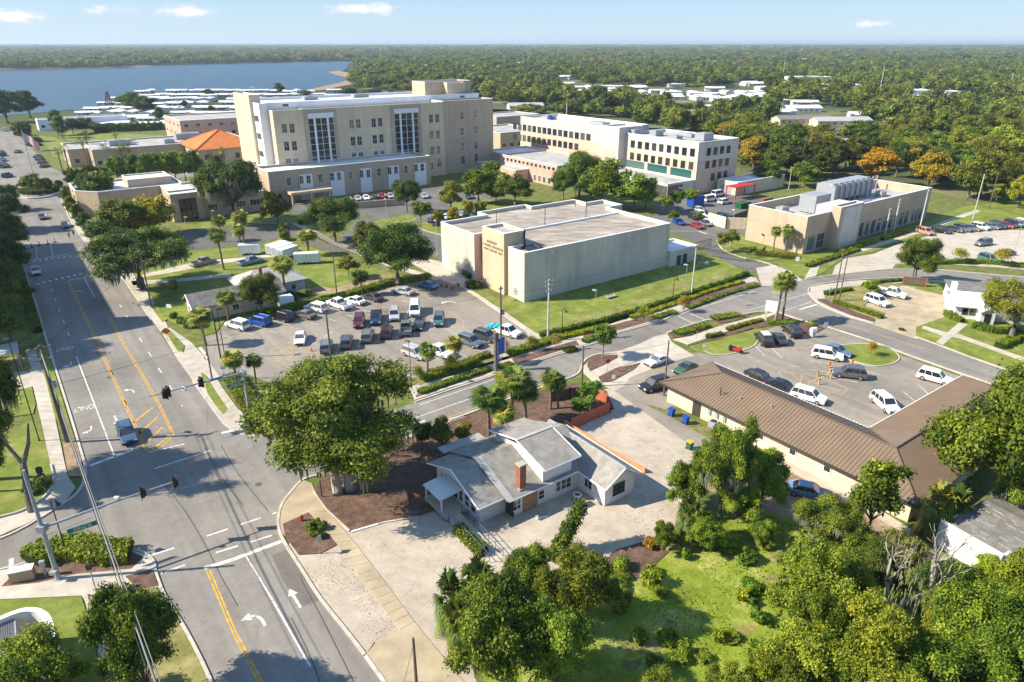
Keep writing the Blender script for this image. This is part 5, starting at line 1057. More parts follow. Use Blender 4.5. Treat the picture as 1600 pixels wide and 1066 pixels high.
def mk_tree(key,H,Rr,nl,n,size,seed,sp=0,base=.38,rl=.42,r0=.35,fork=.28,name='oak_tree',mat=LEAF,moss=0,clump=12,spread=.4,lvb=0,low=-.45,corek=.62,multi=1,bark=BARK,flat=.85,asp=.5):
	L = lobeset(seed,H,Rr,nl,base,rl); ex = None
	if moss:
		rng = np.random.default_rng(seed + 50); ids = rng.integers(0,len(L),moss); Lc = np.array([l[:3] for l in L])[ids]; Lr = np.array([l[3] for l in L])[ids]
		a = rng.random(moss) * 6.283; p = Lc + np.stack([np.cos(a) * Lr * .8,np.sin(a) * Lr * .8,-Lr * .3 * rng.random(moss)],1); ln = .35 + .55 * rng.random(moss)
		t = np.stack([np.cos(a + 1.57),np.sin(a + 1.57),0 * a],1) * .10; v = np.empty((moss,4,3)); dn = np.stack([0 * a,0 * a,-ln * 1.3],1); v[:,0] = p - t; v[:,1] = p + t; v[:,2] = p + dn + t * .3; v[:,3] = p + dn - t * .3
		ex = ('hanging_moss',leafmesh(v.reshape(-1,3),np.repeat(rng.random(moss),4),MOSS))
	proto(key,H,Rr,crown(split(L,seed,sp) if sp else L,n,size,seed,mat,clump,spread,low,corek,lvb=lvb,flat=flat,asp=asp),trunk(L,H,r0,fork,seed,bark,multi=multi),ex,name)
mk_tree('oakA',12,7,34,120000,.12,11,6,r0=.42,rl=.29,base=.27,multi=2,moss=500,bark=PALE,corek=.45,clump=16,spread=.3)
mk_tree('oakB',11,7.5,26,66000,.135,12,6,r0=.5,rl=.30,base=.34,moss=2600,lvb=-.1,corek=.45,clump=16,spread=.3)
mk_tree('oakC',9,5.5,22,54000,.125,13,6,r0=.3,rl=.34,base=.26,corek=.5,clump=16,spread=.28)
mk_tree('lush',7,4.2,24,56000,.105,14,6,r0=.16,rl=.33,base=.12,fork=.12,name='leafy_tree',lvb=.05,corek=.5,spread=.22,clump=16)
mk_tree('lushB',7,4.6,30,58000,.105,24,6,r0=.16,rl=.28,base=.12,fork=.12,name='leafy_tree',lvb=.1,corek=.42,spread=.24,clump=16)
mk_tree('slim',8,2.4,14,11000,.16,15,4,r0=.16,rl=.42,base=.22,name='slender_tree',corek=.4,clump=14,spread=.25)
mk_tree('small',5,2.3,11,7000,.16,16,4,r0=.11,rl=.44,base=.34,fork=.35,name='small_tree',corek=.5,clump=12,spread=.2)
mk_tree('airy',4.5,2.0,9,1800,.15,17,r0=.07,rl=.45,base=.45,fork=.4,name='ornamental_tree',corek=0)
mk_tree('midA',12,7,24,12000,.32,31,4,r0=.4,rl=.32,base=.16,clump=10,spread=.45,corek=.7)
mk_tree('midB',12,7,20,11000,.34,32,4,r0=.4,rl=.36,base=.12,clump=10,spread=.5,corek=.7)
mk_tree('midC',13,5.5,18,10000,.32,33,4,r0=.35,rl=.38,base=.12,clump=10,spread=.45,corek=.7)
mk_tree('autumn',11,5,20,11000,.28,34,4,r0=.3,rl=.34,base=.2,clump=10,spread=.4,name='autumn_tree',mat=AUT)
mk_tree('farA',12,7.5,16,1800,.8,41,rl=.36,base=.25,clump=4,spread=.7,corek=.8)
mk_tree('farB',12,7.5,13,1600,.85,42,rl=.42,base=.2,clump=4,spread=.7,corek=.8)
mk_tree('farC',14,6,13,1600,.8,43,rl=.42,base=.18,clump=4,spread=.8,corek=.8)
mk_tree('cone',12,2.6,12,2600,.45,44,rl=.6,base=.05,clump=6,spread=.5,corek=.7,name='cypress_tree')
# palms
def palm_mesh(seed,nf=38,Rf=1.9,blades=15,droop=.5,dead=.18):
	rng = np.random.default_rng(seed); V,F,Lv = [],[],[]; k = 0
	for i in range(nf):
		az = i * 2.39996 + rng.normal() * .2; el = 1.25 - 2.1 * ((i + .5) / nf) ** .9; lv = .55 + .18 * rng.normal() - (.15 if el < 0 else 0)
		if el < -.35 and rng.random() < dead * 3: lv = .98
		d = np.array([math.cos(az) * math.cos(el),math.sin(az) * math.cos(el),math.sin(el)]); side = np.array([-math.sin(az),math.cos(az),0]); up = np.cross(d,side)
		L0 = Rf * rng.uniform(.32,.55); hub = d * L0
		w = .03; V += [side * w,-side * w,hub - side * w,hub + side * w]; F.append((k,k + 1,k + 2,k + 3)); Lv += [.6] * 4; k += 4
		for j in range(blades):
			a = -1.25 + 2.5 * j / (blades - 1); dr = d * math.cos(a) + side * math.sin(a); L1 = Rf * .66 * (1 - .25 * abs(a) / 1.25) * rng.uniform(.85,1.1)
			nrm = np.cross(dr,up); bw = .062 * Rf / 1.9 * 1.25; mid = hub + dr * L1 * .55 - np.array([0,0,.04]); tip = hub + dr * L1 - np.array([0,0,droop * L1 * rng.uniform(.5,1.1)])
			V += [hub,mid - nrm * bw,tip,mid + nrm * bw]; F.append((k,k + 1,k + 2,k + 3)); l_ = lv + rng.normal() * .06; Lv += [l_] * 4; k += 4
	V = np.array(V); me = leafmesh(V,np.clip(np.array(Lv),0,1),FROND); return me
def palm_trunk(H,r=.17,boots=True,seed=0,curve=.2):
	rg = random.Random(seed); m = MB(); pts,rad = [],[]
	n = 16
	for i in range(n + 1): t = i / n; pts.append((curve * math.sin(t * 1.5),0,H * t - .1)); rad.append(r * (1.25 - .3 * t) * (1.08 if i % 2 else .94) * (1.35 if t > .86 else 1))
	m.tube(pts,rad,8)
	if boots:
		for i in range(22):
			z = H * (.72 + .27 * rg.random()); a = rg.random() * 6.28; x = curve * math.sin(z / H * 1.5); m.tube([(x + r * math.cos(a),r * math.sin(a),z - .15),(x + r * 2.0 * math.cos(a),r * 2.0 * math.sin(a),z + .15)],[.05,.02],4)
	return m.mesh(PBARK)
def off_z(me,dx,dz):
	me.transform(Matrix.Translation((dx,0,dz))); return me
for key,H,Rf,sd,nf in (('palm',6.0,2.0,1,44),('palmB',7.5,2.0,2,40),('palmS',1.6,2.2,3,44)):
	proto(key,H + 1.2,Rf + .4,off_z(palm_mesh(sd,nf,Rf),.2,H),palm_trunk(H,seed=sd),None,'palm_tree')
proto('palmF',9.2,2.3,off_z(palm_mesh(7,16,2.0,7),.2,8),palm_trunk(8,.2,False),None,'palm_tree')
def bare_mesh(seed,H):
	rg = random.Random(seed); m = MB()
	def grow(p,d,L,r,k):
		q = p + d * L * .5 + Vector((rg.uniform(-.1,.1),rg.uniform(-.1,.1),0)) * L; e = q + (d + Vector((rg.uniform(-.35,.35),rg.uniform(-.35,.35),rg.uniform(-.05,.3)))).normalized() * L * .5
		m.tube([p,q,e],[r,r * .8,r * .6],6 if r > .05 else 4)
		if k > 0:
			for i in range(rg.choice((2,3,3))):
				nd = (d + Vector((rg.uniform(-1,1),rg.uniform(-1,1),rg.uniform(-.1,.8)))).normalized(); grow(e,nd,L * rg.uniform(.6,.85),r * .55,k - 1)
	m.tube([(0,0,-.1),(.05,0,H * .28)],[.36,.3],8); grow(Vector((0,0,H * .26)),Vector((.8,.1,.6)),H * .34,.24,4); grow(Vector((0,0,H * .26)),Vector((-.45,.3,.9)),H * .3,.22,4); return m.mesh(PALE,True)
def bare_moss(seed,H):
	rng = np.random.default_rng(seed); n = 420; a = rng.random(n) * 6.283; rr = 3.2 * np.sqrt(rng.random(n)); p = np.stack([np.cos(a) * rr,np.sin(a) * rr,H * (.5 + .45 * rng.random(n)) - rr * .1],1)
	t = np.stack([np.cos(a + 1),np.sin(a + 1),0 * a],1) * .045; dn = np.stack([0 * a,0 * a,-.3 - .6 * rng.random(n)],1); v = np.empty((n,4,3)); v[:,0] = p - t; v[:,1] = p + t; v[:,2] = p + dn + t * .3; v[:,3] = p + dn - t * .3
	return leafmesh(v.reshape(-1,3),np.repeat(.5 + .5 * rng.random(n),4),MOSS)
NT = [0]
def tree(key,bx,by,top,hw,label,tint=(1,1,1),group=None,rot=None,cat='tree',name=None,pos=None,H=None,Rr=None):
	q = PROTO[key]; p = P(bx,by) if pos is None else Vector(pos)
	h = H or max(1.2,ht(bx,by,top)) ; r = Rr or hw * mpp(bx,by - .4 * (by - top) if pos is None else by) * .96
	NT[0] += 1; rot = (NT[0] * 2.4) % 6.28 if rot is None else rot
	t = thing(name or q['name'],label,cat,p,rot,group); s = (r / q['R'],r / q['R'],h / q['H'])
	if 'palm' in key: s = (r / q['R'],) * 2 + (h / q['H'],)
	t.scale = s
	a = link('trunk',q['trunk'],t); b = link('crown',q['crown'],t); b.color = (*tint,1)
	if q['extra']: link(q['extra'][0],q['extra'][1],t)
	return t
YG = (1.35,1.15,.75); DK = (.72,.85,.8); LM = (1.5,1.45,.8); GRY = (.95,.95,1.2); BRT = (1.1,1.25,.85); OL = (1.15,1.0,.8)  # DK also puts painted shade into the left-edge oaks
# ---- foreground trees
tree('oakA',537,768,556,128,'huge two-trunked oak at the corner of the crossing beside the gravel lot',(1.02,.99,.72),rot=.6)
tree('lush',236,1092,903,72,'grey-green oak with moss at the bottom edge between the walk and the road',(1.1,1.15,.85))
tree('lush',70,1125,1000,82,'bright yellow-green tree in the bottom left corner',LM)
tree('lush',785,1085,905,88,'dense dark green tree at the bottom edge beside the walk',(1.0,1.15,.8)); tree('lush',822,955,845,46,'dark green tree standing nearest the ramp of the white house',(.9,1.05,.8)); tree('lushB',900,985,852,66,'yellow-tinged tree beneath the vine-covered pole',(1.3,1.15,.8))
tree('lush',868,1085,935,66,'dark green tree right of the one at the bottom edge beside the walk',(.95,1.1,.8)); tree('lush',955,955,905,20,'small leafy tree at the right end of the clump below the white house',(1.1,1.1,.8)); tree('lush',740,1010,915,36,'small leafy tree squeezed behind the low fan palms',(.9,1.1,.8))
for i,(x,y,tp,hw,lb) in enumerate([(705,985,905,36,'low fan palm nearest the walk at the bottom of the gravel lot'),(745,958,893,40,'low fan palm nearest the white house at the bottom of the gravel lot'),(722,1015,945,34,'low fan palm nearest the bottom edge')]): tree('palmS',x,y,tp,hw,lb,(1.05,1.1,.9),'low fan palms at the edge of the gravel lot')
tree('oakB',1122,812,648,52,'tall mossy tree left of the metal-roofed building wall',(1.2,1.25,.9)); tree('lush',1188,792,700,44,'bright leafy tree against the cream wall of the metal-roofed building',BRT); tree('lush',1072,800,718,42,'leafy tree beside the end of the alley',(1.05,1.2,.8)); tree('lushB',1152,818,748,44,'broad leafy tree at the foot of the tall mossy one',BRT)
tree('lush',1100,862,805,38,'low bright bushy tree at the top of the weedy plot',(1.15,1.3,.8)); tree('lush',1188,852,812,26,'low bushy tree at the upper right of the weedy plot',(1.1,1.3,.8)); tree('lush',1035,860,815,22,'little round shrub tree beside the pile of debris',(1.2,1.25,.8)); tree('palmS',1075,845,782,28,'small fan palm beside the debris at the end of the gravel',(1,1,1))
tree('slim',1352,850,712,42,'tall slender tree in front of the corner of the metal-roofed building',(1.1,1.2,.8)); tree('oakB',1288,868,772,62,'mossy spreading tree in front of the back wall and walk',(1.25,1.25,.9)); tree('lushB',1395,890,835,45,'yellowing bush between the dead tree and the white-walled shed',YG)
tree('oakC',1556,812,560,105,'big dark-stemmed tree over the right end of the metal roof',(1.2,1.2,.75)); tree('oakC',1640,790,595,85,'big tree cut by the right edge beside the metal roof',(1.1,1.15,.75)); tree('lushB',1480,745,640,48,'yellow-green tree lapping onto the metal roof',YG); tree('lush',1590,820,700,50,'leafy tree behind the grey-roofed shed',BRT)
tree('palmS',1452,835,765,34,'fan palm with golden fronds at the corner of the metal-roofed building',(1.5,1.25,.8)); tree('palmS',1480,828,772,30,'fan palm beside the grey shed roof',(1.2,1.15,.8))
BR = [(1250,1075,915,50,'lushB'),(1262,1000,848,78,'lushB'),(1330,1100,925,74,'lushB'),(1420,1140,1000,80,'lushB'),(1500,1060,905,82,'oakC'),(1585,1010,862,72,'lush'),(1625,1100,945,80,'lush'),(1135,1150,1035,50,'lushB'),(1240,1130,985,92,'lushB'),(1465,960,880,58,'lush'),(1335,905,832,58,'lushB'),(1545,1130,985,90,'lushB'),(1030,1140,1045,44,'lushB'),(1318,975,880,42,'lushB'),(1248,925,858,30,'lush'),(1540,960,875,50,'lush'),(1462,1015,915,44,'lushB'),(1340,1150,1010,85,'lushB'),(1190,1160,1020,62,'lushB')]
BL = ['left of the gap at the lower right','behind the weedy plot','right below the dead tree','on the bottom edge under the dead tree','below the white-walled shed','at the right edge below the shed','in the bottom right corner','at the bottom edge by the weedy plot','on the bottom edge left of the dead tree','between the dead tree and the shed','just above the dead tree','on the bottom edge below the shed','at the left end of the bottom thicket','touching the dead tree on its left','at the right margin of the weedy plot','in front of the lower end of the white wall','touching the dead tree on its right','low on the bottom edge under the forked limb','low on the bottom edge below the weedy plot']
for i,(x,y,tp,hw,k) in enumerate(BR): rg = random.Random(i + 90); c = rg.uniform(.95,1.25); tree(k,x,y,tp,hw,'sunlit green tree ' + BL[i],(c * rg.uniform(.95,1.25),c * 1.14,.75),'trees of the lower right thicket')
t = thing('dead_tree','bare forked pale tree hung with dry moss in the lower right thicket','tree',P(1385,990)); H_ = ht(1385,990,852); link('trunk',bare_mesh(6,H_),t); link('hanging_moss',bare_moss(4,H_),t)
t = thing('dead_tree','small bare bush of pale twigs at the bottom edge','tree',P(1378,1085)); link('trunk',bare_mesh(9,3.2),t); t = thing('dead_tree','low tangle of bare pale twigs left of the forked dead tree','tree',P(1235,1020)); link('trunk',bare_mesh(12,3.5),t)
# vine-covered leaning stump
t = thing('vine_column','leaning pole smothered in vines rising from the clump below the white house','vine',P(868,872)); L = [(k * .34,k * .25,.5 + k * .62,.72 - k * .02) for k in range(8)]; link('crown',crown(L,5000,.17,77,spread=.15,corek=.8),t).color = (1.1,1.05,.8,1); m = MB(); m.tube([(0,0,0),(2.6,1.9,5)],[.16,.1],6); m.build('trunk',BARK,t)
# left edge
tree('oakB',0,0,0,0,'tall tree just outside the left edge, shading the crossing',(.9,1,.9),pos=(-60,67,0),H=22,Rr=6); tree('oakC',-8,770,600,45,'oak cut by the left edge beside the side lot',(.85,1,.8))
t = thing('forked_tree','grey forked trunk with little foliage on the lawn at the left corner of the crossing','tree',P(50,800)); m = MB(); h_ = 8.5
m.tube([(0,0,-.1),(-.1,.3,2),(-.4,1.2,4.2),(-.6,1.6,5)],[.42,.36,.33,.3],8); m.tube([(-.6,1.6,4.9),(-2.2,2.2,7),(-3.4,3,9)],[.24,.16,.08],6); m.tube([(-.6,1.6,4.9),(0,2.4,7),(.3,2.8,9.2)],[.24,.18,.08],6); m.build('trunk',BARK,t)
link('crown',crown([(-3.4,3,9.2,1.6),(-3.8,1,5.5,1.3),(1.6,.4,3.2,.8)],5000,.14,78,spread=.2),t).color = (.85,1,.85,1)
for i,(x,y,tp,hw) in enumerate([(8,362,296,38),(-5,412,325,45),(14,452,362,42),(2,500,400,46),(34,492,430,26),(22,545,452,36),(-20,560,430,60),(25,400,330,26),(12,330,285,22)]): tree('oakC',x,y,tp,hw,'shaded oak on the left edge, ' + ['farthest up the street but one','second from the far end of the row','third from the far end','fourth from the far end','the small one nearest the kerb','nearest the flat canopy','cut by the frame above the flat canopy','close to the kerb halfway up the row','at the far end by the junction'][i],DK,'oaks along the left edge of the street')  # dark tint paints the shade into these oak leaves
# mid distance
tree('oakB',222,452,346,88,'broad grey mossy oak between the main street and the trailer field',(1.15,1.15,1.05),rot=2); tree('midA',192,378,304,44,'bright yellow-green tree nearest the street in front of the white roof',LM); tree('midB',245,368,306,38,'golden-green tree in front of the dark clinic entrance',(1.9,1.45,.6)); tree('midC',215,372,332,30,'lower lime-green tree between the two bright ones',(1.6,1.4,.7))
tree('midA',152,330,264,32,'dark grey-green tree at the corner of the white roof',(.75,.9,1))
for i,(x,y) in enumerate([(108,322),(116,338),(124,350),(134,364),(146,380)]): tree('midC',x,y,y - 34,13,'rounded street tree number %s from the far junction' % ['one','two','three','four','five'][i],(.95,1.05,.9),'row of street trees by the upper pavement')
tree('oakB',368,350,236,56,'very dark mossy oak in front of the hospital corner',(.85,.9,.9)); tree('midA',435,356,294,28,'olive tree at the corner of the hospital front wing',OL); tree('oakC',524,378,303,44,'dark oak in front of the hospital car deck',(.85,.95,.85)); tree('oakC',622,446,344,60,'large round dark oak between the trailer field and the car park',(.82,.98,.85),rot=1); tree('midA',572,392,340,26,'olive tree just behind the large round oak',OL)
tree('oakC',410,490,424,35,'grey-green spreading shrub tree beside the grey bungalow',(.95,1,1.15)); tree('oakC',636,332,277,24,'dark oak at the end of the hospital car deck',(.8,.95,.85)); tree('small',658,352,314,20,'round green tree on the small island by the hospital drive',(1,1.1,.8)); tree('midA',805,322,268,34,'green tree left of the oak grove behind the panel building',(.9,1.1,.8)); tree('midB',765,300,250,24,'dark tree against the hospital east wing',(.85,1,.9))
tree('midB',748,318,263,28,'bright yellow-green tree in front of the hospital east wing',LM); tree('midC',705,332,280,22,'flowering pale-topped tree at the hospital gate',(1.3,1.25,1)); tree('midB',775,318,282,20,'yellow-olive tree beside the bright one at the clinic',(1.5,1.3,.8))
for i,(x,y,tp) in enumerate([(685,362,326),(708,356,322),(731,350,312),(752,348,313)]): tree('small',x,y,tp,12,['first','second','third','fourth'][i] + ' small golden tree of the row behind the panel building',(2.1,1.5,.6),'small golden trees behind the panel building')
for i,(x,y,tp,hw,lb) in enumerate([(905,308,231,36,'tallest oak at the left of the grove'),(948,325,246,44,'widest oak in the middle of the grove'),(990,330,268,36,'right-hand oak of the grove'),(880,312,262,22,'small oak at the left foot of the grove'),(925,318,275,30,'oak at the front of the grove'),(1008,326,285,20,'last small oak at the right of the grove')]): tree(['oakC','midA','midB'][i % 3],x,y,tp,hw,lb + ' between the two big buildings',(.85,1.08,.75),'oak grove in front of the medical building')
for i,(x,y,tp,hw) in enumerate([(1040,335,305,15),(1058,330,297,16),(1078,322,294,14),(1052,352,328,10),(1092,345,330,9)]): tree('small',x,y,tp,hw,['leftmost','second','third','low','smallest'][i] + ' leafy tree at the edge of the yard with the blue compactor',(1.2,1.3,.8),'small trees at the hospital parking yard')
tree('autumn',1175,274,210,23,'orange-leaved tree beside the end of the medical building',(.95,.9,.8)); tree('autumn',1366,290,230,29,'bright orange tree behind the laboratory building',(1.05,.88,.7)); tree('autumn',1450,295,237,27,'yellow-orange tree at the right end of the laboratory building',(.9,1.0,.8)); tree('autumn',1158,268,232,13,'small yellow tree touching the medical building',(.7,.95,.8))
tree('midA',1228,262,194,36,'big dark tree behind the laboratory building on the left',(.62,.85,.9)); tree('midB',1195,292,250,24,'dark green tree above the service shed',(.7,.9,.9)); tree('midB',1255,292,252,26,'green tree behind the cooling units',(.8,1,.8)); tree('midC',1278,278,238,18,'olive tree with the golden top behind the cooling units',(1.4,1.1,.7))
tree('oakC',1428,442,366,34,'dark spreading tree between the concrete lot and the street bend',(.8,.95,.85)); tree('oakB',1578,532,424,62,'large mossy yellow-green tree over the small white house',(1.35,1.25,.95),rot=4)
tree('airy',1498,412,388,12,'pale thin tree left of two in the hedge below the concrete lot',(2,1.6,1)); tree('airy',1562,416,388,14,'golden thin tree right of two in the hedge below the concrete lot',(2.2,1.5,.7))
tree('small',1358,462,438,18,'round bright green bush tree beside the white pickup',(1.3,1.6,.8)); tree('small',942,560,506,22,'dark young tree on the island at the driveway mouth',(.8,1,.9)); tree('small',1130,395,362,14,'bushy tree left of two on the gate island',(1.1,1.1,.9)); tree('small',1142,390,358,12,'bushy tree right of two on the gate island',(.9,1,.9))
tree('airy',1360,556,533,9,'bare reddish shrub tree on the oval lawn island',(2.2,1.2,1.4)); tree('small',922,645,594,24,'dense dark green tree inside the fence corner',(.8,1.15,.75)); tree('small',905,655,622,18,'low dark green tree beside the red fence',(.75,1.1,.75))
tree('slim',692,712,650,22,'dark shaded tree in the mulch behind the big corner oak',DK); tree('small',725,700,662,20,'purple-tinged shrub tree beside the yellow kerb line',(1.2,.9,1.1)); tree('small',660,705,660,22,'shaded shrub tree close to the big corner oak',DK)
for x,y,tp,hw,lb in [(566,462,420,16,'thin tree behind the silver saloon on the field'),(545,435,400,20,'olive shrub tree at the edge of the trailer field'),(275,470,436,10,'dark conical shrub left of the grey bungalow')]: tree('small',x,y,tp,hw,lb,OL if 'olive' in lb else DK)
CR = [(785,558,530,'red-leaved'),(832,548,525,'olive'),(868,548,520,'brownish'),(1005,505,478,'pale'),(1068,488,462,'pinkish'),(705,585,555,'faded'),(655,598,572,'thin')]
for i,(x,y,tp,w) in enumerate(CR): tree('airy',x,y,tp,11,w + ' small ornamental tree in the verge of the cross street',{'red-leaved': (3.2,.9,1),'olive': (1.6,1.3,1),'brownish': (2,1.2,1.2),'pale': (1.8,1.7,1.2),'pinkish': (2.4,1.3,1.4),'faded': (2,1.7,1.2),'thin': (1.4,1.4,1)}[w],'small trees along the verge')
# palms
PL = [(765,682,608,36,'palmB','leftmost palm of the clump behind the white house'),(798,668,580,38,'palmB','tallest palm of the clump behind the white house'),(822,662,598,32,'palm','right-hand palm of the clump behind the white house'),(785,690,632,26,'palm','lowest palm of the clump behind the white house'),(860,640,582,24,'palm','left palm of the pair at the brown fence'),(872,638,588,20,'palm','right palm of the pair at the brown fence'),
	  (668,588,538,20,'palm','palm in the hedge in front of the white pickup'),(712,578,528,20,'palm','palm in the hedge in front of the grey SUVs'),(372,605,550,24,'palm','palm behind the far signal mast'),(400,600,556,18,'palm','palm right of the far signal mast'),(322,540,484,26,'palm','bushy palm between the pavement and the white SUV'),(357,500,456,22,'palm','palm in front of the grey bungalow'),(447,470,404,24,'palmB','palm beside the pale end wall of the bungalow'),
	  (350,422,358,18,'palmB','lone palm by the parked grey pickup'),(345,378,338,16,'palm','palm on the far side of the turning circle'),(383,388,330,17,'palm','palm nearest the first white trailer'),(378,396,352,14,'palm','short palm under the one at the first trailer'),(482,400,361,22,'palm','palm right of the white trailers'),(446,375,352,14,'palmS','stubby palm behind the white trailers'),
	  (1211,507,430,20,'palmB','left palm of the pair at the white pylon sign'),(1222,504,428,19,'palmB','right palm of the pair at the white pylon sign'),(1208,392,354,12,'palm','left palm of the pair at the laboratory wall'),(1226,396,353,14,'palm','right palm of the pair at the laboratory wall'),(1008,470,440,0,None,'')]
for x,y,tp,hw,k,lb in PL:
	if k: tree(k,x,y,tp,hw,lb,(1.45,1.4,1.0))
PF = [(98,268,232),(110,275,226),(122,250,222),(138,262,214),(142,252,205),(168,262,226),(174,262,224),(192,262,224),(201,264,220),(205,262,228),(212,250,218),(185,232,205),(260,240,218),(272,238,220),(285,236,214),(310,232,214),(318,262,236),(330,262,240),(352,262,230),(300,268,246),(1190,205,190),(1232,198,180),(1340,190,172),(1352,192,172),(1095,203,186),(1030,205,184),(1045,204,186),(1150,140,120),(1085,145,128)]
WH = ['at the street end','near the street end','before the narrow wing','in front of the parapet','at the corner of the parapet','in the middle of the front','beside the middle one','right of the middle','towards the right of the front','at the right of the front','overlapping the flat roof','on the far side of the flat roof']
for i,(x,y,tp) in enumerate(PF): tree('palmF',x,y,tp,9.5 if y > 215 else 6,('slim palm ' + WH[i] + ' of the long low office building') if i < 12 else ('slim palm standing near the terracotta-roofed building' if i < 20 else 'distant palm in the wooded suburb'),(1.2,1.15,.9),'slim palms by the office building' if i < 12 else ('slim palms by the terracotta roof' if i < 20 else 'distant palms in the suburb'))
t = thing('pruned_palm','headless palm trunk stub in the hedge beside the blue sign','palm',P(775,580)); h_ = ht(775,580,519); link('trunk',palm_trunk(h_,.28,True,5,0),t)
# rows by the white clinic and lakeside trees
for i,x in enumerate(range(186,312,15)): tree(['midC','midA'][i % 2],x,290 - abs(i - 3) * 1.2,240 - i * 1.2,17,'round fresh-green tree, number %s from the left, behind the white flat roof' % ['one','two','three','four','five','six','seven','eight','nine'][i],(1.0,1.3,.75),'green trees behind the white flat roof')
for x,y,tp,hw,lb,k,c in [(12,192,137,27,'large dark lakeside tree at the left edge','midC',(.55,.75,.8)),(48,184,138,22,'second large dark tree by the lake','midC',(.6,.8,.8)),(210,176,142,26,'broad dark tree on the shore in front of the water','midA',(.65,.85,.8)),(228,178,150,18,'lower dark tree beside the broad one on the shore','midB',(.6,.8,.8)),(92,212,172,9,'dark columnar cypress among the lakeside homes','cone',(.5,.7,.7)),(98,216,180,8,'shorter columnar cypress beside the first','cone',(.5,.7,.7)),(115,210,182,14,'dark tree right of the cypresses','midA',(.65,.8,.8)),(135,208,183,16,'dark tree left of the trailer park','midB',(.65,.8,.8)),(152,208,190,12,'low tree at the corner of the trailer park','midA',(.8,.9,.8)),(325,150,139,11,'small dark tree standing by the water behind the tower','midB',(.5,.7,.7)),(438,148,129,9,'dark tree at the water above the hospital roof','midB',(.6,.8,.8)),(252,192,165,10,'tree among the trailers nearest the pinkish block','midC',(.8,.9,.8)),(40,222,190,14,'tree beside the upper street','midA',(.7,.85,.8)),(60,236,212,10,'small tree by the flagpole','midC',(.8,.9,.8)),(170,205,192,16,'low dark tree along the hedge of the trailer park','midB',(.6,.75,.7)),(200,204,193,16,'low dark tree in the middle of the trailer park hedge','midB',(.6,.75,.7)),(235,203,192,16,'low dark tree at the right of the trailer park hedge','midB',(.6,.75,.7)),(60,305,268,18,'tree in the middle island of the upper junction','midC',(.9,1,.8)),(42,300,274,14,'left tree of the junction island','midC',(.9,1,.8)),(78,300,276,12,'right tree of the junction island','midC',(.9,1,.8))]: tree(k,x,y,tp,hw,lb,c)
for x,y,tp,hw,lb,k,c in [(118,292,262,15,'dark tree left of the dark one at the corner of the white roof','midB',(.7,.85,.9)),(140,284,256,16,'olive palm-like tree between the slim palms and the white roof','midC',(1.1,1.0,.8)),(165,282,258,14,'green tree at the left end of the row behind the white roof','midA',(.9,1.05,.8)),(178,274,252,13,'dark tree behind the left end of the row','midB',(.7,.85,.8)),(95,300,280,10,'small tree at the pavement corner of the upper junction','midC',(.9,1,.8)),(225,272,252,14,'tree half behind the green row on the left','midB',(.75,.9,.8)),(262,268,248,14,'tree half behind the green row on the right','midC',(.8,1,.8)),(342,275,240,16,'dark palm-fringed tree under the terracotta roof','midC',(.8,.95,.8)),(322,280,252,14,'lower tree under the left corner of the terracotta roof','midB',(.9,1.1,.8)),(30,212,190,10,'dark tree beside the white hall','midB',(.6,.75,.8)),(80,200,183,10,'dark tree in front of the white hall','midC',(.6,.75,.8)),(330,178,164,8,'little tree among the white homes near the tower','midC',(.7,.8,.7)),(290,168,156,7,'little tree among the farther white homes','midC',(.7,.8,.7)),(480,152,141,8,'small tree at the edge of the lakeside homes by the spit','midB',(.6,.75,.7)),(545,150,136,16,'dark tree above the roof of the hospital on the left','midB',(.6,.8,.7)),(580,152,138,18,'dark tree above the roof of the hospital in the middle','midA',(.65,.85,.7)),(615,152,138,16,'dark tree above the roof of the hospital beside the plant room','midC',(.7,.85,.7)),(1590,325,270,26,'lime-green tree at the right edge beyond the row of parked cars','midA',LM),(1555,318,285,16,'small lime-green tree beside the pale pole by the field walk','midC',LM),(1525,312,270,18,'airy light green tree right of the laboratory building','midC',(1.5,1.5,.9))]: tree(k,x,y,tp,hw,lb,c)
# ---- hedges and shrubs
def hedge(label,pts,w,h,tint=(1,1,1),dens=110,size=.13,cat='hedge',grp=None,mat=LEAF,name='hedge'):
	q = smooth(PP(pts),3,False) if len(pts) > 2 else PP(pts); rng = np.random.default_rng(int(pts[0][0] * 7 + pts[0][1])); PV,LV = [],[]; c0 = q[0]
	for i in range(len(q) - 1):
		a,b = np.array(q[i] - c0),np.array(q[i + 1] - c0); d = b - a; L = np.linalg.norm(d)
		if L < .01: continue
		d = d / L; s = np.array([-d[1],d[0],0]); n = max(8,int(L * (w + 2 * h) * dens)); t = rng.random(n) * L; u = rng.random(n) * (w + 2 * h); lump = 1 + .12 * np.sin(t * 2.1 + i) + .07 * rng.normal(size=n)
		side = np.where(u < h,-w / 2,np.where(u > h + w,w / 2,u - h - w / 2)); z = np.where(u < h,u,np.where(u > h + w,w + 2 * h - u,h)) * lump
		p = a + d * t[:,None] + s * (side * (1 + .12 * np.sin(t * 3)))[:,None] + np.array([0,0,1]) * z[:,None] + rng.normal(size=(n,3)) * .06
		nr = np.where((u < h)[:,None],-s,np.where((u > h + w)[:,None],s,np.array([0,0,1.]))) + rng.normal(size=(n,3)) * .5
		v,l_ = cards(p,nr,size * (.6 + .8 * rng.random(n)),np.clip(.55 + .12 * np.sin(t * 1.7) + rng.normal(size=n) * .15,0,1),rng); PV.append(v); LV.append(l_)
	o = link(name,leafmesh(np.vstack(PV),np.concatenate(LV),mat)); o.location = c0; o.color = (*tint,1)
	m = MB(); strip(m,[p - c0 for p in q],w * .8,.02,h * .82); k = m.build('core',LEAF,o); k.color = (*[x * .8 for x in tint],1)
	return setp(o,label,cat,grp)
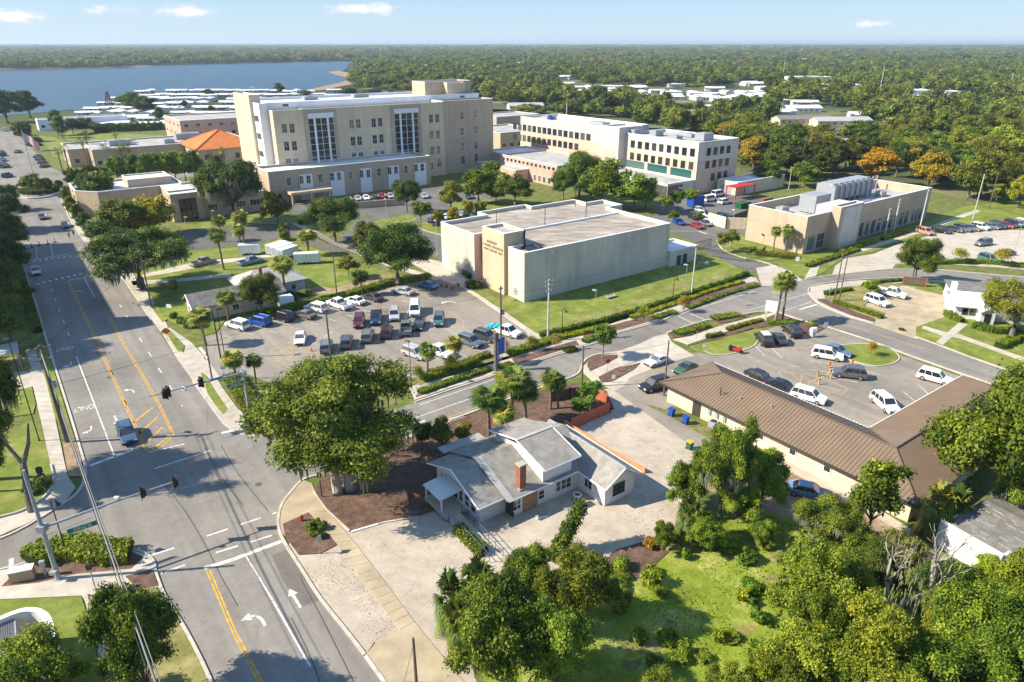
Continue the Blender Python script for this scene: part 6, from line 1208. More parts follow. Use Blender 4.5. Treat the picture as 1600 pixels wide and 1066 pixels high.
def shrub(label,x,y,r,h,tint=(1,1,1),grp=None,n=500,mat=LEAF,name='shrub',size=.15):
	key = 'shr%d' % (n // 100)
	if key not in PROTO:
		rg = random.Random(n); L = [(rg.uniform(-.5,.5),rg.uniform(-.5,.5),.45 + rg.uniform(-.15,.2),rg.uniform(.45,.6)) for _ in range(6)]
		PROTO[key] = crown(L,n * 3,.12,n,spread=.1,corek=.85,clump=8)
	o = link(name,PROTO[key]); o.location = P(x,y) + Vector((0,0,.08)); o.scale = (r,r,h); o.rotation_euler = (0,0,x * .7); o.color = (*tint,1); return setp(o,label,'shrub',grp)
LG = (1.5,1.6,.8); HG = (.9,1.1,.8)
hedge('clipped hedge on the planter between the near signal mast and the crossing',[(52,884),(80,868),(125,862),(165,872),(205,868)],2.6,1.25,(1.15,1.3,.8),size=.16)
hedge('long dark hedge at the foot of the lawn before the panel building',[(845,528),(880,520),(940,506),(1000,488),(1050,472),(1100,455),(1140,442),(1168,430)],.9,.9,(1,1.1,.8)); hedge('lime-green low hedge left part along the cross street',[(860,533),(900,524),(950,512)],1.2,.6,LG); hedge('lime-green low hedge right part along the cross street',[(985,498),(1010,491),(1060,474),(1110,456),(1160,442)],1.1,.5,LG)
hedge('hedge strip beside the blue sign and the road',[(655,616),(700,600),(765,578)],1.1,.55,HG); hedge('yellow-green hedge between the car park and the walk, left part',[(660,596),(700,582),(745,568)],1.5,.8,LG); hedge('reddish hedge between the car park and the pale trunk',[(670,588),(720,572),(765,556)],1.1,.7,(1.9,1.35,.8)); hedge('bushy hedge right of the blue sign',[(795,556),(830,545),(862,534)],1.6,.8,(1.25,1.35,.8))
hedge('small clipped hedge block at the foot of the blue sign',[(782,578),(800,571)],1.2,.6,HG); hedge('clipped hedge block in the second verge bed',[(882,551),(900,546)],1.2,.5,HG); hedge('clipped hedge block in the long verge bed',[(912,536),(940,527)],1.1,.5,HG); hedge('clipped hedge block nearest the crosswalk',[(1022,499),(1055,489)],1.3,.5,HG); hedge('clipped hedge in the verge beyond the crosswalk',[(1075,483),(1110,470),(1140,459),(1185,447)],.9,.4,HG)
hedge('clipped hedge bed at the corner of the driveway',[(1056,523),(1080,517),(1104,509)],1.7,.5,HG); hedge('clipped hedge bed between the crosswalk and the pylon sign',[(1114,500),(1135,496),(1155,493)],1.7,.5,HG); hedge('low hedge along the inner walk left of the pylon sign',[(1136,517),(1165,508),(1190,502)],.8,.5,(1.2,1.1,.9)); hedge('low hedge at the driveway end of the lawn island',[(1104,529),(1128,524)],.8,.6,(1.1,1.1,.9)); hedge('shrubs at the foot of the pylon sign',[(1200,506),(1225,508),(1240,506)],1.2,.7,(1.2,1.3,.8))
hedge('hedge around the corner of the traffic island',[(1290,462),(1310,457),(1330,454)],1.0,.7,HG); hedge('hedge in front of the white SUV on the island',[(1302,474),(1330,482),(1360,492),(1378,498)],1.1,.6,(1.2,1.2,.8)); hedge('hedge along the back of the island by the bend',[(1350,447),(1380,442),(1420,440)],.8,.6,HG)
hedge('hedge along the lower edge of the concrete lot',[(1440,414),(1480,412),(1540,412),(1600,418),(1680,424)],1.2,.9,HG); hedge('hedge bed beside the laboratory building, near part',[(1262,418),(1300,405),(1340,392)],1.4,.7,(1.3,1.2,.8)); hedge('row of yellow-green shrubs beside the laboratory walk',[(1312,396),(1350,384),(1368,379)],1.3,.8,LG); hedge('row of shrubs at the foot of the white poles',[(1378,376),(1400,368),(1418,363)],1.2,.8,(1.2,1.2,.8))
hedge('shaded hedge beside the gate island',[(1180,398),(1215,402),(1245,404)],2.2,.9,(1.2,1.1,.9)); hedge('hedge in front of the small white house',[(1478,492),(1490,500),(1503,505)],1.2,.9,HG); hedge('hedge under the mossy tree at the small white house',[(1520,512),(1550,520),(1590,522)],1.5,1.0,HG); hedge('clipped garden hedge at the right edge',[(1560,545),(1590,532),(1630,520)],1.4,1.0,(1.1,1.3,.8))
hedge('long hedge between the bungalow and the row of parked cars',[(385,505),(430,490),(475,480),(520,470),(565,458),(610,444)],1.8,1.0,(1.1,1.2,.8)); hedge('shrub border below the large round oak',[(600,446),(640,440),(672,434)],1.6,.9,(1.1,1.3,.8)); hedge('leafy border planted along the ramp of the white house',[(716,830),(730,845),(748,862),(758,868)],1.0,.9,(1.2,1.1,.8)); hedge('shadowed hedge at the entrance of the panel building',[(705,412),(722,424),(735,436)],1.3,1.0,HG)
hedge('hedge behind the far signal mast, beside the walk',[(385,628),(372,606),(362,592)],2.2,1.0,(1.2,1.25,.8)); hedge('low planting behind the pavement corner under the big oak',[(398,655),(392,640),(386,628)],2.0,.9,(1.2,1.1,.8)); hedge('shrubs in the near planter behind the low wooden cabinet',[(160,945),(175,935),(200,930)],2.2,.5,(1.5,1.2,.7)); hedge('dark hedge along the shady pavement by the row of oaks',[(30,420),(45,470),(60,520)],1.2,1.0,DK)
hedge('hedge around the deck at the hospital',[(470,352),(500,345),(540,340)],2.0,1.2,HG); hedge('hedge inside the upper junction island',[(38,300),(60,303),(85,298)],5,1.2,(.9,1,.8)); hedge('hedge of the trailer park facing the offices',[(150,206),(200,205),(255,202)],5,3.5,(.5,.7,.6),dens=8,size=.6)
for i,(x,y,r,h) in enumerate([(484,826,.75,1.0),(494,822,.8,1.0),(505,828,.8,1.0),(490,836,.85,1.0),(500,840,.85,1.0)]): shrub(['leftmost','rearmost','rightmost','front left','front right'][i] + ' ball-clipped shrub in the corner mulch bed',x,y,r * .72,h * .75,(1.15,1.25,.8),'clipped shrubs in the corner bed')
for i,(x,y,r,h,lb,c) in enumerate([(740,450,1.8,1.3,'clipped block shrub at the entrance lawn of the panel building',HG),(271,498,.9,1,'round shrub farther from the orange sign on the front lawn',HG),(281,506,.9,1,'round shrub nearer the orange sign on the front lawn',HG),(1175,393,1.1,1.2,'round shrub on the gate island',HG),(60,768,1.2,1.2,'shaded shrub at the foot of the forked trunk',DK),(1015,915,1.2,1.6,'bright weed clump on the plot',LG),(975,890,.9,1.2,'small weed clump beside the gravel',LG),(1030,930,.8,1,'tiny weed clump on the plot',LG),(1200,855,.8,.7,'lone little shrub on the bare patch of the plot',HG),(45,1015,1.1,1.0,'shrub in the planted court of the curved wall',LG),(60,1005,.9,.9,'second shrub in the planted court of the curved wall',LG),(1015,855,.9,.8,'rusty shrub on the debris',(2,1,.8)),(455,470,2.2,1.6,'grey-green shrub right of the bungalow end wall',GRY),(475,462,1.6,1.2,'low grey shrub beyond the bungalow end wall',GRY),(300,512,1.8,1.5,'brownish shrub in front of the bungalow corner',(1.8,1.1,1)),(1270,508,.8,.6,'little shrub beside the white post box',LG),(1408,516,.5,.4,'low dark shrub on the rounded verge',DK)]): shrub(lb,x,y,r,h,c,n=500 if i % 2 else 600)
rg = random.Random(61)
for i in range(34):
	x,y = [(rg.uniform(930,1020),rg.uniform(880,960)),(rg.uniform(1040,1200),rg.uniform(838,880)),(rg.uniform(1120,1215),rg.uniform(900,1010)),(rg.uniform(990,1120),rg.uniform(1000,1060))][i % 4]; c = rg.uniform(.9,1.4)
	shrub('scrubby weed clump scattered over the overgrown plot',x,y,rg.uniform(.45,1.1),rg.uniform(.5,1.2),(c * rg.uniform(.8,1.25),c * 1.2,.7),'weed clumps on the overgrown plot')
# ---- tall weeds over the wild plot and rough turf: nobody could count them
def tufts(name,poly,n,size,h,label,tint,seed,mat=GRASSM,clear=()):
	q = [(p.x,p.y) for p in PP(poly)]; rng = np.random.default_rng(seed); xs = [a[0] for a in q]; ys = [a[1] for a in q]
	p = np.stack([rng.uniform(min(xs),max(xs),n * 3),rng.uniform(min(ys),max(ys),n * 3)],1); ins = np.zeros(len(p),bool)
	j = len(q) - 1
	for i in range(len(q)):
		(xi,yi),(xj,yj) = q[i],q[j]; c = ((yi > p[:,1]) != (yj > p[:,1])) & (p[:,0] < (xj - xi) * (p[:,1] - yi) / (yj - yi + 1e-9) + xi); ins ^= c; j = i
	p = p[ins][:n]; dens = np.sin(p[:,0] * .5) * np.sin(p[:,1] * .43 + 1) + .6 * np.sin(p[:,0] * 1.3 + p[:,1] * .9) + rng.normal(size=len(p)) * .4; p = p[dens > -.2]; d2 = dens[dens > -.2]; k = len(p)
	a = rng.random(k) * 6.283; c = np.stack([p[:,0],p[:,1],np.full(k,.04)],1); t = np.stack([np.cos(a),np.sin(a),0 * a],1); hh = h * (.4 + rng.random(k)) * (1 + .4 * d2); s = size * (.5 + rng.random(k))
	top = c + np.stack([rng.normal(size=k) * .3,rng.normal(size=k) * .3,np.ones(k)],1) * hh[:,None]; v = np.empty((k,4,3)); v[:,0] = c - t * s[:,None] * .4; v[:,1] = c + t * s[:,None] * .4; v[:,2] = top + t * s[:,None] * .7; v[:,3] = top - t * s[:,None] * .7
	o = link(name,leafmesh(v.reshape(-1,3),np.repeat(np.clip(.5 + .2 * d2 + rng.normal(size=k) * .15,0,1),4),mat)); o.color = (*tint,1); return setp(o,label,'weeds',kind='stuff')
tufts('tall_weeds',[(935,900),(1048,862),(1090,800),(1180,795),(1240,820),(1260,900),(1220,960),(1150,1066),(1000,1120),(800,1120),(860,960)],5000,.12,.07,'tall bright green weeds over the wild plot',(1.5,1.4,1),5)
tufts('undergrowth',[(1250,830),(1430,860),(1620,960),(1700,1200),(1000,1250),(1150,1066)],12000,.2,.4,'rough undergrowth between the thicket trees',(.8,.85,.8),6)
tufts('leaf_litter',[(489,770),(560,715),(640,688),(690,700),(688,795),(600,815),(546,830)],3000,.08,.04,'dry leaf litter on the mulch under the big oak',(2.2,1.0,.9),7)

tufts('leaf_litter',[(500,868),(525,855),(625,985),(590,1003),(571,1022),(500,935),(455,866)],1100,.06,.03,'dead leaves strewn on the gravel verge beside the road',(1.6,.8,.8),8)
tufts('leaf_litter',[(560,830),(690,795),(760,870),(700,960),(640,950)],900,.06,.03,'dead leaves strewn on the gravel lot',(1.4,.7,.8),9); tufts('leaf_litter',[(970,640),(1060,690),(1080,760),(1040,850),(900,830),(990,760),(1010,740)],1400,.07,.03,'dead leaves strewn on the gravel behind the white house',(1.4,.75,.8),10)

# ================================================================ VEHICLES
def car_parts(kind):
	S = {'sedan': dict(L=4.8,W=1.84,prof=[(2.40,.48,.82),(2.33,.66,.93),(1.6,.82,1),(.95,.90,1),(-1.0,.94,1),(-1.75,.96,.99),(-2.28,.90,.93),(-2.40,.62,.85)],gh=[1.05,-1.85,.25,-1.15,1.44,.92]),
		 'coupe': dict(L=4.4,W=1.80,prof=[(2.20,.42,.78),(2.1,.60,.92),(1.3,.76,1),(.7,.84,1),(-1.0,.90,1),(-1.7,.92,.98),(-2.08,.86,.92),(-2.20,.6,.84)],gh=[.75,-1.85,-.05,-1.0,1.32,.86]),
		 'suv': dict(L=4.75,W=1.92,prof=[(2.38,.55,.86),(2.32,.84,.95),(1.7,.99,1),(1.15,1.05,1),(-1.0,1.08,1),(-2.0,1.08,.99),(-2.30,1.02,.96),(-2.38,.7,.93)],gh=[1.2,-2.26,.5,-1.98,1.74,1.06]),
		 'van': dict(L=5.3,W=2.0,prof=[(2.65,.6,.88),(2.58,.9,.96),(2.1,1.05,1),(1.7,1.12,1),(-1.0,1.14,1),(-2.3,1.14,1),(-2.58,1.1,.98),(-2.65,.7,.96)],gh=[1.75,-2.58,1.05,-2.48,2.05,1.12]),
		 'pickup': dict(L=5.7,W=1.98,prof=[(2.85,.6,.88),(2.78,.92,.96),(2.1,1.06,1),(1.55,1.10,1),(-.45,1.12,1),(-.8,1.12,1),(-.86,.62,1),(-2.8,.62,1)],gh=[1.6,-.72,.9,-.5,1.84,1.10])}[kind]
	W = S['W'] / 2; b = MB(); rings = []
	for x,zt,k in S['prof']:
		w = W * k; zb = .26; rings.append([(x,-w * .9,zb),(x,-w,zb + .14),(x,-w * 1.0,zb + (zt - zb) * .62),(x,-w * .95,zt - .05),(x,-w * .82,zt),(x,w * .82,zt),(x,w * .95,zt - .05),(x,w,zb + (zt - zb) * .62),(x,w,zb + .14),(x,w * .9,zb)])
	b.loft(rings)
	if kind == 'pickup':
		for s in (-1,1): b.box(-2.85,-.84,s * W - .0 - (.12 if s > 0 else 0),s * W + (.12 if s < 0 else 0),.5,1.1)
		b.box(-2.87,-2.76,-W + .12,W - .12,.5,1.1)
	x0,x1,t0,t1,zr,zb = S['gh']; wb,wt = W * .90,W * .74
	g = MB(); g.loft([[(x0,-wb,zb - .06),(x0,wb,zb - .06),(x1,wb,zb - .06),(x1,-wb,zb - .06)],[(t0 + .03,-wt,zr - .05),(t0 + .03,wt,zr - .05),(t1 - .03,wt,zr - .05),(t1 - .03,-wt,zr - .05)]])
	# roof skin and pillars belong to the painted body
	b.loft([[(t0 + .06,-wt - .015,zr - .07),(t0 + .06,wt + .015,zr - .07),(t1 - .06,wt + .015,zr - .07),(t1 - .06,-wt - .015,zr - .07)],[(t0 - .08,-wt + .1,zr + .02),(t0 - .08,wt - .1,zr + .02),(t1 + .08,wt - .1,zr + .02),(t1 + .08,-wt + .1,zr + .02)]])
	def lerp(a,c,f): return a + (c - a) * f
	for s in (-1,1):
		for (xb_,xt_) in ((x0,t0),(x1,t1)): b.tube([(xb_,s * wb,zb - .05),(xt_,s * wt,zr - .06)],.05,4)
		fr = (.42,.72) if kind in ('suv','van') else (.5,)
		for f in fr: b.tube([(lerp(x0,x1,f),s * (wb + .008),zb - .05),(lerp(t0,t1,f),s * (wt + .008),zr - .06)],.04,4)
		b.box(x0 - .55,x0 - .35,s * (W + .0) - (0.0 if s > 0 else .16),s * W + (.16 if s > 0 else 0),zb + .0,zb + .14)
	if kind in ('suv',):
		for s in (-1,1): b.tube([(t0 - .1,s * (wt - .08),zr + .05),(t1 + .1,s * (wt - .08),zr + .05)],.025,4)
	tr = MB(); tr.box(S['L'] / 2 - .06,S['L'] / 2 + .03,-W * .7,W * .7,.30,.56); tr.box(-S['L'] / 2 - .03,-S['L'] / 2 + .06,-W * .72,W * .72,.30,.50)
	wx = S['L'] * .305; r = .37 if kind in ('suv','van','pickup') else .33; pos = [(sx * wx,sy * (W - .11)) for sx in (1,-1) for sy in (-1,1)]
	ty = MB(); ty.tube([(0,-.12,0),(0,-.10,0),(0,.10,0),(0,.12,0)],[r * .9,r,r,r * .9],14); rm = MB(); rm.tube([(0,-.13,0),(0,.13,0)],r * .58,10)
	hl = MB(); hl.box(-.08,.08,-.22,.22,-.08,.08); tl = MB(); tl.box(-.06,.06,-.14,.14,-.12,.12)
	zl = S['prof'][1][1] - .08
	return dict(body=b,glass=g,trim=tr,ty=ty,rm=rm,hl=hl,tl=tl,pos=pos,r=r,L=S['L'],W=W,zl=zl,kind=kind)
CM = {}
def carmeshes(kind):
	if kind in CM: return CM[kind]
	q = car_parts(kind); m = dict(q); m['body'] = q['body'].mesh(M['paint']); m['glass'] = q['glass'].mesh(M['glass']); m['trim'] = q['trim'].mesh(M['dark'])
	w = MB(); w.v,w.f,w.m = list(q['ty'].v),list(q['ty'].f),[0] * len(q['ty'].f); w.cur = 1; w.add(q['rm'].v,q['rm'].f)
	m['wheel'] = q['ty'].mesh(M['rubber']); m['rim'] = q['rm'].mesh(M['alloy']); m['hl'] = q['hl'].mesh(M['lamp']); m['tl'] = q['tl'].mesh(M['redlamp'])
	# all-in-one mesh for cars too far away to show their parts
	a = MB()
	for k,(src,off) in enumerate([(q['body'],(0,0,0)),(q['glass'],(0,0,0)),(q['trim'],(0,0,0))]): a.cur = k; a.add(src.v,src.f)
	for (x,y) in q['pos']: a.cur = 3; a.add([(p[0] + x,p[1] + y,p[2] + q['r']) for p in q['ty'].v],q['ty'].f)
	m['all'] = a.mesh([M['paint'],M['glass'],M['dark'],M['rubber']]); CM[kind] = m; return m
WHT,BLK,SIL,GRYC,DGR,NAVY,BLU,RED_,MAR,TEAL,BRN,LBL = (.80,.80,.78),(.018,.018,.022),(.42,.43,.44),(.16,.17,.18),(.055,.06,.068),(.018,.035,.085),(.01,.075,.42),(.35,.018,.02),(.12,.012,.022),(.06,.13,.14),(.17,.14,.115),(.16,.26,.38)
def car(kind,col,rear,front,label,group=None,far=False,cat='car',sc=1.0,extra=None):
	a,b = P(*rear),P(*front); c = (a + b) / 2; ang = math.atan2(b.y - a.y,b.x - a.x); q = carmeshes(kind); c = c + Vector((0,0,.016))
	nm = {'pickup': 'pickup_truck','van': 'parked_van'}.get(kind,'parked_car'); cat = {'pickup': 'pickup','van': 'van'}.get(kind,cat)
	if far:
		o = link(nm,q['all']); o.location = c; o.rotation_euler = (0,0,ang); o.color = (*col,1); o.scale = (sc,) * 3; return setp(o,label,cat,group)
	t = thing(nm,label,cat,c,ang,group); t.scale = (sc,) * 3
	o = link('body',q['body'],t); o.color = (*col,1); link('windows',q['glass'],t); link('bumper',q['trim'],t)
	for (x,y) in q['pos']: w = link('wheel',q['wheel'],t,(x,y,q['r'])); link('rim',q['rim'],w)
	for s in (-1,1): link('headlight',q['hl'],t,(q['L'] / 2 - .07,s * q['W'] * .68,q['zl'] - .06)); link('taillight',q['tl'],t,(-q['L'] / 2 + .05,s * q['W'] * .78,q['zl'] - .02))
	return t
G1 = 'cars nose-in along the hedge of the car park'
car('suv',(.05,.10,.16),(193,668),(207,702),'metallic blue SUV driving towards the crossing beside the yellow hatching')
car('sedan',SIL,(55,419),(59,436),'silver saloon driving in the shaded lane between the two crosswalks'); car('sedan',NAVY,(100,349),(106,361),'dark navy car far up the main street'); car('sedan',DGR,(64,338),(70,346),'dark car waiting under the oaks at the upper left',far=True)
for k,c,r_,f_,lb in [('suv',WHT,(391,518),(354,508),'white SUV at the street end of the hedge row'),('suv',BLU,(422,511),(390,503),'bright blue SUV in the hedge row'),('suv',BLK,(460,505),(424,495),'long black SUV in the hedge row'),('sedan',BRN,(492,500),(460,492),'bronze-grey saloon in the hedge row'),('suv',WHT,(511,490),(478,482),'white SUV left of the white pickup in the hedge row'),('pickup',WHT,(551,488),(510,473),'white pickup with red load in the hedge row'),('sedan',WHT,(572,479),(538,469),'white car right of the white pickup in the hedge row'),('sedan',DGR,(596,473),(568,464),'dark saloon at the right of the hedge row'),('sedan',SIL,(647,463),(613,456),'silver saloon by itself near the entrance of the panel building'),('sedan',(.01,.16,.38),(680,453),(658,446),'turquoise-blue car beside the forecourt')]: car(k,c,r_,f_,lb,G1)
G2 = 'cars in the double row of the car park'
for k,c,r_,f_,lb in [('suv',MAR,(564,494),(559,522),'burgundy SUV at the left of the upper row'),('pickup',NAVY,(589,488),(587,516),'dark blue pickup in the upper row'),('suv',SIL,(616,486),(617,508),'silver SUV in the upper row'),('van',WHT,(649,476),(648,503),'tall white van in the upper row'),('sedan',BLK,(658,502),(652,520),'black saloon between the van and the teal SUV'),('suv',TEAL,(688,493),(684,518),'teal green SUV beside the curved hatching'),('suv',GRYC,(509,557),(512,537),'grey SUV at the left end of the lower row'),('suv',(.075,.07,.085),(540,552),(544,528),'charcoal SUV second in the lower row'),('suv',BRN,(572,541),(578,520),'beige-silver SUV third in the lower row'),('suv',(.06,.02,.022),(602,534),(607,514),'dark maroon SUV fourth in the lower row'),('pickup',GRYC,(634,531),(635,506),'grey pickup at the right of the lower row')]: car(k,c,r_,f_,lb,G2)
car('sedan',WHT,(472,524),(468,543),'white saloon parked alone on the hatched nose of the car park')
G3 = 'cars along the lower edge of the car park'
for k,c,r_,f_,lb in [('suv',SIL,(634,552),(664,563),'silver SUV behind the thin signal post at the lower edge'),('pickup',WHT,(664,548),(706,561),'white pickup half hidden by the palms'),('suv',(.10,.13,.16),(716,532),(755,546),'blue-grey SUV at the lower edge of the car park'),('suv',DGR,(738,524),(782,538),'dark grey SUV beside the turquoise tarpaulin'),('pickup',WHT,(770,517),(812,529),'white truck loaded with a turquoise tarpaulin')]: car(k,c,r_,f_,lb,G3)
t = thing('tarpaulin','turquoise tarpaulin bundled on the bed of the white truck','tarpaulin',P(781,521),R(-20)); L = [(-1.2,0,1.2,.8),(-.3,.2,1.3,.75),(.4,-.2,1.25,.6),(-1.9,-.1,1.1,.6)]; m = MB()
for c in L: v = ICO[0] * np.array([1,1,.6]) * c[3] * (1 + np.random.default_rng(3).normal(size=(len(ICO[0]),1)) * .12) + np.array(c[:3]); m.add([tuple(x) for x in v],[tuple(x) for x in ICO[1].tolist()])
m.build('sheet',plain('turquoise_tarp',(.03,.38,.42),.5),t)
G4 = 'cars in the car park behind the metal-roofed building'
for k,c,r_,f_,lb in [('suv',BLK,(1202,546),(1184,525),'black off-roader with a white roof rack nearest the red motorcycle'),('sedan',DGR,(1225,543),(1206,524),'dark saloon right of the white-topped off-roader'),('suv',BLK,(1249,533),(1224,512),'black SUV beside the white post box'),('suv',WHT,(1268,556),(1316,564),'white SUV in the middle of the car park behind the metal roof'),('sedan',(.12,.17,.22),(1285,546),(1330,560),'blue-grey saloon beside the oval lawn'),('suv',(.10,.10,.105),(1350,592),(1302,586),'grey SUV below the white SUV, facing left'),('sedan',BLK,(1174,588),(1200,600),'black car nearest the roof ridge end'),('sedan',BLK,(1208,604),(1236,614),'second black car behind the roof'),('suv',WHT,(1246,620),(1280,630),'white car behind the roof'),('suv',WHT,(1438,590),(1482,602),'large white SUV at the right end of the car park'),('suv',WHT,(1366,624),(1398,650),'white SUV parked against the inner corner of the roof'),('coupe',(.75,.78,.80),(1040,563),(1010,574),'white sports car beside the thin pole at the driveway'),('suv',BLK,(1040,603),(1006,612),'black SUV parked at the corner of the metal-roofed building'),('coupe',(.05,.11,.045),(1086,573),(1054,588),'dark car, green reflection painted in, peeking over the left end of the metal roof')]: car(k,c,r_,f_,lb,G4)  # last coupe's green paint stands in for a reflection on a dark car
m = MB(); m.box(-1.4,.5,-.62,.62,0,.06); o = m.build('roof_box',M['trim']); p = (P(1202,546) + P(1184,525)) / 2; a_ = P(1184,525) - P(1202,546); o.location = (p.x,p.y,1.85); o.rotation_euler = (0,0,math.atan2(a_.y,a_.x)); setp(o,'flat white rack on top of the black off-roader','roof rack')
car('sedan',LBL,(1244,770),(1282,778),'pale blue car in the shade behind the metal-roofed building'); car('suv',WHT,(1349,468),(1392,483),'white estate SUV on the old concrete drive'); car('pickup',WHT,(1368,457),(1416,468),'white pickup on the old concrete drive')
G5 = 'cars on the concrete lot'
car('suv',GRYC,(1550,381),(1520,386),'grey SUV driving across the concrete lot',G5); car('suv',TEAL,(1532,405),(1557,413),'dark teal SUV by the hedge of the concrete lot',G5); car('sedan',BRN,(1583,398),(1556,400),'bronze saloon on the right of the concrete lot',G5); car('sedan',LBL,(1460,405),(1474,412),'light blue car by the hedge of the concrete lot',G5); car('sedan',DGR,(1424,407),(1438,412),'dark car in the shadow of the spreading tree',G5); car('sedan',BLK,(1441,406),(1454,412),'black car in the shadow of the spreading tree',G5); car('suv',(.55,.25,.17),(1436,363),(1454,369),'white and orange SUV at the foot of the white pole',G5)
RC = [(1470,BLK,'black'),(1490,DGR,'dark grey'),(1503,(.1,.13,.15),'slate'),(1517,BRN,'bronze'),(1530,WHT,'white'),(1547,GRYC,'mid grey'),(1558,NAVY,'navy'),(1570,RED_,'red'),(1581,NAVY,'dark blue'),(1590,GRYC,'grey at the edge'),(1599,WHT,'cut-off white'),(1612,BLK,'black outside')]
for i,(x,c,nm_) in enumerate(RC[:-1]): car(['suv','sedan'][i % 2],c,(x - 9,361.5 - (x - 1470) * .085),(x + 10,365.5 - (x - 1470) * .085),nm_ + ' car in the long row at the top of the concrete lot','row of cars at the top of the concrete lot')
G6 = 'cars in the yard behind the panel building'
for k,c,x,y,lb in [('sedan',BLU,1061,350,'blue car left of the red one'),('sedan',RED_,1090,356,'red car at the front left'),('sedan',(.12,.15,.14),1103,352,'grey-green car right of the red one'),('suv',WHT,1094,338,'white SUV at the back left'),('suv',WHT,1110,348,'white SUV in the middle'),('sedan',(.03,.10,.22),1124,346,'blue car right of the white SUV'),('suv',NAVY,1130,343,'navy SUV'),('sedan',DGR,1137,342,'dark car at the right end'),('suv',(.5,.45,.42),1092,332,'pinkish-white van at the back'),('suv',BLK,1085,342,'black car behind the white SUV')]: car(k,c,(x - 9,y - 3.5),(x + 8,y + 4),lb + ' of the yard rows',G6,far=True)
for k,c,x,y,lb in [('van',WHT,1108,314,'white truck under the red canopy'),('van',WHT,1122,306,'taller white truck beside the red canopy'),('suv',(.1,.3,.5),1092,313,'blue car by the service yard compactor'),('suv',WHT,1132,318,'white pickup load by the skips')]: car(k,c,(x - 8,y + 2),(x + 8,y - 1),lb,'vehicles in the service yard',far=True)
G7 = 'cars on the hospital deck'
for c,x,y,lb in [(SIL,560,313,'silver car first on the left'),(WHT,573,312,'white car second on the left'),(BLK,588,310,'black car next to the red one'),(RED_,598,309,'red car'),(SIL,611,309,'silver car beside the dark oak'),(SIL,664,309,'silver car right of the dark oak'),(WHT,700,303,'white car under the flowering tree'),(DGR,733,310,'dark car in the tree shade'),(BLK,545,314,'black car at the left end')]: car('sedan',c,(x - 4,y - 4),(x + 3,y + 4),lb + ' on the hospital car deck',G7,far=True)
for i,(c,x,y) in enumerate([(WHT,698,341),(WHT,710,339),(SIL,722,337),(NAVY,745,333),(BLU,676,346)]): car('sedan',c,(x - 5,y + 4),(x + 5,y - 3),['white','second white','silver','navy','blue'][i] + ' car seen just over the back edge of the panel building roof','cars behind the panel building',far=True)
car('pickup',(.30,.27,.20),(302,418),(334,410),'tan double-cab pickup on the sandy drive'); car('pickup',LBL,(372,417),(412,408),'pale blue pickup with an empty rusty bed on the lawn')
for i,(x,y) in enumerate([(59,246),(62,250),(66,255),(70,261)]): car('sedan',(BLK,NAVY,DGR,BLK)[i],(x - 5,y + 2),(x + 6,y - 1),['farthest','second farthest','second nearest','nearest'][i] + ' dark car of the four by the upper lawn','dark cars by the upper lawn',far=True)
for i,(x,y,c) in enumerate([(2,240,DGR),(4,244,BLK),(3,252,SIL),(4,258,LBL),(8,262,DGR),(12,277,NAVY),(29,239,GRYC),(44,226,WHT),(48,228,DGR),(18,296,GRYC),(8,205,WHT)]): car('suv' if i % 3 else 'sedan',c,(x - 5,y + 1.5),(x + 5,y - 1.5),['charcoal','black','silver','pale blue','dark','navy','grey','white','slate','mid grey','distant white'][i] + ' car at the upper left, ' + ['highest in the left row','second in the left row','third in the left row','fourth in the left row','last in the left row','alone below the left row','at the street mouth','by the hedge of the hall','beside the white one at the hall','left of the junction island','on the lakeside road'][i],'cars at the upper left',far=True)
car('van',WHT,(244,246),(258,244),'white van between the palms and the round green trees',far=True)
t = thing('motorcycle','red touring motorcycle on its stand beside the lawn','motorcycle',P(1149,551),R(-35))
m = MB(); m.loft([[(-.9,-.12,.5),(-.9,.12,.5),(-.9,.1,.8),(-.9,-.1,.8)],[(0,-.22,.4),(0,.22,.4),(0,.16,.85),(0,-.16,.85)],[(.6,-.2,.45),(.6,.2,.45),(.6,.12,1.05),(.6,-.12,1.05)]]); m.box(.5,.85,-.3,.3,.7,1.1); m.build('body',M['red'],t)
m = MB(); m.box(-.7,.05,-.2,.2,.84,.96); m.box(-1.1,-.7,-.35,.35,.6,1.0); m.build('seat',M['rubber'],t)
for x in (-.8,.95): m = MB(); m.tube([(x,-.08,.32),(x,.08,.32)],.32,12); m.build('wheel',M['rubber'],t)
m = MB(); m.tube([(.95,0,.32),(.7,0,1.05)],.04,6); m.tube([(.6,-.42,1.12),(.72,0,1.08),(.6,.42,1.12)],.025,6); m.build('handlebar',M['steel'],t)
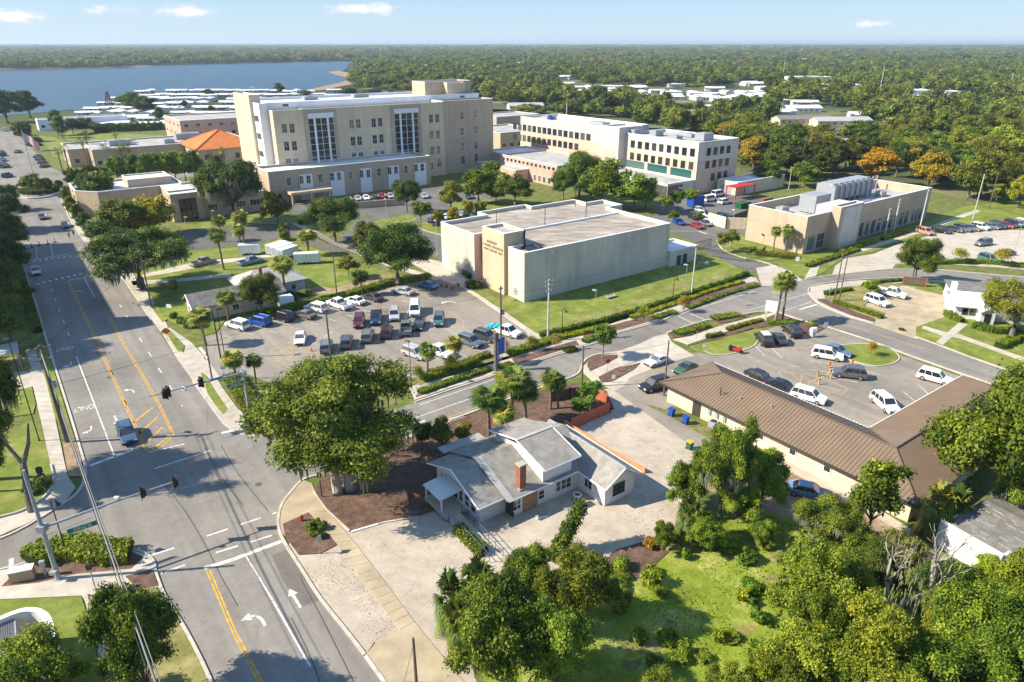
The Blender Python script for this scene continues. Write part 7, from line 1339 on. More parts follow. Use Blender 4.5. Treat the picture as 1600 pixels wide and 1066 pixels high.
# enclosed cargo trailers on the field
for i,(x,y,a,L_,c,lb) in enumerate([(391,398,8,4.6,WHT,'white cargo trailer by itself with a side door'),(434,396,60,5.2,WHT,'leftmost white trailer of the close three'),(443,399,60,5.2,WHT,'middle white trailer of the close three'),(451,403,60,5.0,(.62,.66,.66),'grey-ended trailer of the close three'),(480,412,10,5.4,(.62,.70,.66),'pale green cargo trailer nearest the big round oak')]):
	t = thing('cargo_trailer',lb,'trailer',P(x,y),R(a),'cargo trailers on the field'); h = 2.5
	m = MB(); m.loft([[(-L_ / 2,-1,.5),(-L_ / 2,1,.5),(-L_ / 2,1,h),(-L_ / 2,-1,h)],[(L_ / 2 - .1,-1,.5),(L_ / 2 - .1,1,.5),(L_ / 2 - .1,1,h),(L_ / 2 - .1,-1,h)],[(L_ / 2 + .4,-.4,.5),(L_ / 2 + .4,.4,.5),(L_ / 2 + .2,.4,h - .1),(L_ / 2 + .2,-.4,h - .1)]]); o = m.build('box_body',M['paint'],t); o.color = (*c,1)
	m = MB(); m.box(-L_ / 2 - .03,L_ / 2,-1.03,1.03,h,h + .06); m.build('roof',M['roofwhite'],t); m = MB(); m.box(-L_ / 2 + .3,-L_ / 2 + .36,-1.02,-1.0,.6,h - .1); m.box(0,.06,-1.02,-1.0,.6,h - .1); m.box(.9,.96,-1.02,-1.0,.6,h - .1); m.box(-L_ / 2 - .02,-L_ / 2,-.9,.9,.6,h - .15); m.build('door',M['steel'],t)
	for xx in (-.5,.4):
		for s in (-1,1): m = MB(); m.tube([(xx,s * 1.03 - .1,.34),(xx,s * 1.03 + .1,.34)],.34,10); m.build('wheel',M['rubber'],t)
	m = MB(); m.tube([(L_ / 2,0,.5),(L_ / 2 + 1.3,0,.45)],.05,5); m.build('drawbar',M['dark'],t)
# ================================================================ POLES, LAMPS, SIGNALS, SIGNS
def pole(name,label,cat,bx,by,ty,r=.14,mat='wood',arms=(),group=None,h=None,taper=.7,rz=GR,tx=None):
	h = h or ht(bx,by,ty); t = thing(name,label,cat,P(bx,by),rz,group); dx = 0
	m = MB(); m.tube([(0,0,0),(0,0,h)],[r,r * taper],10); m.build('pole',M[mat],t); t['h'] = round(h,2)
	for (z,w) in arms:
		m = MB(); m.box(-w / 2,w / 2,-.06,.06,h * z - .06,h * z + .06); m.build('crossarm',M['wood' if mat == 'wood' else 'steel'],t)
		m = MB()
		for k in (-.45,-.15,.15,.45): m.tube([(w * k,0,h * z + .06),(w * k,0,h * z + .28)],[.07,.04],6)
		m.build('insulator',M['steel'],t)
	return t,h
UP = {}
for key,bx,by,ty,r,mat,arms,lb in [('A',105,692,540,.24,'wood',((.97,2.4),(.86,1.6)),'thick dark utility pole with crossarms beside the left pavement'),('B',237,480,392,.15,'wood',((.97,1.6),),'utility pole in front of the broad mossy oak'),('C',519,575,458 + 30,.16,'wood',(),'thin pole rising behind the big corner oak'),('D',783,552,447,.17,'wood',((.96,.8),),'dark utility pole beside the blue sign'),('E',856,533,437,.19,'concpole',((.97,1.6),(.9,1.6),(.82,1.2)),'pale concrete utility pole with three crossarms at the lawn'),('F',909,605,540,.14,'wood',(),'cut-off wooden pole beside the brown fence'),('G',1037,618,532,.14,'wood',(),'thin wooden pole at the corner of the metal-roofed building'),('H',1303,472,397,.14,'wood',((.96,.6),),'thin wooden pole left of two on the traffic island'),('H2',1311,470,400,.13,'wood',(),'thin wooden pole right of two on the traffic island'),('I',1425,438,380,.12,'wood',(),'leaning-looking dark pole in the spreading tree on the bend'),
	 ('J',1382,370,326,.2,'concpole',((.95,1.8),),'left one of two white poles in front of the laboratory building'),('K',1395,365,311,.2,'concpole',((.95,1.8),(.85,1.8)),'right one of two white poles in front of the laboratory building'),('L',1436,362,293,.2,'concpole',((.97,1.8),(.9,1.4)),'tall white pole at the right end of the laboratory building'),('M',1080,463,383,.16,'concpole',((.97,1.2),),'pale pole with a curved street lamp at the lawn end'),('N',332,595,505,.12,'wood',(),'thin dark pole nearer the entrance of the car park'),('O',345,560,487,.12,'dark',(),'dark lamp pole at the entrance of the car park'),('P',527,466,398,.13,'wood',(),'thin pole on the trailer field behind the parked cars'),('Q',1520,343,272,.16,'concpole',(),'pale pole by the field walk'),('R',1545,326,270,.16,'wood',(),'dark pole by the far field'),('S',1232,297,262,.12,'concpole',((.96,1.4),),'pale pole with a crossarm behind the service shed'),('T',652,1085,997,.14,'wood',(),'short dark wooden pole at the bottom edge on the concrete drive')]:
	t,h = pole('utility_pole',lb,'pole',bx,by,ty,r,mat,arms); UP[key] = (P(bx,by),h)
	if key in ('D','A'): m = MB(); m.tube([(.38,0,h * .58),(.38,0,h * .58 + .9)],.28,10); m.build('transformer',M['steel'],t)
	if key == 'M': m = MB(); m.tube([(0,0,h * .55),(.9,-.5,h * .66),(2.2,-1,h * .64)],.06,6); m.box(2.0,2.7,-1.25,-.85,h * .62,h * .66); m.build('lamp_arm',M['steel'],t)
	if key == 'A': m = MB(); m.tube([(.22,.05,0),(.22,.05,h * .6)],.06,6); m.build('conduit',M['steel'],t)
for x0,y0,x1,y1,lb in [(1190,186,1188,165,'far leftmost'),(1374,146,1379,103,'tall'),(1222,128,1226,96,'distant left'),(1480,160,1483,138,'distant middle'),(1576,144,1583,114,'distant right'),(1251,110,1252,96,'very distant'),(885,190,886,160,'left distant'),(1309,105,1309,94,'faint distant'),(1438,158,1440,136,'small distant')]:
	h = min(30,ht(x0,y0,y1)); pole('transmission_pole',lb + ' pale transmission pole standing in the woods','pole',x0,y0,y1,.38,'concpole',((.95,3),),'transmission poles in the woods',h=h)
CABLE = plain('grey_cable',(.17,.16,.15),.6)
def wire(name,label,a,b,za,zb,sag=.6,r=.03,n=14,grp=None):
	A = Vector((a.x,a.y,za)); B = Vector((b.x,b.y,zb)); m = MB(); pts = [A.lerp(B,k / n) - Vector((0,0,4 * sag * (k / n) * (1 - k / n))) - A for k in range(n + 1)]; m.tube(pts,r,4)
	o = m.build(name,M['dark'] if r < .034 else CABLE,None); o.location = A; return setp(o,label,'wire',grp)
W8 = 'overhead wires'
a_,ha = UP['A']; d_,hd = UP['D']; e_,he = UP['E']; b_,hb = UP['B']; far = P(330,1250)
wire('overhead_wire','thick bundled cable from the left utility pole over the near corner',a_,P(262,1120,9.2),ha * .93,9.2,.5,.07,grp=W8); wire('overhead_wire','upper pale cable beside the thick bundle over the near corner',a_,P(270,1120,9.8),ha * .97,9.8,.4,.035,grp=W8); wire('overhead_wire','third thinner cable beside the thick bundle',a_,P(254,1120,8.8),ha * .89,8.8,.45,.03,grp=W8)
for i,(k1,k2,z1,z2_) in enumerate([('A','B',.97,.97),('D','E',.96,.9),('E','M',.95,.95),('M','H',.95,.95),('J','K',.93,.93),('K','L',.93,.93),('C','D',.95,.9),('N','C',.9,.9),('H','J',.95,.9),('F','D',.96,.7),('G','F',.95,.95)]):
	p,h1 = UP[k1]; q,h2 = UP[k2]; wire('overhead_wire','thin black wire strung between ' + ['the left utility pole and the oak pole','the blue-sign pole and the concrete pole','the concrete pole and the curved street lamp','the curved street lamp and the island poles','the two white poles','the white pair and the tall white pole','the corner oak pole and the blue-sign pole','the entrance pole and the corner oak pole','the island poles and the white poles','the cut-off pole and the blue-sign pole','the roof-corner pole and the cut-off pole'][i],p,q,h1 * z1,h2 * z2_,.7,.018,grp=W8)
wire('overhead_wire','thin black wire crossing the street towards the far signal mast',a_,P(430,590),ha * .6,8.6,.3,.02,grp=W8); wire('guy_wire','guy wire of the bottom wooden pole',UP['T'][0],P(632,1066),UP['T'][1] * .9,.1,0,.02)
def streetlamp(label,bx,by,ty,kind='cobra',mat='steel',ang=0.0,r=.07,grp=None,w=.9):
	h = ht(bx,by,ty); t = thing('street_lamp',label,'street lamp',P(bx,by),ang,grp); m = MB(); m.tube([(0,0,0),(0,0,h)],[r,r * .7],8); m.build('pole',M[mat],t)
	if kind == 'cobra': m = MB(); m.tube([(0,0,h),(w * .5,0,h + .12),(w,0,h + .1)],.035,5); m.build('arm',M[mat],t); m = MB(); m.box(w - .1,w + .5,-.14,.14,h + .02,h + .16); m.build('lamp_head',M['steel'],t)
	elif kind == 'box': m = MB(); m.box(-.1,.75,-.22,.22,h,h + .18); m.build('lamp_head',M[mat],t)
	else: m = MB(); m.tube([(0,0,h),(.25,0,h + .25),(.5,0,h + .1)],.03,5); m.tube([(.5,0,h + .1),(.5,0,h - .15),(.5,0,h - .45)],[.06,.12,.36],10); m.build('bell_lamp',M[mat],t)
	m = MB(); m.tube([(0,0,0),(0,0,.35)],[r * 2,r * 1.5],8); m.build('base',M[mat],t); return t
for lb,bx,by,ty,k,mt,a in [('black bell lamp beside the near signal mast',106,870,783,'bell','dark',0),('black bell lamp on the lawn nearest the concrete pole',878,525,484,'bell','dark',0),('black bell lamp on the lawn nearer the curved street lamp',1050,476,434,'bell','dark',0),('square-headed grey lamp on the lawn left of the pale wall shadow',929,505,455,'box','steel',2.4),('square-headed grey lamp at the far end of the lawn',1070,454,415,'box','steel',2.4),('brown lamp post at the lower edge of the car park',643,603,535,'box','wood',2.4),('dark square-headed lamp by the parked white SUV',352,560,484,'box','dark',.5),('tall white lamp post at the corner of the panel building',683,400,346,'box','concpole',2),('white lamp post by the gate island',1141,384,329,'box','concpole',2),('grey lamp post on the pavement of the shaded oaks',29,512,468,'cobra','steel',0),('dark lamp post on the lawn beside the left pavement',62,690,532,'box','dark',2.8),('grey lamp post with a curved head in the small grey car park above the canopy',22,512,470,'cobra','concpole',0),('white lamp post in front of the hospital wing',605,350,312,'box','concpole',2),('white lamp post by the turning circle',290,350,340,'box','concpole',0),('white lamp post right of the palms at the turning circle',333,345,330,'box','concpole',0),('white lamp post at the far side of the turning circle',371,345,326,'box','concpole',0),('white lamp post by the fenced walk',444,349,327,'box','concpole',0),('dark lamp post at the right of the concrete lot',1585,393,352,'box','steel',2),('white lamp post in front of the clinic',752,307,288,'box','concpole',0),('lamp post beside the yard in front of the medical building',1035,328,288,'box','concpole',0),('dark post lamp behind the grey bungalow corner',404,500,474,'box','dark',0)]: streetlamp(lb,bx,by,ty,k,mt,a)
# ---- traffic signals
def signal(parent,x,y,z,back=True,heads=3,ang=0.0,lit='red'):
	t = bpy.data.objects.new('signal_head',MB().box(-.18,.18,-.14,.14,-.55,.55).mesh(M['dark'])); C.objects.link(t); t.parent = parent; t.location = (x,y,z); t.rotation_euler = (0,0,ang)
	m = MB(); m.box(-.36,.36,.15,.18,-.75,.75); m.build('backplate',M['dark'],t)
	for k in range(heads):
		m = MB(); zc = .36 - k * .36; m.tube([(0,-.14,zc),(0,-.30,zc)],[.15,.16],10,cap=False); m.tube([(0,-.16,zc),(0,-.15,zc)],.13,10); m.build('lens',M['redlamp'] if k == 0 else M['rubber'],t)
	return t
def mast(label,bx,by,ax,ay,tx,ty,topy,signs):
	h0 = ht(bx,by,ay); H_ = ht(bx,by,topy); t = thing('signal_mast',label,'traffic signal',P(bx,by)); base = P(bx,by)
	m = MB(); m.tube([(0,0,0),(0,0,.5),(0,0,H_)],[.28,.22,.13],12); m.build('pole',M['steel'],t); m = MB(); m.box(-.35,.35,-.35,.35,0,.15); m.build('base',M['steel'],t)
	e = P(tx,ty,h0 + .4) - base; m = MB(); m.tube([(0,0,h0),(e.x * .5,e.y * .5,h0 + .3),(e.x,e.y,h0 + .4)],[.15,.11,.06],10); m.build('mast_arm',M['steel'],t); m = MB(); m.box(-.35,.35,-.35,.35,h0 - .35,h0 + .3); m.build('arm_bracket',M['steel'],t)
	return t,base,e,h0,H_
t,base,e,h0,H_ = mast('near signal mast with a long grey arm and a green street-name board',92,906,67,825,275,752,735,None)
ang = math.atan2(e.y,e.x)
for f in (.73,.985): signal(t,e.x * f,e.y * f,h0 + .35,ang=math.radians(128))
m = MB(); p = e * .54; m.tube([(p.x,p.y,h0 + .2),(p.x,p.y,h0 + .55)],.1,8); m.box(p.x - .2,p.x + .2,p.y - .15,p.y + .15,h0 + .5,h0 + .75); m.build('detector_camera',M['trim'],t)
def board(parent,txt,x,y,z,ang,w,h,size,mat='green_sign'):
	m = MB(); m.box(-w / 2,w / 2,-.03,.03,-h / 2,h / 2); o = m.build('street_name_board',M[mat],parent); o.location = (x,y,z); o.rotation_euler = (0,0,ang)
	m = MB()
	for (x0,x1,z0,z1) in ((-w / 2,w / 2,h / 2 - .04,h / 2),(-w / 2,w / 2,-h / 2,-h / 2 + .04),(-w / 2,-w / 2 + .04,-h / 2,h / 2),(w / 2 - .04,w / 2,-h / 2,h / 2)): m.box(x0,x1,-.036,-.031,z0,z1)
	m.build('border',M['whitesign'],o)
	text3d('lettering',txt,size,(0,-.04,0),(math.pi / 2,0,0),M['whitesign'],o); return o
# shorter bracket arm carrying the street name
hb2 = ht(92,906,842); a2 = P(112,822,hb2 + .1) - base; L2 = math.hypot(a2.x,a2.y); ux_,uy_ = e.x / math.hypot(e.x,e.y),e.y / math.hypot(e.x,e.y)
m = MB(); m.tube([(0,0,h0 - .9),(ux_ * 4.0,uy_ * 4.0,h0 - .55)],.035,6); m.build('sign_bracket',M['steel'],t)
board(t,'Alfred St',ux_ * 2.9,uy_ * 2.9,h0 - 1.25,ang,2.5,.55,.42)
m = MB(); m.box(-.3,.3,-.22,.22,.0,.3); o = m.build('push_button_box',M['steel'],t); o.location = (0,-.35,1.0)
t,base,e,h0,H_ = mast('far signal mast behind the big corner oak with its arm over the main street',390,645,381,583,233,620,577,None)
an2 = math.atan2(e.y,e.x)
for f,dz in ((.82,0),(.80,0),(.47,0)):
	if f != .80: signal(t,e.x * f,e.y * f,h0 + .35,ang=math.radians(-58) + math.pi if False else math.radians(-20))
signal(t,e.x * .85,e.y * .85,h0 + .15,ang=math.radians(-20))
m = MB(); m.tube([(0,-.03,0),(0,.03,0)],.42,20); o = m.build('round_sign',M['blue_sign'],t); o.location = (e.x * .65,e.y * .65,h0 + .2); o.rotation_euler = (0,0,math.radians(-20)); m = MB(); m.tube([(0,-.05,0),(0,-.035,0)],.36,20); m.build('sign_face',M['whitesign'],o); m = MB(); m.box(-.06,.06,-.07,-.055,-.2,.2); m.box(-.2,.06,-.07,-.055,.1,.2); m.box(-.25,-.12,-.07,-.055,.0,.2); m.build('arrow',M['blue_sign'],o)
m = MB(); m.box(-.8,.8,-.03,.03,-.17,.17); o = m.build('blue_board',M['blue_sign'],t); o.location = (e.x * .3,e.y * .3,h0 + .25); o.rotation_euler = (0,0,an2 + math.pi)
m = MB(); m.tube([(0,0,h0 - .9),(-1.0,-.6,h0 - .8)],.03,5); m.build('sign_bracket',M['steel'],t); board(t,'Alfred St',-.95,-.75,h0 - 1.25,an2 + math.pi,2.3,.5,.38)
t = thing('pedestrian_signal','small pedestrian signal post on the near pavement corner','signal post',P(150,923)); m = MB(); m.tube([(0,0,0),(0,0,2.9)],.06,8); m.build('pole',M['concpole'],t); m = MB(); m.box(-.2,.2,-.18,.18,2.5,3.0); m.build('signal_head',M['dark'],t); m = MB(); m.tube([(0,0,0),(0,0,.3)],[.2,.12],8); m.build('base',M['concpole'],t)
t = thing('pedestrian_signal','dark pedestrian signal post at the foot of the big corner oak','signal post',P(503,777)); m = MB(); m.tube([(0,0,0),(0,0,2.9)],.06,8); m.build('pole',M['dark'],t); m = MB(); m.box(-.2,.2,-.15,.15,2.6,3.1); m.build('signal_head',M['dark'],t)
t = thing('signal_box','black signal box cluster at the lawn corner across the junction','signal post',P(72,770)); m = MB(); m.tube([(0,0,0),(0,0,2.8)],.07,8); m.build('pole',M['steel'],t); m = MB(); m.box(-.3,.3,-.25,.25,1.5,2.4); m.box(-.25,.25,-.2,.2,2.6,3.3); m.build('signal_head',M['dark'],t)
t = thing('control_cabinet','low tan cabinet with a pale top beside the planter hedge','cabinet',P(38,906),R(20)); m = MB(); m.box(-.95,.95,-.4,.4,0,1.25); m.build('body',surf('tan_cabinet',[(.30,.22,.13),(.38,.29,.18)],2,coord='obj'),t); m = MB(); m.box(-1.0,1.0,-.45,.45,1.25,1.33); m.build('lid',M['trim'],t)
t = thing('control_cabinet','small white meter box on a post in front of the planter hedge','cabinet',P(72,900),R(20)); m = MB(); m.box(-.1,.1,-.1,.1,0,1.1); m.build('post',M['steel'],t); m = MB(); m.box(-.22,.22,-.16,.16,1.1,1.75); m.build('box',M['steel'],t)
# ---- free-standing signs
def sign(label,bx,by,h,w,hh,mat,ang=GR,post='steel',shape='rect',grp=None,cat='sign',back=None):
	t = thing('road_sign',label,cat,P(bx,by),ang,grp); m = MB(); m.tube([(0,0,0),(0,0,h)],.04,6); m.build('post',M[post],t); m = MB()
	if shape == 'rect': m.box(-w / 2,w / 2,-.07,-.045,h - hh,h)
	elif shape == 'diamond': m.add([(0,-.06,h + .3),(w * .6,-.06,h - .3),(0,-.06,h - .9),(-w * .6,-.06,h - .3)],[(3,2,1,0)]); m.add([(0,-.04,h + .3),(w * .6,-.04,h - .3),(0,-.04,h - .9),(-w * .6,-.04,h - .3)],[(0,1,2,3)])
	elif shape == 'oct': m.tube([(0,-.07,h - w / 2),(0,-.05,h - w / 2)],w / 2,8)
	m.build('panel',M[mat],t); return t
sign('orange road-works sign on the pavement grass strip',262,532,2.0,1.3,1.2,'orange',R(20),shape='diamond'); sign('orange-red sign far up the right pavement',146,391,2.0,1.3,1.2,'orange',R(20),shape='diamond')
t = sign('tall blue sign board with a white edge beside the pruned palm',783,571,4.6,1.9,2.6,'blue_sign',R(60)); m = MB(); m.box(.95,1.35,-.08,-.04,2.2,4.6); m.build('side_panel',M['whitesign'],t); m = MB(); m.tube([(-.7,-.02,0),(-.7,-.02,4.5)],.1,8); m.build('post',M['blue_sign'],t)
sign('red stop sign at the mouth of the driveway',949,582,2.3,.8,.8,'red',R(20),shape='oct'); sign('red stop sign in the hedge bed at the far side of the driveway',1088,530,2.3,.8,.8,'red',R(20),shape='oct'); sign('small white sign in the mulch beside the parking stripes',958,598,1.3,.5,.6,'whitesign',R(0)); sign('small white sign on the lawn island',1099,549,1.2,.4,.5,'whitesign',R(0)); sign('white parking sign at the corner of the side street',1287,526,2.6,.7,.9,'whitesign',R(10)); sign('white notice at the corner of the laboratory drive',1245,412,1.6,.8,1.0,'whitesign',R(-10)); sign('pale grey sign board in the verge before the lawn',998,502,2.4,.9,.9,'steel',R(20)); sign('pale sign on the walk beside the crosswalk',1150,478,2.6,.5,1.0,'steel',R(60)); sign('grey sign back in the corner mulch bed',501,866,2.2,.6,.7,'steel',R(60)); sign('white sign beside the hedge of the traffic island',1295,466,2.2,.5,.6,'whitesign',R(20)); sign('small white board on the front lawn of the bungalow',266,488,1.6,1.0,.7,'whitesign',R(-10)); sign('blue crest sign on the far signal corner',353,600,3.2,.7,.8,'blue_sign',R(-10))
t = thing('pylon_sign','blank white pylon sign on two cream posts beside the pair of palms','sign',P(1203,504),R(-28)); hs = ht(1203,504,471)
for s in (-1,1): m = MB(); m.box(s * .85 - .18,s * .85 + .18,-.18,.18,0,hs - 1.9); m.build('post',M['cream'],t)
m = MB(); m.box(-1.15,1.15,-.2,.2,hs - 1.9,hs); m.build('panel',M['whitesign'],t)
t = thing('post_box','white box on a brick-coloured pedestal beside the black SUV','post box',P(1269,527),R(20)); m = MB(); m.box(-.3,.3,-.3,.3,0,.9); m.build('pedestal',M['cream'],t); m = MB(); m.box(-.5,.5,-.35,.35,.9,1.5); m.tube([(-.5,0,1.5),(.5,0,1.5)],.3,10); m.build('box',M['whitesign'],t)
t = thing('timber_sign','low brown timber sign board on the grass at the bend','sign',P(1428,447),R(-25)); m = MB(); m.box(-2.2,2.2,-.12,.12,.3,1.7); m.build('board',M['wood'],t); m = MB(); m.box(-2.2,-1.95,-.18,.18,0,1.9); m.box(1.95,2.2,-.18,.18,0,1.9); m.box(-2.25,2.25,-.2,.2,1.7,1.82); m.build('frame',M['brick'],t)
for i,(x,y,a) in enumerate([(1413,448,-20),(1421,450,-20),(1430,454,-20),(1440,457,-20),(1450,460,-20)]): t = thing('wheel_stop','pale concrete wheel stop number %s from the left at the old concrete drive' % ['one','two','three','four','five'][i],'wheel stop',P(x,y),R(a),'wheel stops'); m = MB(); m.loft([[(-.9,-.09,0),(-.9,.09,0),(-.88,.05,.13),(-.88,-.05,.13)],[(.9,-.09,0),(.9,.09,0),(.88,.05,.13),(.88,-.05,.13)]]); m.build('stop',M['kerb'],t)
for i,(x,y) in enumerate([(1277,588),(1279,601),(1297,582),(1298,592),(1331,571),(1296,575)]):
	t = thing('bollard',['yellow bollard nearest the faded hatching','yellow bollard at the crossing of the bay lines','yellow bollard behind the grey SUV','yellow bollard beside the grey SUV nose','orange bollard at the edge of the oval lawn','yellow bollard between the two SUVs'][i],'bollard',P(x,y),0,'bollards in the car park'); m = MB(); m.tube([(0,0,0),(0,0,1.0),(0,0,1.08)],[.13,.13,.06],10); m.build('post',M['tan_paint'] if i < 4 else M['orange'],t); m = MB(); m.tube([(0,0,.8),(0,0,.92)],.14,10); m.build('band',M['dark'],t)
for i,(x,y) in enumerate([(487,549),(502,545),(634,527)]): t = thing('traffic_cone',['orange cone on the hatched nose','orange cone beside the grey SUV','orange cone behind the silver SUV'][i],'cone',P(x,y)); m = MB(); m.tube([(0,0,.03),(0,0,.75)],[.17,.03],8); m.build('cone_body',M['orange'],t); m = MB(); m.box(-.2,.2,-.2,.2,0,.04); m.build('base',M['orange'],t)
for i,(x,y,mt,lb) in enumerate([(1049,650,'blueplastic','blue wheeled bin nearest the street end of the cream wall'),(1071,662,'blueplastic','blue wheeled bin farther along the cream wall'),(1077,702,'greenplastic','green wheeled bin with a yellow lid on the gravel'),(1108,716,'blueplastic','blue wheeled bin half hidden by the leaves at the end of the alley')]):
	t = thing('wheeled_bin',lb,'bin',P(x,y),GR,'wheeled bins'); m = MB(); m.loft([[(-.26,-.28,.08),(.26,-.28,.08),(.26,.28,.08),(-.26,.28,.08)],[(-.33,-.38,1.05),(.33,-.38,1.05),(.33,.38,1.05),(-.33,.38,1.05)]]); m.build('body',M[mt],t); m = MB(); m.box(-.36,.36,-.42,.42,1.05,1.14); m.build('lid',M['yellowplastic' if 'green' in mt else mt],t)
	m = MB(); m.tube([(-.3,.3,.12),(.3,.3,.12)],.12,8); m.build('wheel',M['rubber'],t)
t = thing('condenser','grey air-conditioning condenser against the cream wall','condenser',P(1114,668),GR); m = MB(); m.box(-.5,.5,-.5,.5,.1,.95); m.build('casing',M['steel'],t); m = MB(); m.tube([(0,0,.95),(0,0,1.0)],.4,12); m.build('fan_grille',M['dark'],t)
t = thing('tyre_planter','white tyre planter in the inner corner of the white house','planter',P(902,775)); m = MB(); m.tube([(.42 * math.cos(k * .3927),.42 * math.sin(k * .3927),.16) for k in range(17)],.13,6); m.build('tyre',M['trim'],t); m = MB(); m.tube([(0,0,0),(0,0,.14)],.34,12); m.build('soil',M['mulch'],t)
for i,(x0,y0,x1,y1,lb) in enumerate([(838,812,855,808,'pale board lying on the gravel beneath the house shadow'),(880,796,900,793,'long pale board lying near the plywood doorway'),(549,832,590,820,'pale timber edging plank nearest the walk')]): t = thing('timber_plank',lb,'plank',(0,0,0)); m = MB(); strip(m,PP([(x0,y0),(x1,y1)]),.22,.05,.08); m.build('plank',M['trim'],t)
# black picket fence and gate of the yard
def railfence(label,pts,h=2.0):
	t = thing('picket_fence',label,'fence',P(*pts[0])); c = P(*pts[0]); q = [p - c for p in PP(pts)]; m = MB()
	for i in range(len(q) - 1):
		L = (q[i + 1] - q[i]).length; n = max(2,int(L / .28))
		for k in range(n): p = q[i].lerp(q[i + 1],k / n); m.box(p.x - .02,p.x + .02,p.y - .02,p.y + .02,.05,h)
		for z in (.25,h - .2): m.tube([q[i] + Vector((0,0,z)),q[i + 1] + Vector((0,0,z))],.03,4)
	m.build('pickets',M['dark'],t); return t
railfence('black picket gate fence across the yard road',[(1088,398),(1110,402),(1143,407),(1163,410)]); railfence('black picket fence along the gate island',[(1165,409),(1190,402),(1195,396)]); railfence('dark fence along the walk behind the trees by the field',[(480,366),(520,384),(560,400)],1.8); railfence('short black fence at the end of the panel building',[(1083,392),(1112,384)],2.0)
t = thing('picnic_rack','low grey rack on the lawn before the panel building','rack',P(955,466),GR); m = MB(); m.box(-1.2,1.2,-.4,.4,.35,.45); m.tube([(-1,-.6,0),(-1,.6,.8)],.04,5); m.tube([(1,-.6,0),(1,.6,.8)],.04,5); m.build('frame',M['steel'],t)
for i,(x,y) in enumerate([(690,447),(698,449),(707,452),(716,447)]): t = thing('planter_pot',['leftmost','second','third','rear'][i] + ' terracotta pot on the forecourt beside the turquoise car','pot',P(x,y),0,'forecourt pots'); m = MB(); m.tube([(0,0,.03),(0,0,.5),(0,0,.55)],[.25,.35,.37],10); m.build('pot',M['brick'],t)
t = thing('fire_hydrant','small red hydrant beside the ball-clipped shrubs','hydrant',P(472,815)); m = MB(); m.tube([(0,0,.1),(0,0,.6),(0,0,.72),(0,0,.85)],[.14,.13,.15,.05],10); m.tube([(-.2,0,.5),(.2,0,.5)],.06,8); m.build('body',M['red'],t)
# flag
t = thing('flagpole','tall white flagpole with a large flag at the upper street','flag',P(55,286)); h_ = ht(55,286,204); m = MB(); m.tube([(0,0,0),(0,0,h_)],[.2,.09],8); m.build('pole',M['concpole'],t)
FS = [plain('flag_red',(.45,.02,.03),.8),plain('flag_white',(.75,.75,.75),.8),plain('flag_blue',(.02,.05,.28),.8)]; m = MB(); Wf,Hf = 5.6,3.3
def fpt(u,v): return (Wf * u * .8 + .2,.5 * math.sin(u * 7) * u,h_ - .3 - Hf * v * (1 - .1 * u) - u * 3.4 - .25 * math.sin(u * 8 + v))
for i in range(13):
	for k in range(16):
		u0,u1 = k / 16,(k + 1) / 16; m.cur = 2 if (i < 7 and k < 6) else i % 2; m.add([fpt(u0,i / 13),fpt(u1,i / 13),fpt(u1,(i + 1) / 13),fpt(u0,(i + 1) / 13)],[(0,1,2,3)])
m.build('flag',FS,t)
m = MB(); m.cur = 0
for i in range(5):
	for k in range(6): u = (k + .5) / 16 ; v = (i + .7) * 7 / 13 / 5.6; p = fpt(u,v); m.box(p[0] - .1,p[0] + .1,p[1] - .06,p[1] + .06,p[2] - .1,p[2] + .1)
m.build('stars',FS[1],t)
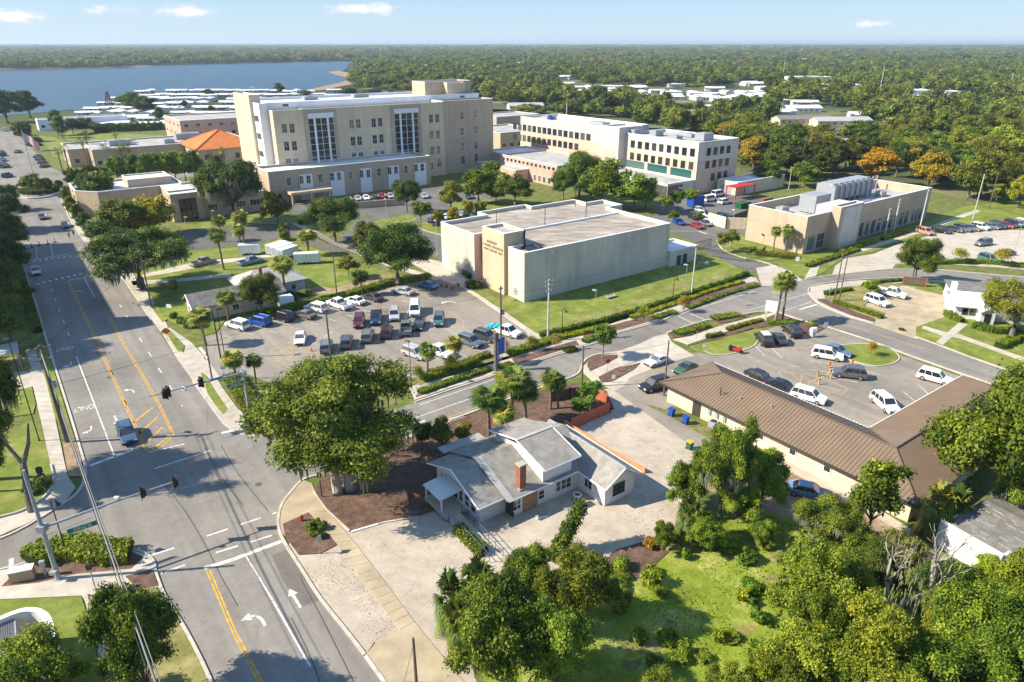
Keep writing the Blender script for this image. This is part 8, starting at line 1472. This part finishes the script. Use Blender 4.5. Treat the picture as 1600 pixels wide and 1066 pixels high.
# figures of traffic delineators before the upper crosswalk
for i,(x,y) in enumerate([(50,387),(62,384),(75,381),(86,379)]): t = thing('lane_delineator',['first','second','third','fourth'][i] + ' dark lane marker post before the upper crosswalk','marker',P(x,y),0,'lane markers'); m = MB(); m.tube([(0,0,0),(0,0,1.1)],.09,6); m.build('post',M['dark'],t); m = MB(); m.box(-.35,.35,-.5,.5,0,.09); m.build('base',M['rubber'],t)
def person(label,x,y,shirt,trousers,ang=0.0,step=.25):
	t = thing('person',label,'person',P(x,y),ang); me = bpy.data.meshes.new('b')
	J = {'pel': (0,0,.95,.15),'sp': (0,0,1.2,.15),'ch': (0,0,1.42,.17),'nk': (0,0,1.55,.065),'hd': (0,.02,1.66,.10),'tp': (0,.02,1.77,.08)}
	V = [J[k][:3] for k in ('pel','sp','ch','nk','hd','tp')]; Rd = [J[k][3] for k in ('pel','sp','ch','nk','hd','tp')]; E = [(0,1),(1,2),(2,3),(3,4),(4,5)]
	for s in (-1,1):
		b = len(V); V += [(s * .19,0,1.45),(s * .24,-.02 * s,1.18),(s * .25,.1 * s + .05,.95)]; Rd += [.06,.048,.036]; E += [(2,b),(b,b + 1),(b + 1,b + 2)]
		b = len(V); V += [(s * .1,0,.88),(s * .11,step * s * .5,.5),(s * .11,step * s,.06),(s * .11,step * s + .14,.04)]; Rd += [.085,.06,.045,.035]; E += [(0,b),(b,b + 1),(b + 1,b + 2),(b + 2,b + 3)]
	me.from_pydata(V,E,[]); me.update(); o = link('tmp',me); sk = o.modifiers.new('s','SKIN');
	for i,v in enumerate(me.skin_vertices[0].data): v.radius = (Rd[i],Rd[i]); v.use_root = (i == 0)
	o.modifiers.new('u','SUBSURF').levels = 1; dg = bpy.context.evaluated_depsgraph_get(); dg.update(); m2 = bpy.data.meshes.new_from_object(o.evaluated_get(dg)); bpy.data.objects.remove(o)
	sk_m = plain('skin',(.38,.22,.15),.6) if 'skin' not in bpy.data.materials else bpy.data.materials['skin']
	for q in (plain('cloth_' + shirt[0],shirt[1],.8),plain('cloth_' + trousers[0],trousers[1],.8),sk_m): m2.materials.append(q)
	for p in m2.polygons: z = p.center.z; p.material_index = 0 if .98 < z < 1.5 and abs(p.center.x) < .3 else (1 if z <= .98 and abs(p.center.x) < .2 else 2); p.use_smooth = True
	link('body',m2,t); m = MB(); v = ICO[0] * np.array([.095,.11,.09]) + np.array([0,-.01,1.73]); m.add([tuple(a) for a in v],[tuple(a) for a in ICO[1].tolist()]); m.build('hair',M['wood'],t)
person('person in a bright green top walking on the pavement far up the street',109,373,('green',(.12,.38,.06)),('dark',(.03,.03,.04)),1.0); person('person in dark clothes walking beside the one in green',116,370,('navy',(.03,.04,.08)),('black',(.02,.02,.02)),1.0)

# ================================================================ SUBURB, TRAILER PARKS AND WOODS
OCC = []     # (x, y, radius) of places where no wild tree may stand
def home_mesh(seed):
	rg = random.Random(seed); L,Wd = rg.uniform(13,18),rg.uniform(5,7.5); w = MB(); gwall(w,0,L,0,Wd,2.5,3.1,'u'); r = MB(); h = Wd / 2
	slab(r,[(-.4,-.4,2.55),(L + .4,-.4,2.55),(L + .4,h,3.3),(-.4,h,3.3)],.14); slab(r,[(L + .4,Wd + .4,2.55),(-.4,Wd + .4,2.55),(-.4,h,3.3),(L + .4,h,3.3)],.14)
	if rg.random() < .7: slab(r,[(2,-3.2,2.45),(L * .7,-3.2,2.45),(L * .7,-.42,2.5),(2,-.42,2.5)],.1); w.box(2.1,2.2,-3.1,-3.0,0,2.34); w.box(L * .7 - .2,L * .7 - .1,-3.1,-3.0,0,2.34)
	d = MB()
	for k in range(4): d.box(2 + k * 3.2,3.1 + k * 3.2,-.04,.01,1.1,2.1)
	d.box(L * .5,L * .5 + .9,-.04,.01,.2,2.2); return w.mesh(M['housewhite']),r.mesh(M['roofwhite']),d.mesh(M['glass'])
HM = [home_mesh(k) for k in range(5)]
NH = [0]
def home(px,py,label,grp,ang,s=1.0):
	w,r,d = HM[NH[0] % 5]; NH[0] += 1; t = thing('mobile_home',label,'mobile home',P(px,py),ang,grp); t.scale = (s,s,s); link('wall',w,t); link('roof',r,t); link('window',d,t); c = P(px,py); OCC.append((c.x + 6 * math.cos(ang),c.y + 6 * math.sin(ang),13)); return t
rg = random.Random(21)
ys = 200.0; row = 0
while ys > 142:
	x0 = {True: 150,False: 118}[ys > 185]; x1 = 262 if ys > 186 else (372 if ys > 160 else 520); xlo = max(x0,120 + (178 - ys) * 2.9 if ys < 178 else x0); x = xlo
	while x < x1:
		home(x + rg.uniform(-2,2),ys + rg.uniform(-.8,.8),'white-roofed mobile home in the lakeside trailer park left of the hospital','mobile homes by the lake',R(rg.choice((2,8,14,22,95))),rg.uniform(.95,1.2)); x += 24 * (ys - 67) / 120 + 7
	ys -= (ys - 67) * .058 + 1.4; row += 1
for (cx,cy,w,n,lb) in [(893,143,18,5,'left'),(965,145,60,16,'centre'),(1100,152,90,34,'right'),(1170,135,30,6,'far right')]:
	for k in range(n): home(cx + rg.uniform(-w,w),cy + rg.uniform(-6.5,7) * (1 if n > 5 else .5),'white-roofed mobile home in the %s part of the trailer park in the woods' % lb,'mobile homes in the woods, %s part' % lb,R(rg.choice((8,15,100))),1.1)
def house(px,py,W,D,label,wall='cream',roof='shinglelight',ang=GR,h=2.8,rise=1.8,storeys=1,hip=False):
	t = thing('house',label,'house',P(px,py),ang); z = h * storeys; m = MB(); gwall(m,0,W,0,D,z,z + rise * .9,'u'); m.build('wall',M[wall],t); gable(t,-.5,W + .5,-.5,D + .5,z + .1,z + rise + .1,'u',roof)
	for s_ in range(storeys):
		for k in range(max(2,int(W / 4))): window(t,(2 + k * 4 if 2 + k * 4 < W - 1 else W - 1.5,0,1.5 + s_ * h),'f',1.4,1.2)
	window(t,(0,D / 2,1.6),'l',1.4,1.2); c = P(px,py); OCC.append((c.x + W / 2 * math.cos(ang),c.y + W / 2 * math.sin(ang),max(W,D) * .75)); return t
house(1217,203,32,12,'long cream two-storey block with a pinkish roof, left of three in the suburb','cream','bungroof',storeys=2,ang=R(5)); house(1276,206,32,12,'long cream two-storey block with a pinkish roof, middle of three in the suburb','cream','shinglelight',storeys=2,ang=R(5)); house(1330,208,18,11,'cream house with a pale roof, right of three in the suburb','cream','shinglelight',ang=R(5))
house(1062,192,22,12,'grey-roofed white two-storey house beyond the medical building','white','bungroof',storeys=2,ang=R(10)); house(796,172,26,14,'pale-roofed ranch house on the open lawn behind the hospital','white','shinglelight',ang=R(8)); house(1230,176,26,12,'low white house half buried in trees above the three blocks','white','roofwhite',ang=R(5)); house(1500,190,16,10,'pale house among the trees at the upper right','white','shinglelight',ang=R(40)); house(1505,222,20,11,'pale roof glimpsed in the woods at the right','cream','roofwhite',ang=R(10)); house(1425,205,14,10,'small pale house hidden below the yellow treetop','white','shinglelight',ang=R(20)); house(1468,176,14,9,'white gabled house beside the pale pole in the woods','white','roofwhite',ang=R(60)); house(1250,252,16,12,'blue-roofed outbuilding in the trees behind the laboratory building','white','bungroof',ang=R(30)); house(1290,236,18,9,'low tan house behind the orange trees','cream','shinglelight',ang=R(15))
def shed_far(px,py,W,D,H,label,wall='white',roof='roofwhite',ang=R(5)):
	t = thing('warehouse',label,'warehouse',P(px,py),ang); pblock(t,[(0,0),(W,0),(W,D),(0,D)],0,H,.5,wall,roof,th=.6); c = P(px,py); OCC.append((c.x + W / 2,c.y,W * .7))
	for k in range(max(2,int(W / 12))): window(t,(6 + k * 12 if 6 + k * 12 < W - 3 else W - 4,0,2.4),'f',5,3)
for px,py,W,D,H,lb in [(1236,133,50,30,9,'white warehouse beside the tall pole at the upper right'),(1350,153,70,26,6,'long low warehouse with a pale roof behind the wooded belt'),(1400,160,46,20,5,'low pale commercial block with a blue sign in the woods'),(1275,142,50,20,6,'low pale store right of the white warehouse'),(400,81.5,260,80,16,'large white industrial building on the wooded horizon left of centre'),(1090,81.5,150,80,16,'white building on the horizon right of centre'),(1235,82,320,90,10,'very long pale building on the horizon at the right'),(690,92,60,30,9,'small white warehouse right of the lake head'),(710,88.5,90,40,10,'pale warehouse farther along beyond the lake head'),(840,84,120,50,10,'pale far warehouse behind the hospital roof'),(905,89,60,40,8,'small pale roof far behind the medical building'),(960,80.5,140,60,12,'white roof on the far plain'),(720,97,50,24,7,'pale store in the woods left of the penthouse'),(788,86.5,90,40,9,'pale sheds above the penthouse')]: shed_far(px,py,W,D,H,lb)
RF = random.Random(44); RM = [home_mesh(40 + k) for k in range(3)]
for k in range(120):
	py = RF.choice((RF.uniform(84,110),RF.uniform(95,150),RF.uniform(150,195))); px = RF.uniform(640,1600) if py < 150 else RF.uniform(1100,1600); c = P(px,py)
	if any((c.x - a) ** 2 + (c.y - b) ** 2 < (r_ + 12) ** 2 for a,b,r_ in OCC): continue
	w,r,d = RM[k % 3]; t = thing('house','small pale-roofed house glimpsed between the treetops of the distant suburb','house',c,RF.uniform(-.3,.6),'roofs glimpsed in the distant suburb'); s = 1.2 + max(0,(130 - py)) * .03; t.scale = (s,s * 1.3,s * 1.25); link('wall',w,t); link('roof',r,t); OCC.append((c.x + 8 * s,c.y - 9 * s,13 * s))
# big lakeside jetty houses and a white boat
t = thing('white_boat','white motor boat on the lake behind the hospital tower','boat',P(395,139),R(10)); m = MB(); m.loft([[(-4,-1.3,.1),(-4,1.3,.1),(-4,1.5,1.2),(-4,-1.5,1.2)],[(2,-1.3,.1),(2,1.3,.1),(2,1.5,1.4),(2,-1.5,1.4)],[(5,-.1,.5),(5,.1,.5),(5.4,.1,1.7),(5.4,-.1,1.7)]]); m.build('hull',M['white'],t); m = MB(); m.box(-2,1,-1.1,1.1,1.25,2.6); m.build('cabin',M['white'],t)
t = thing('derrick','dark lattice tower standing on the shore','tower',P(171,166)); m = MB(); H_ = 11
for s in ((-1,-1),(1,-1),(1,1),(-1,1)): m.tube([(s[0] * 2.2,s[1] * 2.2,0),(s[0] * .4,s[1] * .4,H_)],.35,5)
for k in range(7): f = k / 7; q = 2.2 - 1.8 * f; z = H_ * f; f2 = (k + 1) / 7; q2 = 2.2 - 1.8 * f2; z2q = H_ * f2; [m.tube([(a * q,b * q,z),(c * q2,d * q2,z2q)],.22,4) for (a,b,c,d) in ((-1,-1,1,-1),(1,-1,1,1),(1,1,-1,1),(-1,1,-1,-1))]
m.build('lattice',M['wood'],t)
# ---- the woods
CT = [('midA','dark green'),('midB','olive'),('midC','deep green')]
def inpoly(x,y,q):
	c = False; j = len(q) - 1
	for i in range(len(q)):
		(xi,yi),(xj,yj) = q[i],q[j]
		if (yi > y) != (yj > y) and x < (xj - xi) * (y - yi) / (yj - yi) + xi: c = not c
		j = i
	return c
WOODR = [(1150,262),(1130,225),(1000,205),(1000,185),(1190,196),(1190,215),(1200,228),(1290,222),(1340,224),(1420,220),(1480,205),(1620,190),(1750,190),(1750,330),(1640,322),(1560,314),(1500,312),(1462,296),(1400,286),(1340,278),(1290,280),(1245,285),(1190,290),(1165,288)]
BELT = [(548,128),(560,112),(552,100),(600,92),(700,80),(800,75),(1800,75),(1800,225),(1480,222),(1420,215),(1345,200),(1200,196),(1185,205),(1160,200),(1050,190),(1000,186),(860,182),(790,185),(780,160),(700,155),(650,145),(560,140)]
CLEAR = [[(872,134),(915,134),(915,157),(872,157)],[(900,136),(1035,136),(1035,161),(900,161)],[(1010,139),(1200,139),(1200,172),(1010,172)],[(1040,178),(1100,178),(1100,197),(1040,197)],[(1205,176),(1345,176),(1345,222),(1205,222)],[(1215,165),(1265,165),(1265,190),(1215,190)],[(1100,165),(1180,172),(1185,182),(1110,178)],[(755,172),(812,172),(812,186),(755,186)],[(1215,128),(1265,128),(1265,141),(1215,141)],[(1330,148),(1440,150),(1440,163),(1330,160)],[(1235,232),(1300,228),(1310,240),(1250,245)],[(1200,200),(1345,203),(1345,212),(1200,212)],[(1140,130),(1200,130),(1200,142),(1140,142)]]
near,pts,patches = [],[],[]
rg = random.Random(99)
def try_pt(X,Y,sp):
	px,py = proj(X,Y,0)
	if not (inpoly(px,py,WOODR) or inpoly(px,py,BELT)): return None
	for q in CLEAR:
		if inpoly(px,py,q): return None
	for (ox,oy,r_) in OCC:
		if abs(X - ox) < r_ * 1.0 and -r_ * 1.5 < Y - oy < r_ * .6: return None
	return px,py
for zone in ((170,520,10.5),(520,900,11.5),(900,1700,14.5),(1700,3200,26)):
	y = zone[0]
	while y < zone[1]:
		x = -y * .25; xm = y * .86
		while x < xm:
			X,Y = x + rg.uniform(-.42,.42) * zone[2],y + rg.uniform(-.42,.42) * zone[2]; r_ = try_pt(X,Y,zone[2])
			if r_ and Y > 560 and math.sin(X / 53 + math.sin(Y / 47)) + math.sin(Y / 71 + 1.3 * math.sin(X / 88)) > 1.55: r_ = None     # clearings
			if r_ and rg.random() < .93: (near if Y < 520 else pts).append((X,Y,r_[0],r_[1],1.0 if zone[2] < 12 else zone[2] / 12.5))
			x += zone[2]
		y += zone[2]
near.sort(key=lambda p: p[1]); pts = near[190:] + pts; near = near[:190]
for i,(X,Y,px,py,s) in enumerate(near):
	k,nm = CT[rg.randrange(3)]; au = rg.random() < .012; hgt_ = rg.uniform(9,15) * (1 if Y > 200 else .8); r_ = rg.uniform(5.2,7.6); f_ = math.sin(X / 27 + 1.3 * math.sin(Y / 31)) + math.sin(Y / 33 + X / 41); c = 1.0 + .28 * f_ * rg.uniform(.5,1); tn = (c * rg.uniform(.9,1.35),c * rg.uniform(.95,1.2),c * .8)
	reg = 'right of the laboratory building' if px > 1480 else ('behind the laboratory building' if px > 1150 and Y < 300 else ('in the belt behind the medical building' if px < 1150 else 'in the belt behind the three cream blocks'))
	tree('autumn' if au else k,0,0,0,0,(('golden' if au else nm) + ' woodland tree ' + reg),(1,1,1) if au else tn,'woodland trees ' + reg,pos=(X,Y,0),H=hgt_,Rr=r_,name='woodland_tree')
# left shore woods beyond the lake and the whole far country as one mass
for zone in ((1250,1700,15),(1700,3200,26)):
	y = zone[0]
	while y < zone[1]:
		x = -y * .95
		while x < -y * .20:
			X,Y = x + rg.uniform(-.45,.45) * zone[2],y + rg.uniform(-.45,.45) * zone[2]; px,py = proj(X,Y,0)
			lim = 109 - (px / 540) * 12 if px > 200 else 111 - px * .02
			if py < lim - 1.2 and px < 700: pts.append((X,Y,px,py,zone[2] / 12.0))
			x += zone[2]
		y += zone[2]
for i in range(16):
	y0 = 3200 * 1.135 ** i; sp = y0 * .0145
	for j in range(int(.135 * y0 / sp) + 1):
		Y0 = y0 + j * sp; x = -Y0 * .98
		while x < Y0 * .98: patches.append((x + rg.uniform(-.4,.4) * sp,Y0 + rg.uniform(-.4,.4) * sp,0,0,sp / 13)); x += sp * 1.15
# off-frame trees on the flanks are few: only those the view may catch
def scatter(name,data,keys,label,hs,tint=None):
	V = [(p[0],p[1],0) for p in data]; me = bpy.data.meshes.new(name); me.from_pydata(V,[],[]); n = len(V); rr = np.random.default_rng(5)
	s = np.array([p[4] for p in data]); A = me.attributes.new('sc','FLOAT_VECTOR','POINT'); sv = np.stack([s * rr.uniform(.55,1.4,n),s * rr.uniform(.55,1.4,n),hs * rr.uniform(.5,1.5,n) * np.minimum(1.9,s ** .35)],1); A.data.foreach_set('vector',sv.astype(np.float32).ravel())
	A = me.attributes.new('rz','FLOAT_VECTOR','POINT'); rv = np.zeros((n,3)); rv[:,2] = rr.random(n) * 6.283; A.data.foreach_set('vector',rv.astype(np.float32).ravel()); A = me.attributes.new('ix','INT','POINT'); X = np.array([p[0] for p in data]); Y = np.array([p[1] for p in data]); L = np.maximum(1,Y / 700.)
	fld = np.sin(X / 37 / L + 1.3 * np.sin(Y / 61 / L)) + np.sin(Y / 43 / L + 1.7 * np.sin(X / 71 / L)) + .9 * rr.normal(size=n); A.data.foreach_set('value',(np.digitize(fld,[-1.1,.1,1.25]) * len(keys) + rr.integers(0,len(keys),n)).astype(np.int32))
	o = link(name,me); col = bpy.data.collections.new(name + '_kinds')
	for i,tn in enumerate([(.48,.64,.64),(.78,.88,.72),(1.15,1.08,.75),(1.6,1.35,.7)]):
		for j,k in enumerate(keys): q = bpy.data.objects.new('kind_%d%d' % (i,j),PROTO[k]['crown']); q.color = (*tn,1); col.objects.link(q)
	ng = bpy.data.node_groups.new(name,'GeometryNodeTree'); ng.interface.new_socket('Geometry',in_out='INPUT',socket_type='NodeSocketGeometry'); ng.interface.new_socket('Geometry',in_out='OUTPUT',socket_type='NodeSocketGeometry')
	N_ = ng.nodes; gi = N_.new('NodeGroupInput'); go = N_.new('NodeGroupOutput'); ip = N_.new('GeometryNodeInstanceOnPoints'); ci = N_.new('GeometryNodeCollectionInfo'); ci.inputs['Collection'].default_value = col; ci.inputs['Separate Children'].default_value = True; ci.inputs['Reset Children'].default_value = True
	def at(nm_,ty): q = N_.new('GeometryNodeInputNamedAttribute'); q.data_type = ty; q.inputs['Name'].default_value = nm_; return q.outputs['Attribute']
	l = ng.links; l.new(gi.outputs[0],ip.inputs['Points']); l.new(ci.outputs[0],ip.inputs['Instance']); ip.inputs['Pick Instance'].default_value = True
	l.new(at('ix','INT'),ip.inputs['Instance Index']); l.new(at('rz','FLOAT_VECTOR'),ip.inputs['Rotation']); l.new(at('sc','FLOAT_VECTOR'),ip.inputs['Scale']); l.new(ip.outputs[0],go.inputs[0])
	md = o.modifiers.new('woods','NODES'); md.node_group = ng; return setp(o,label,'woods',kind='stuff')
sheet('wood_floor',[(1130,262),(1000,225),(1000,190),(780,185),(700,155),(560,140),(560,112),(700,80),(2600,80),(2000,330),(1640,322),(1500,312),(1400,286),(1300,280),(1190,290)],.05,surf('wood_floor',[(.035,.055,.014),(.10,.11,.035),(.24,.22,.11)],.02,10,rough=.95))
scatter('distant_woods',pts,['farA','farB','farC'],'mass of tree crowns covering the suburb and the far shore of the lake',.92)
scatter('horizon_woods',patches,['farA','farB'],'endless woods fading towards the horizon',1.0)
# low ridges on the horizon
for nm_,lb,x0,x1,yy,hh in (('hills','low wooded hills',-26000 * .9,1500,17000,46),('hills','low wooded hills',3000,18000,19000,26)):
	m = MB(); n = 60; prof = []; rr2 = random.Random(int(abs(x0)))
	for k in range(n + 1):
		f = k / n; prof.append((x0 + (x1 - x0) * f,hh * math.sin(f * math.pi) ** .6 * (.7 + .3 * math.sin(f * 17) * math.sin(f * 7 + 1))))
	fr = [(x,yy,0) for x,h in prof]; tp = [(x,yy + 1800,max(1,h)) for x,h in prof]; bk = [(x,yy + 4000,0) for x,h in prof]; q = n + 1
	m.add(fr + tp + bk,[(i,i + 1,q + i + 1,q + i) for i in range(n)] + [(q + i,q + i + 1,2 * q + i + 1,2 * q + i) for i in range(n)]); m.build(nm_,M['ground'],kind='structure')
# ---- the air
hz = MB(); hz.box(-24000,24000,-2000,23900,-1.2,75); o = hz.build('haze',None or bpy.data.materials.new('haze'),kind='stuff',label='thin blue haze over the land',category='haze')
hm = bpy.data.materials['haze']; hm.use_nodes = True; t_ = hm.node_tree
for n_ in list(t_.nodes): t_.nodes.remove(n_)
ou = t_.nodes.new('ShaderNodeOutputMaterial'); pv = t_.nodes.new('ShaderNodeVolumePrincipled'); pv.inputs['Color'].default_value = (.72,.86,1.0,1); pv.inputs['Density'].default_value = 1.0e-4; pv.inputs['Anisotropy'].default_value = .2; t_.links.new(pv.outputs[0],ou.inputs['Volume'])
